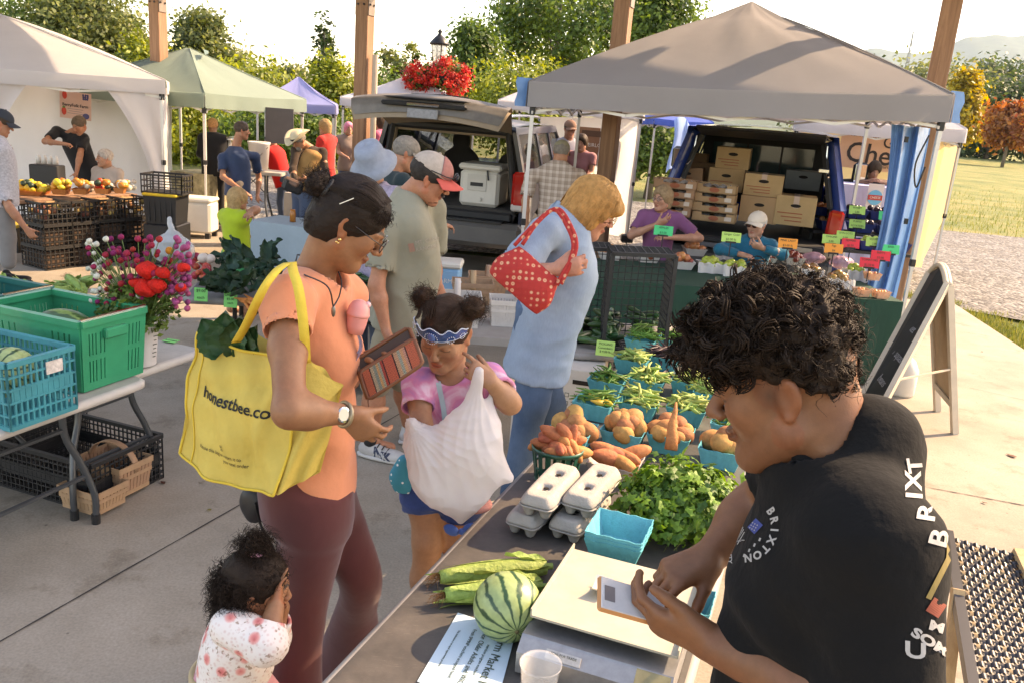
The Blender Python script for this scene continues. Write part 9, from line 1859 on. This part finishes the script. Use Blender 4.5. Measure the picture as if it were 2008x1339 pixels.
a,b=at(560,378,12.4),at(690,385,12.0);cloth_table('stall_table','grey cloth table behind the man in the cowboy hat',a,b,.6,a[2],M('grey_cloth',(.36,.33,.30),.8,.08,bump=.3,bs=5));a,b=at(335,335,13.0),at(410,338,12.8);cloth_table('stall_table','floral-cloth table beside the left post',a,b,.6,a[2],M('floral_table_cloth',(.42,.36,.22),.8,.6,vs=12));p=at(385,410,11.6);t=thing('cooler','white cooler standing by the green tent pole','cooler',V(p[0],p[1],.0));MB().box((0,0,.28),(.5,.35,.42),None,.03).build('tub',cool,t);MB().box((0,0,.52),(.52,.37,.06),None,.02).build('lid',cool,t);[MB().box((x,y,.035),(.06,.06,.07)).build('foot',BP,t)for x in(-.2,.2)for y in(-.13,.13)]
# ---------------------------------------------------------------- apple stall
gcl=M('green_cloth',(.008,.050,.032),.85,.12,vs=4,bump=.3,bs=6);A_=gz(1140,545,.74);B_=gz(1768,592,.74);AT,ATp=cloth_table('stall_table','long apple stall table under a dark green cloth',A_,B_,1.05,.74,gcl,skirt=.02);pap=M('tray_paper',(.70,.66,.62),.7,.05,thin=.25,bump=.2,bs=30)
AP={n_:lump(50+i,.037,.0015,30,M('apple_'+n_,c_,.3,.25,vs=18,rand=.18,coat=.2),dimple=.010)for i,(n_,c_)in enumerate((('blush',(.50,.15,.07)),('green',(.36,.42,.06)),('dark',(.22,.025,.02)),('russet',(.30,.15,.05)),('peach',(.58,.22,.06)),('plum',(.03,.012,.03))))}
for(px,py,kd,n,w_,lb)in((1335,528,'blush',13,.30,'blush red apple in the first lined tray from the left'),(1395,533,'green',13,.30,'green apple in the lined tray beside the blush apples'),(1442,540,'green',11,.27,'green apple in the lined tray nearest the seller'),(1500,520,'dark',13,.26,'dark red apple in front of the elderly woman'),(1556,520,'dark',13,.26,'dark red apple under the orange card'),(1590,545,'russet',9,.24,'russet apple in paper above the seller'),(1645,565,'russet',10,.26,'russet apple in the white-lined tray at right'),(1270,515,'dark',12,.28,'red apple behind the upended crate'),(1195,510,'peach',12,.28,'orange peach behind the upended crate'),(1362,502,'blush',12,.28,'blush apple in the back row before the purple-shirt woman'),(1425,506,'green',11,.28,'green apple in the back row'),(1610,505,'dark',11,.26,'dark red apple in the back row at right'),(1680,548,'green',10,.24,'green apple beside the punnets'),(1735,545,'plum',8,.16,'black plum at the right end of the stall')):
 p=gz(px,py,.745)+V(0,.06,0);t=quart('white paper-lined tray: '+lb,p,w_*.8,.075,pap,0.05,'paper-lined fruit trays','fruit_tray')
 if kd in('green','russet'):MB().grid(lambda u,v,w_=w_:((u-.5)*w_*.95,-w_*.40-.012*math.sin(u*17)-.02*v,.085-.10*v+.008*math.sin(u*23)),16,5).build('paper_edge',pap,t,True)
 for i in range(n):a,r_=U(0,6.28),math.sqrt(U(0,1));put(AP[kd],'plum' if kd=='plum' else 'peach' if kd=='peach' else 'apple',lb,'fruit',lb,p+V(r_*math.cos(a)*w_*.34,r_*math.sin(a)*w_*.34,.055+.075*(1-r_*r_)*U(.5,1)),rrot(),U(.9,1.1))
for i,(px,py)in enumerate(((1690,582),(1728,586),(1708,566))):
 p=gz(px,py,.745)+V(0,.03,.075 if i==2 else 0);quart('clear punnet of orange tomatoes, %s'%('left one below','right one below','on top of the other two')[i],p,.13,.065,M('punnet_clear',(.7,.45,.3),.2,.1,alpha=.5),.1,'tomato punnets','punnet')
 for k in range(10):put(AP['peach'],'cherry_tomato','orange cherry tomato in the clear punnets','fruit','cherry tomatoes',p+V(U(-.04,.04),U(-.04,.04),U(.02,.06)),rrot(),.42)
bbm=M('blue_bin',(.015,.03,.14),.5,.15);rmp=thing('tiered_rack','stepped rack behind the right end of the apple stall','rack',V(*(gz(1690,520,.74)[:2]),0));ro=np.array(rmp.location)
for k,(z,y)in enumerate(((.86,.25),(1.0,.62),(1.12,.98))):MB().box((.06,y,z),(.95,.34,.03)).build('shelf',BP,rmp);[MB().bar(V(x,y,0),V(x,y,z),.03).build('leg',BP,rmp)for x in(-.38,.5)]
for i,(x,y,z,kd)in enumerate(((-.22,.25,.88,'russet'),(.12,.25,.88,'green'),(.42,.25,.88,'plum'),(-.2,.62,1.02,'russet'),(.15,.62,1.02,'plum'),(.45,.62,1.02,'plum'),(-.2,.98,1.14,'peach'),(.2,.98,1.14,'plum'),(.46,.98,1.14,'plum'))):
 p=ro+V(x,y,z);quart('dark blue bin on the tiered rack, %s shelf, %s'%(('lower','middle','upper')[i//3],('left','centre','right')[i%3]),p,.26,.10,bbm,0.,'bins on the tiered rack','produce_bin')
 for k in range(9):put(AP[kd],'fruit','%s-coloured fruit in the dark blue rack bins'%kd,'fruit',kd+' rack fruit',p+V(U(-.09,.09),U(-.09,.09),U(.06,.13)),rrot(),.9)
cc=dict(g=('green',M('card_green',(.0,.55,.20),.6,.05)),l=('lime',M('card_lime',(.42,.66,.16),.7,.05)),o=('orange',M('card_orange',(.85,.30,.04),.6,.05)),r=('red',M('card_red',(.75,.03,.05),.6,.05)))
for i,(px,py,c_,Y,tx,wh)in enumerate(((1301,453,'g',7.4,('APPLES','$3.00'),'above the blush apples'),(1434,466,'l',7.3,('Ginger Gold','$3.00 lb'),'above the first green apples'),(1545,478,'o',7.3,('PINK LADY','$3.00 lb'),'beside the elderly woman'),(1681,413,'l',8.6,('RUSSET','2.00'),'highest in the rack'),(1739,424,'g',8.5,('KALE','2.50'),'beside the blue tarp at the top'),(1681,440,'l',8.3,('PURPLE','POTATOES'),'second highest in the rack'),(1658,463,'l',8.0,('SHALLOTS','3.00'),'mid rack at left'),(1630,470,'l',7.9,('ONIONS','2.00'),'lowest left in the rack'),(1635,488,'o',7.5,('Figs','$4'),'beside the pink bag'),(1668,478,'r',7.7,('PEPPERS','$2.50'),'right of the orange one'),(1715,475,'l',7.8,('SQUASH','2.00'),'mid rack at right'),(1747,490,'g',7.7,('BASIL','$2'),'touching the blue tarp low down'),(1727,502,'r',7.4,('BEETS','$3.00'),'behind the lowest red one'),(1705,516,'r',7.2,('TOMATOES','$3.50 lb'),'lowest, above the punnets'))):
 card('%s handwritten price card on a stake %s'%(cc[c_][0],wh),at(px,py,Y),.165,.085,cc[c_][1],tx,R(78),R((i*37)%17-8),.12)
for i,(px,py)in enumerate(((1600,520),(1655,528))):p=gz(px,py,.76);t=thing('produce_bag','pink-printed clear produce bag %s'%('under the orange card','left of the red cards')[i],'bag',p);F=Field();F.ell(p+V(0,.1,.05),(.12,.08,.06),None,.02);fmesh('film',F,.012,M('pink_film',(.6,.35,.42),.2,.4,vs=12,alpha=.6),t,p,wr=(.02,25,i))
# ---------------------------------------------------------------- A-frame board, jug, woven chair
alw=M('frame_cream',(.60,.50,.38),.5,.12);T1=at(1862,560,5.85);T2=T1+V(-.10,.62,0);b1,b2=gz(1872,850,0),gz(1838,806,0);d1,d2=gz(1672,905,0),gz(1690,800,0);d2=d1+(b2-b1);T2=T1+(b2-b1)
t=thing('sandwich_board','leaning A-frame chalkboard sign standing on the sunlit floor','sign',b1)
def leaf_(a,b,c,e,nm):
 P=lambda u,v:lerp(lerp(a,b,u),lerp(e,c,u),v)-b1;o=MB().bar(P(0,0),P(0,1),.035,.045).bar(P(1,0),P(1,1),.035,.045).bar(P(0,.2),P(1,.2),.04,.04).build(nm,alw,t);tp=MB();pts=[P(0,1)]+[P(u,1)+V(0,0,.10*math.sin(math.pi*u))for u in np.linspace(.05,.95,9)]+[P(1,1)];tp.tube(pts,.02,6);tp.build('arched_top',alw,o,True)
 n_=unit(np.cross(b-a,e-a));mb=MB();mb.add([P(.03,.2),P(.97,.2),P(.97,1),P(.5,1.0)+V(0,0,.09),P(.03,1)],[(0,1,2,3,4)]);bo=mb.build('chalkboard',M('slate_board',(.022,.024,.024),.6,.5,vs=5)if nm=='front_leaf' else M('board_back',(.45,.31,.19),.7,.12),o)
 if nm=='front_leaf':
  for k,s_ in enumerate(('OPEN','Market','corn  squash','beans')):X=unit(a-b);Yv=unit(P(.5,1)-P(.5,.2));Z=np.cross(X,Yv);text(s_,M('chalk',(.30,.30,.31),.9,.3),.085,o,P(.5,.86-.16*k)+Z*.006,np.stack([X,Yv,Z],1))
leaf_(d1,d2,T2+V(-.02,0,0),T1+V(-.02,0,0),'front_leaf');leaf_(b1,b2,T2,T1,'back_leaf');MB().bar((T1-b1)*.45+V(-.01,0,0),lerp(d1,T1,.45)-b1,.012).build('spreader',alw,t)
p=gz(1764,772,0);t=thing('white_jug','white plastic jug on the floor behind the chalkboard sign','jug',p);MB().lathe([(.10,0),(.11,.02),(.11,.22),(.07,.30),(.03,.33),(.03,.37),(.001,.37)],18).build('jug',cool,t,True)
cA,cB,cD,cC=gz(1862,1052,.78),gz(1992,1085,.78),gz(1925,1420,.55),gz(2140,1420,.55);t=thing('woven_chair','folding chair with black woven strap back at the lower right corner','chair',V(cA[0],cA[1],0));ob=V(cA[0],cA[1],0);P=lambda u,v:lerp(lerp(cA,cB,u),lerp(cD,cC,u),v)-ob;nn=unit(np.cross(cB-cA,cD-cA));wbm=M('woven_strap',(.022,.022,.026),.4,.2,coat=.2)
for i in range(34):
 pts=[P(u,(i+.5)/34)+nn*(.006*math.sin(u*44+math.pi*i))for u in np.linspace(0,1,40)];w_=(P(0,.03)-P(0,0))*.8;mb=MB();v=[q for p in pts for q in(p-w_/2,p+w_/2)];mb.add(v,[(2*k,2*k+1,2*k+3,2*k+2)for k in range(39)]);mb.build('strap',wbm,t,True)
for i in range(14):pts=[P((i+.5)/14,v)+nn*(-.006*math.sin(v*107+math.pi*i))for v in np.linspace(0,1,60)];w_=(P(1,0)-P(0,0))/14*.36;mb=MB();v=[q for p in pts for q in(p-w_,p+w_)];mb.add(v,[(2*k,2*k+1,2*k+3,2*k+2)for k in range(59)]);mb.build('warp_strap',M('tan_strap',(.30,.2,.1),.5,.2)if i%4==1 else wbm,t,True)
fm_=wood_mat('chair_frame_wood',(.40,.24,.11),(.58,.38,.2),5.)
for u in(-.03,1.03):MB().bar(P(u,-.02),P(u,1.02),.03,.035).build('side_rail',wbm if u<0 else fm_,t);MB().bar(P(u,.35)-nn*.02,V(*P(u,.8)[:2],0),.035,.03).build('leg',fm_,t)
# ================================================================== summer haze over the whole place
hz=MB().box((0,2200,250),(9000,4700,520)).build('haze',_mat('haze_air')[0]);tag(hz,kind='stuff');_nt=MATS['haze_air'].node_tree;_nt.nodes.remove(_nt.nodes['Principled BSDF'])
_pv=N(_nt,'VolumePrincipled');_pv.inputs['Color'].default_value=(.62,.80,1.,1);_pv.inputs['Density'].default_value=7e-5;_pv.inputs['Anisotropy'].default_value=.3;L(_nt,_pv,0,_nt.nodes['Material Output'],'Volume')
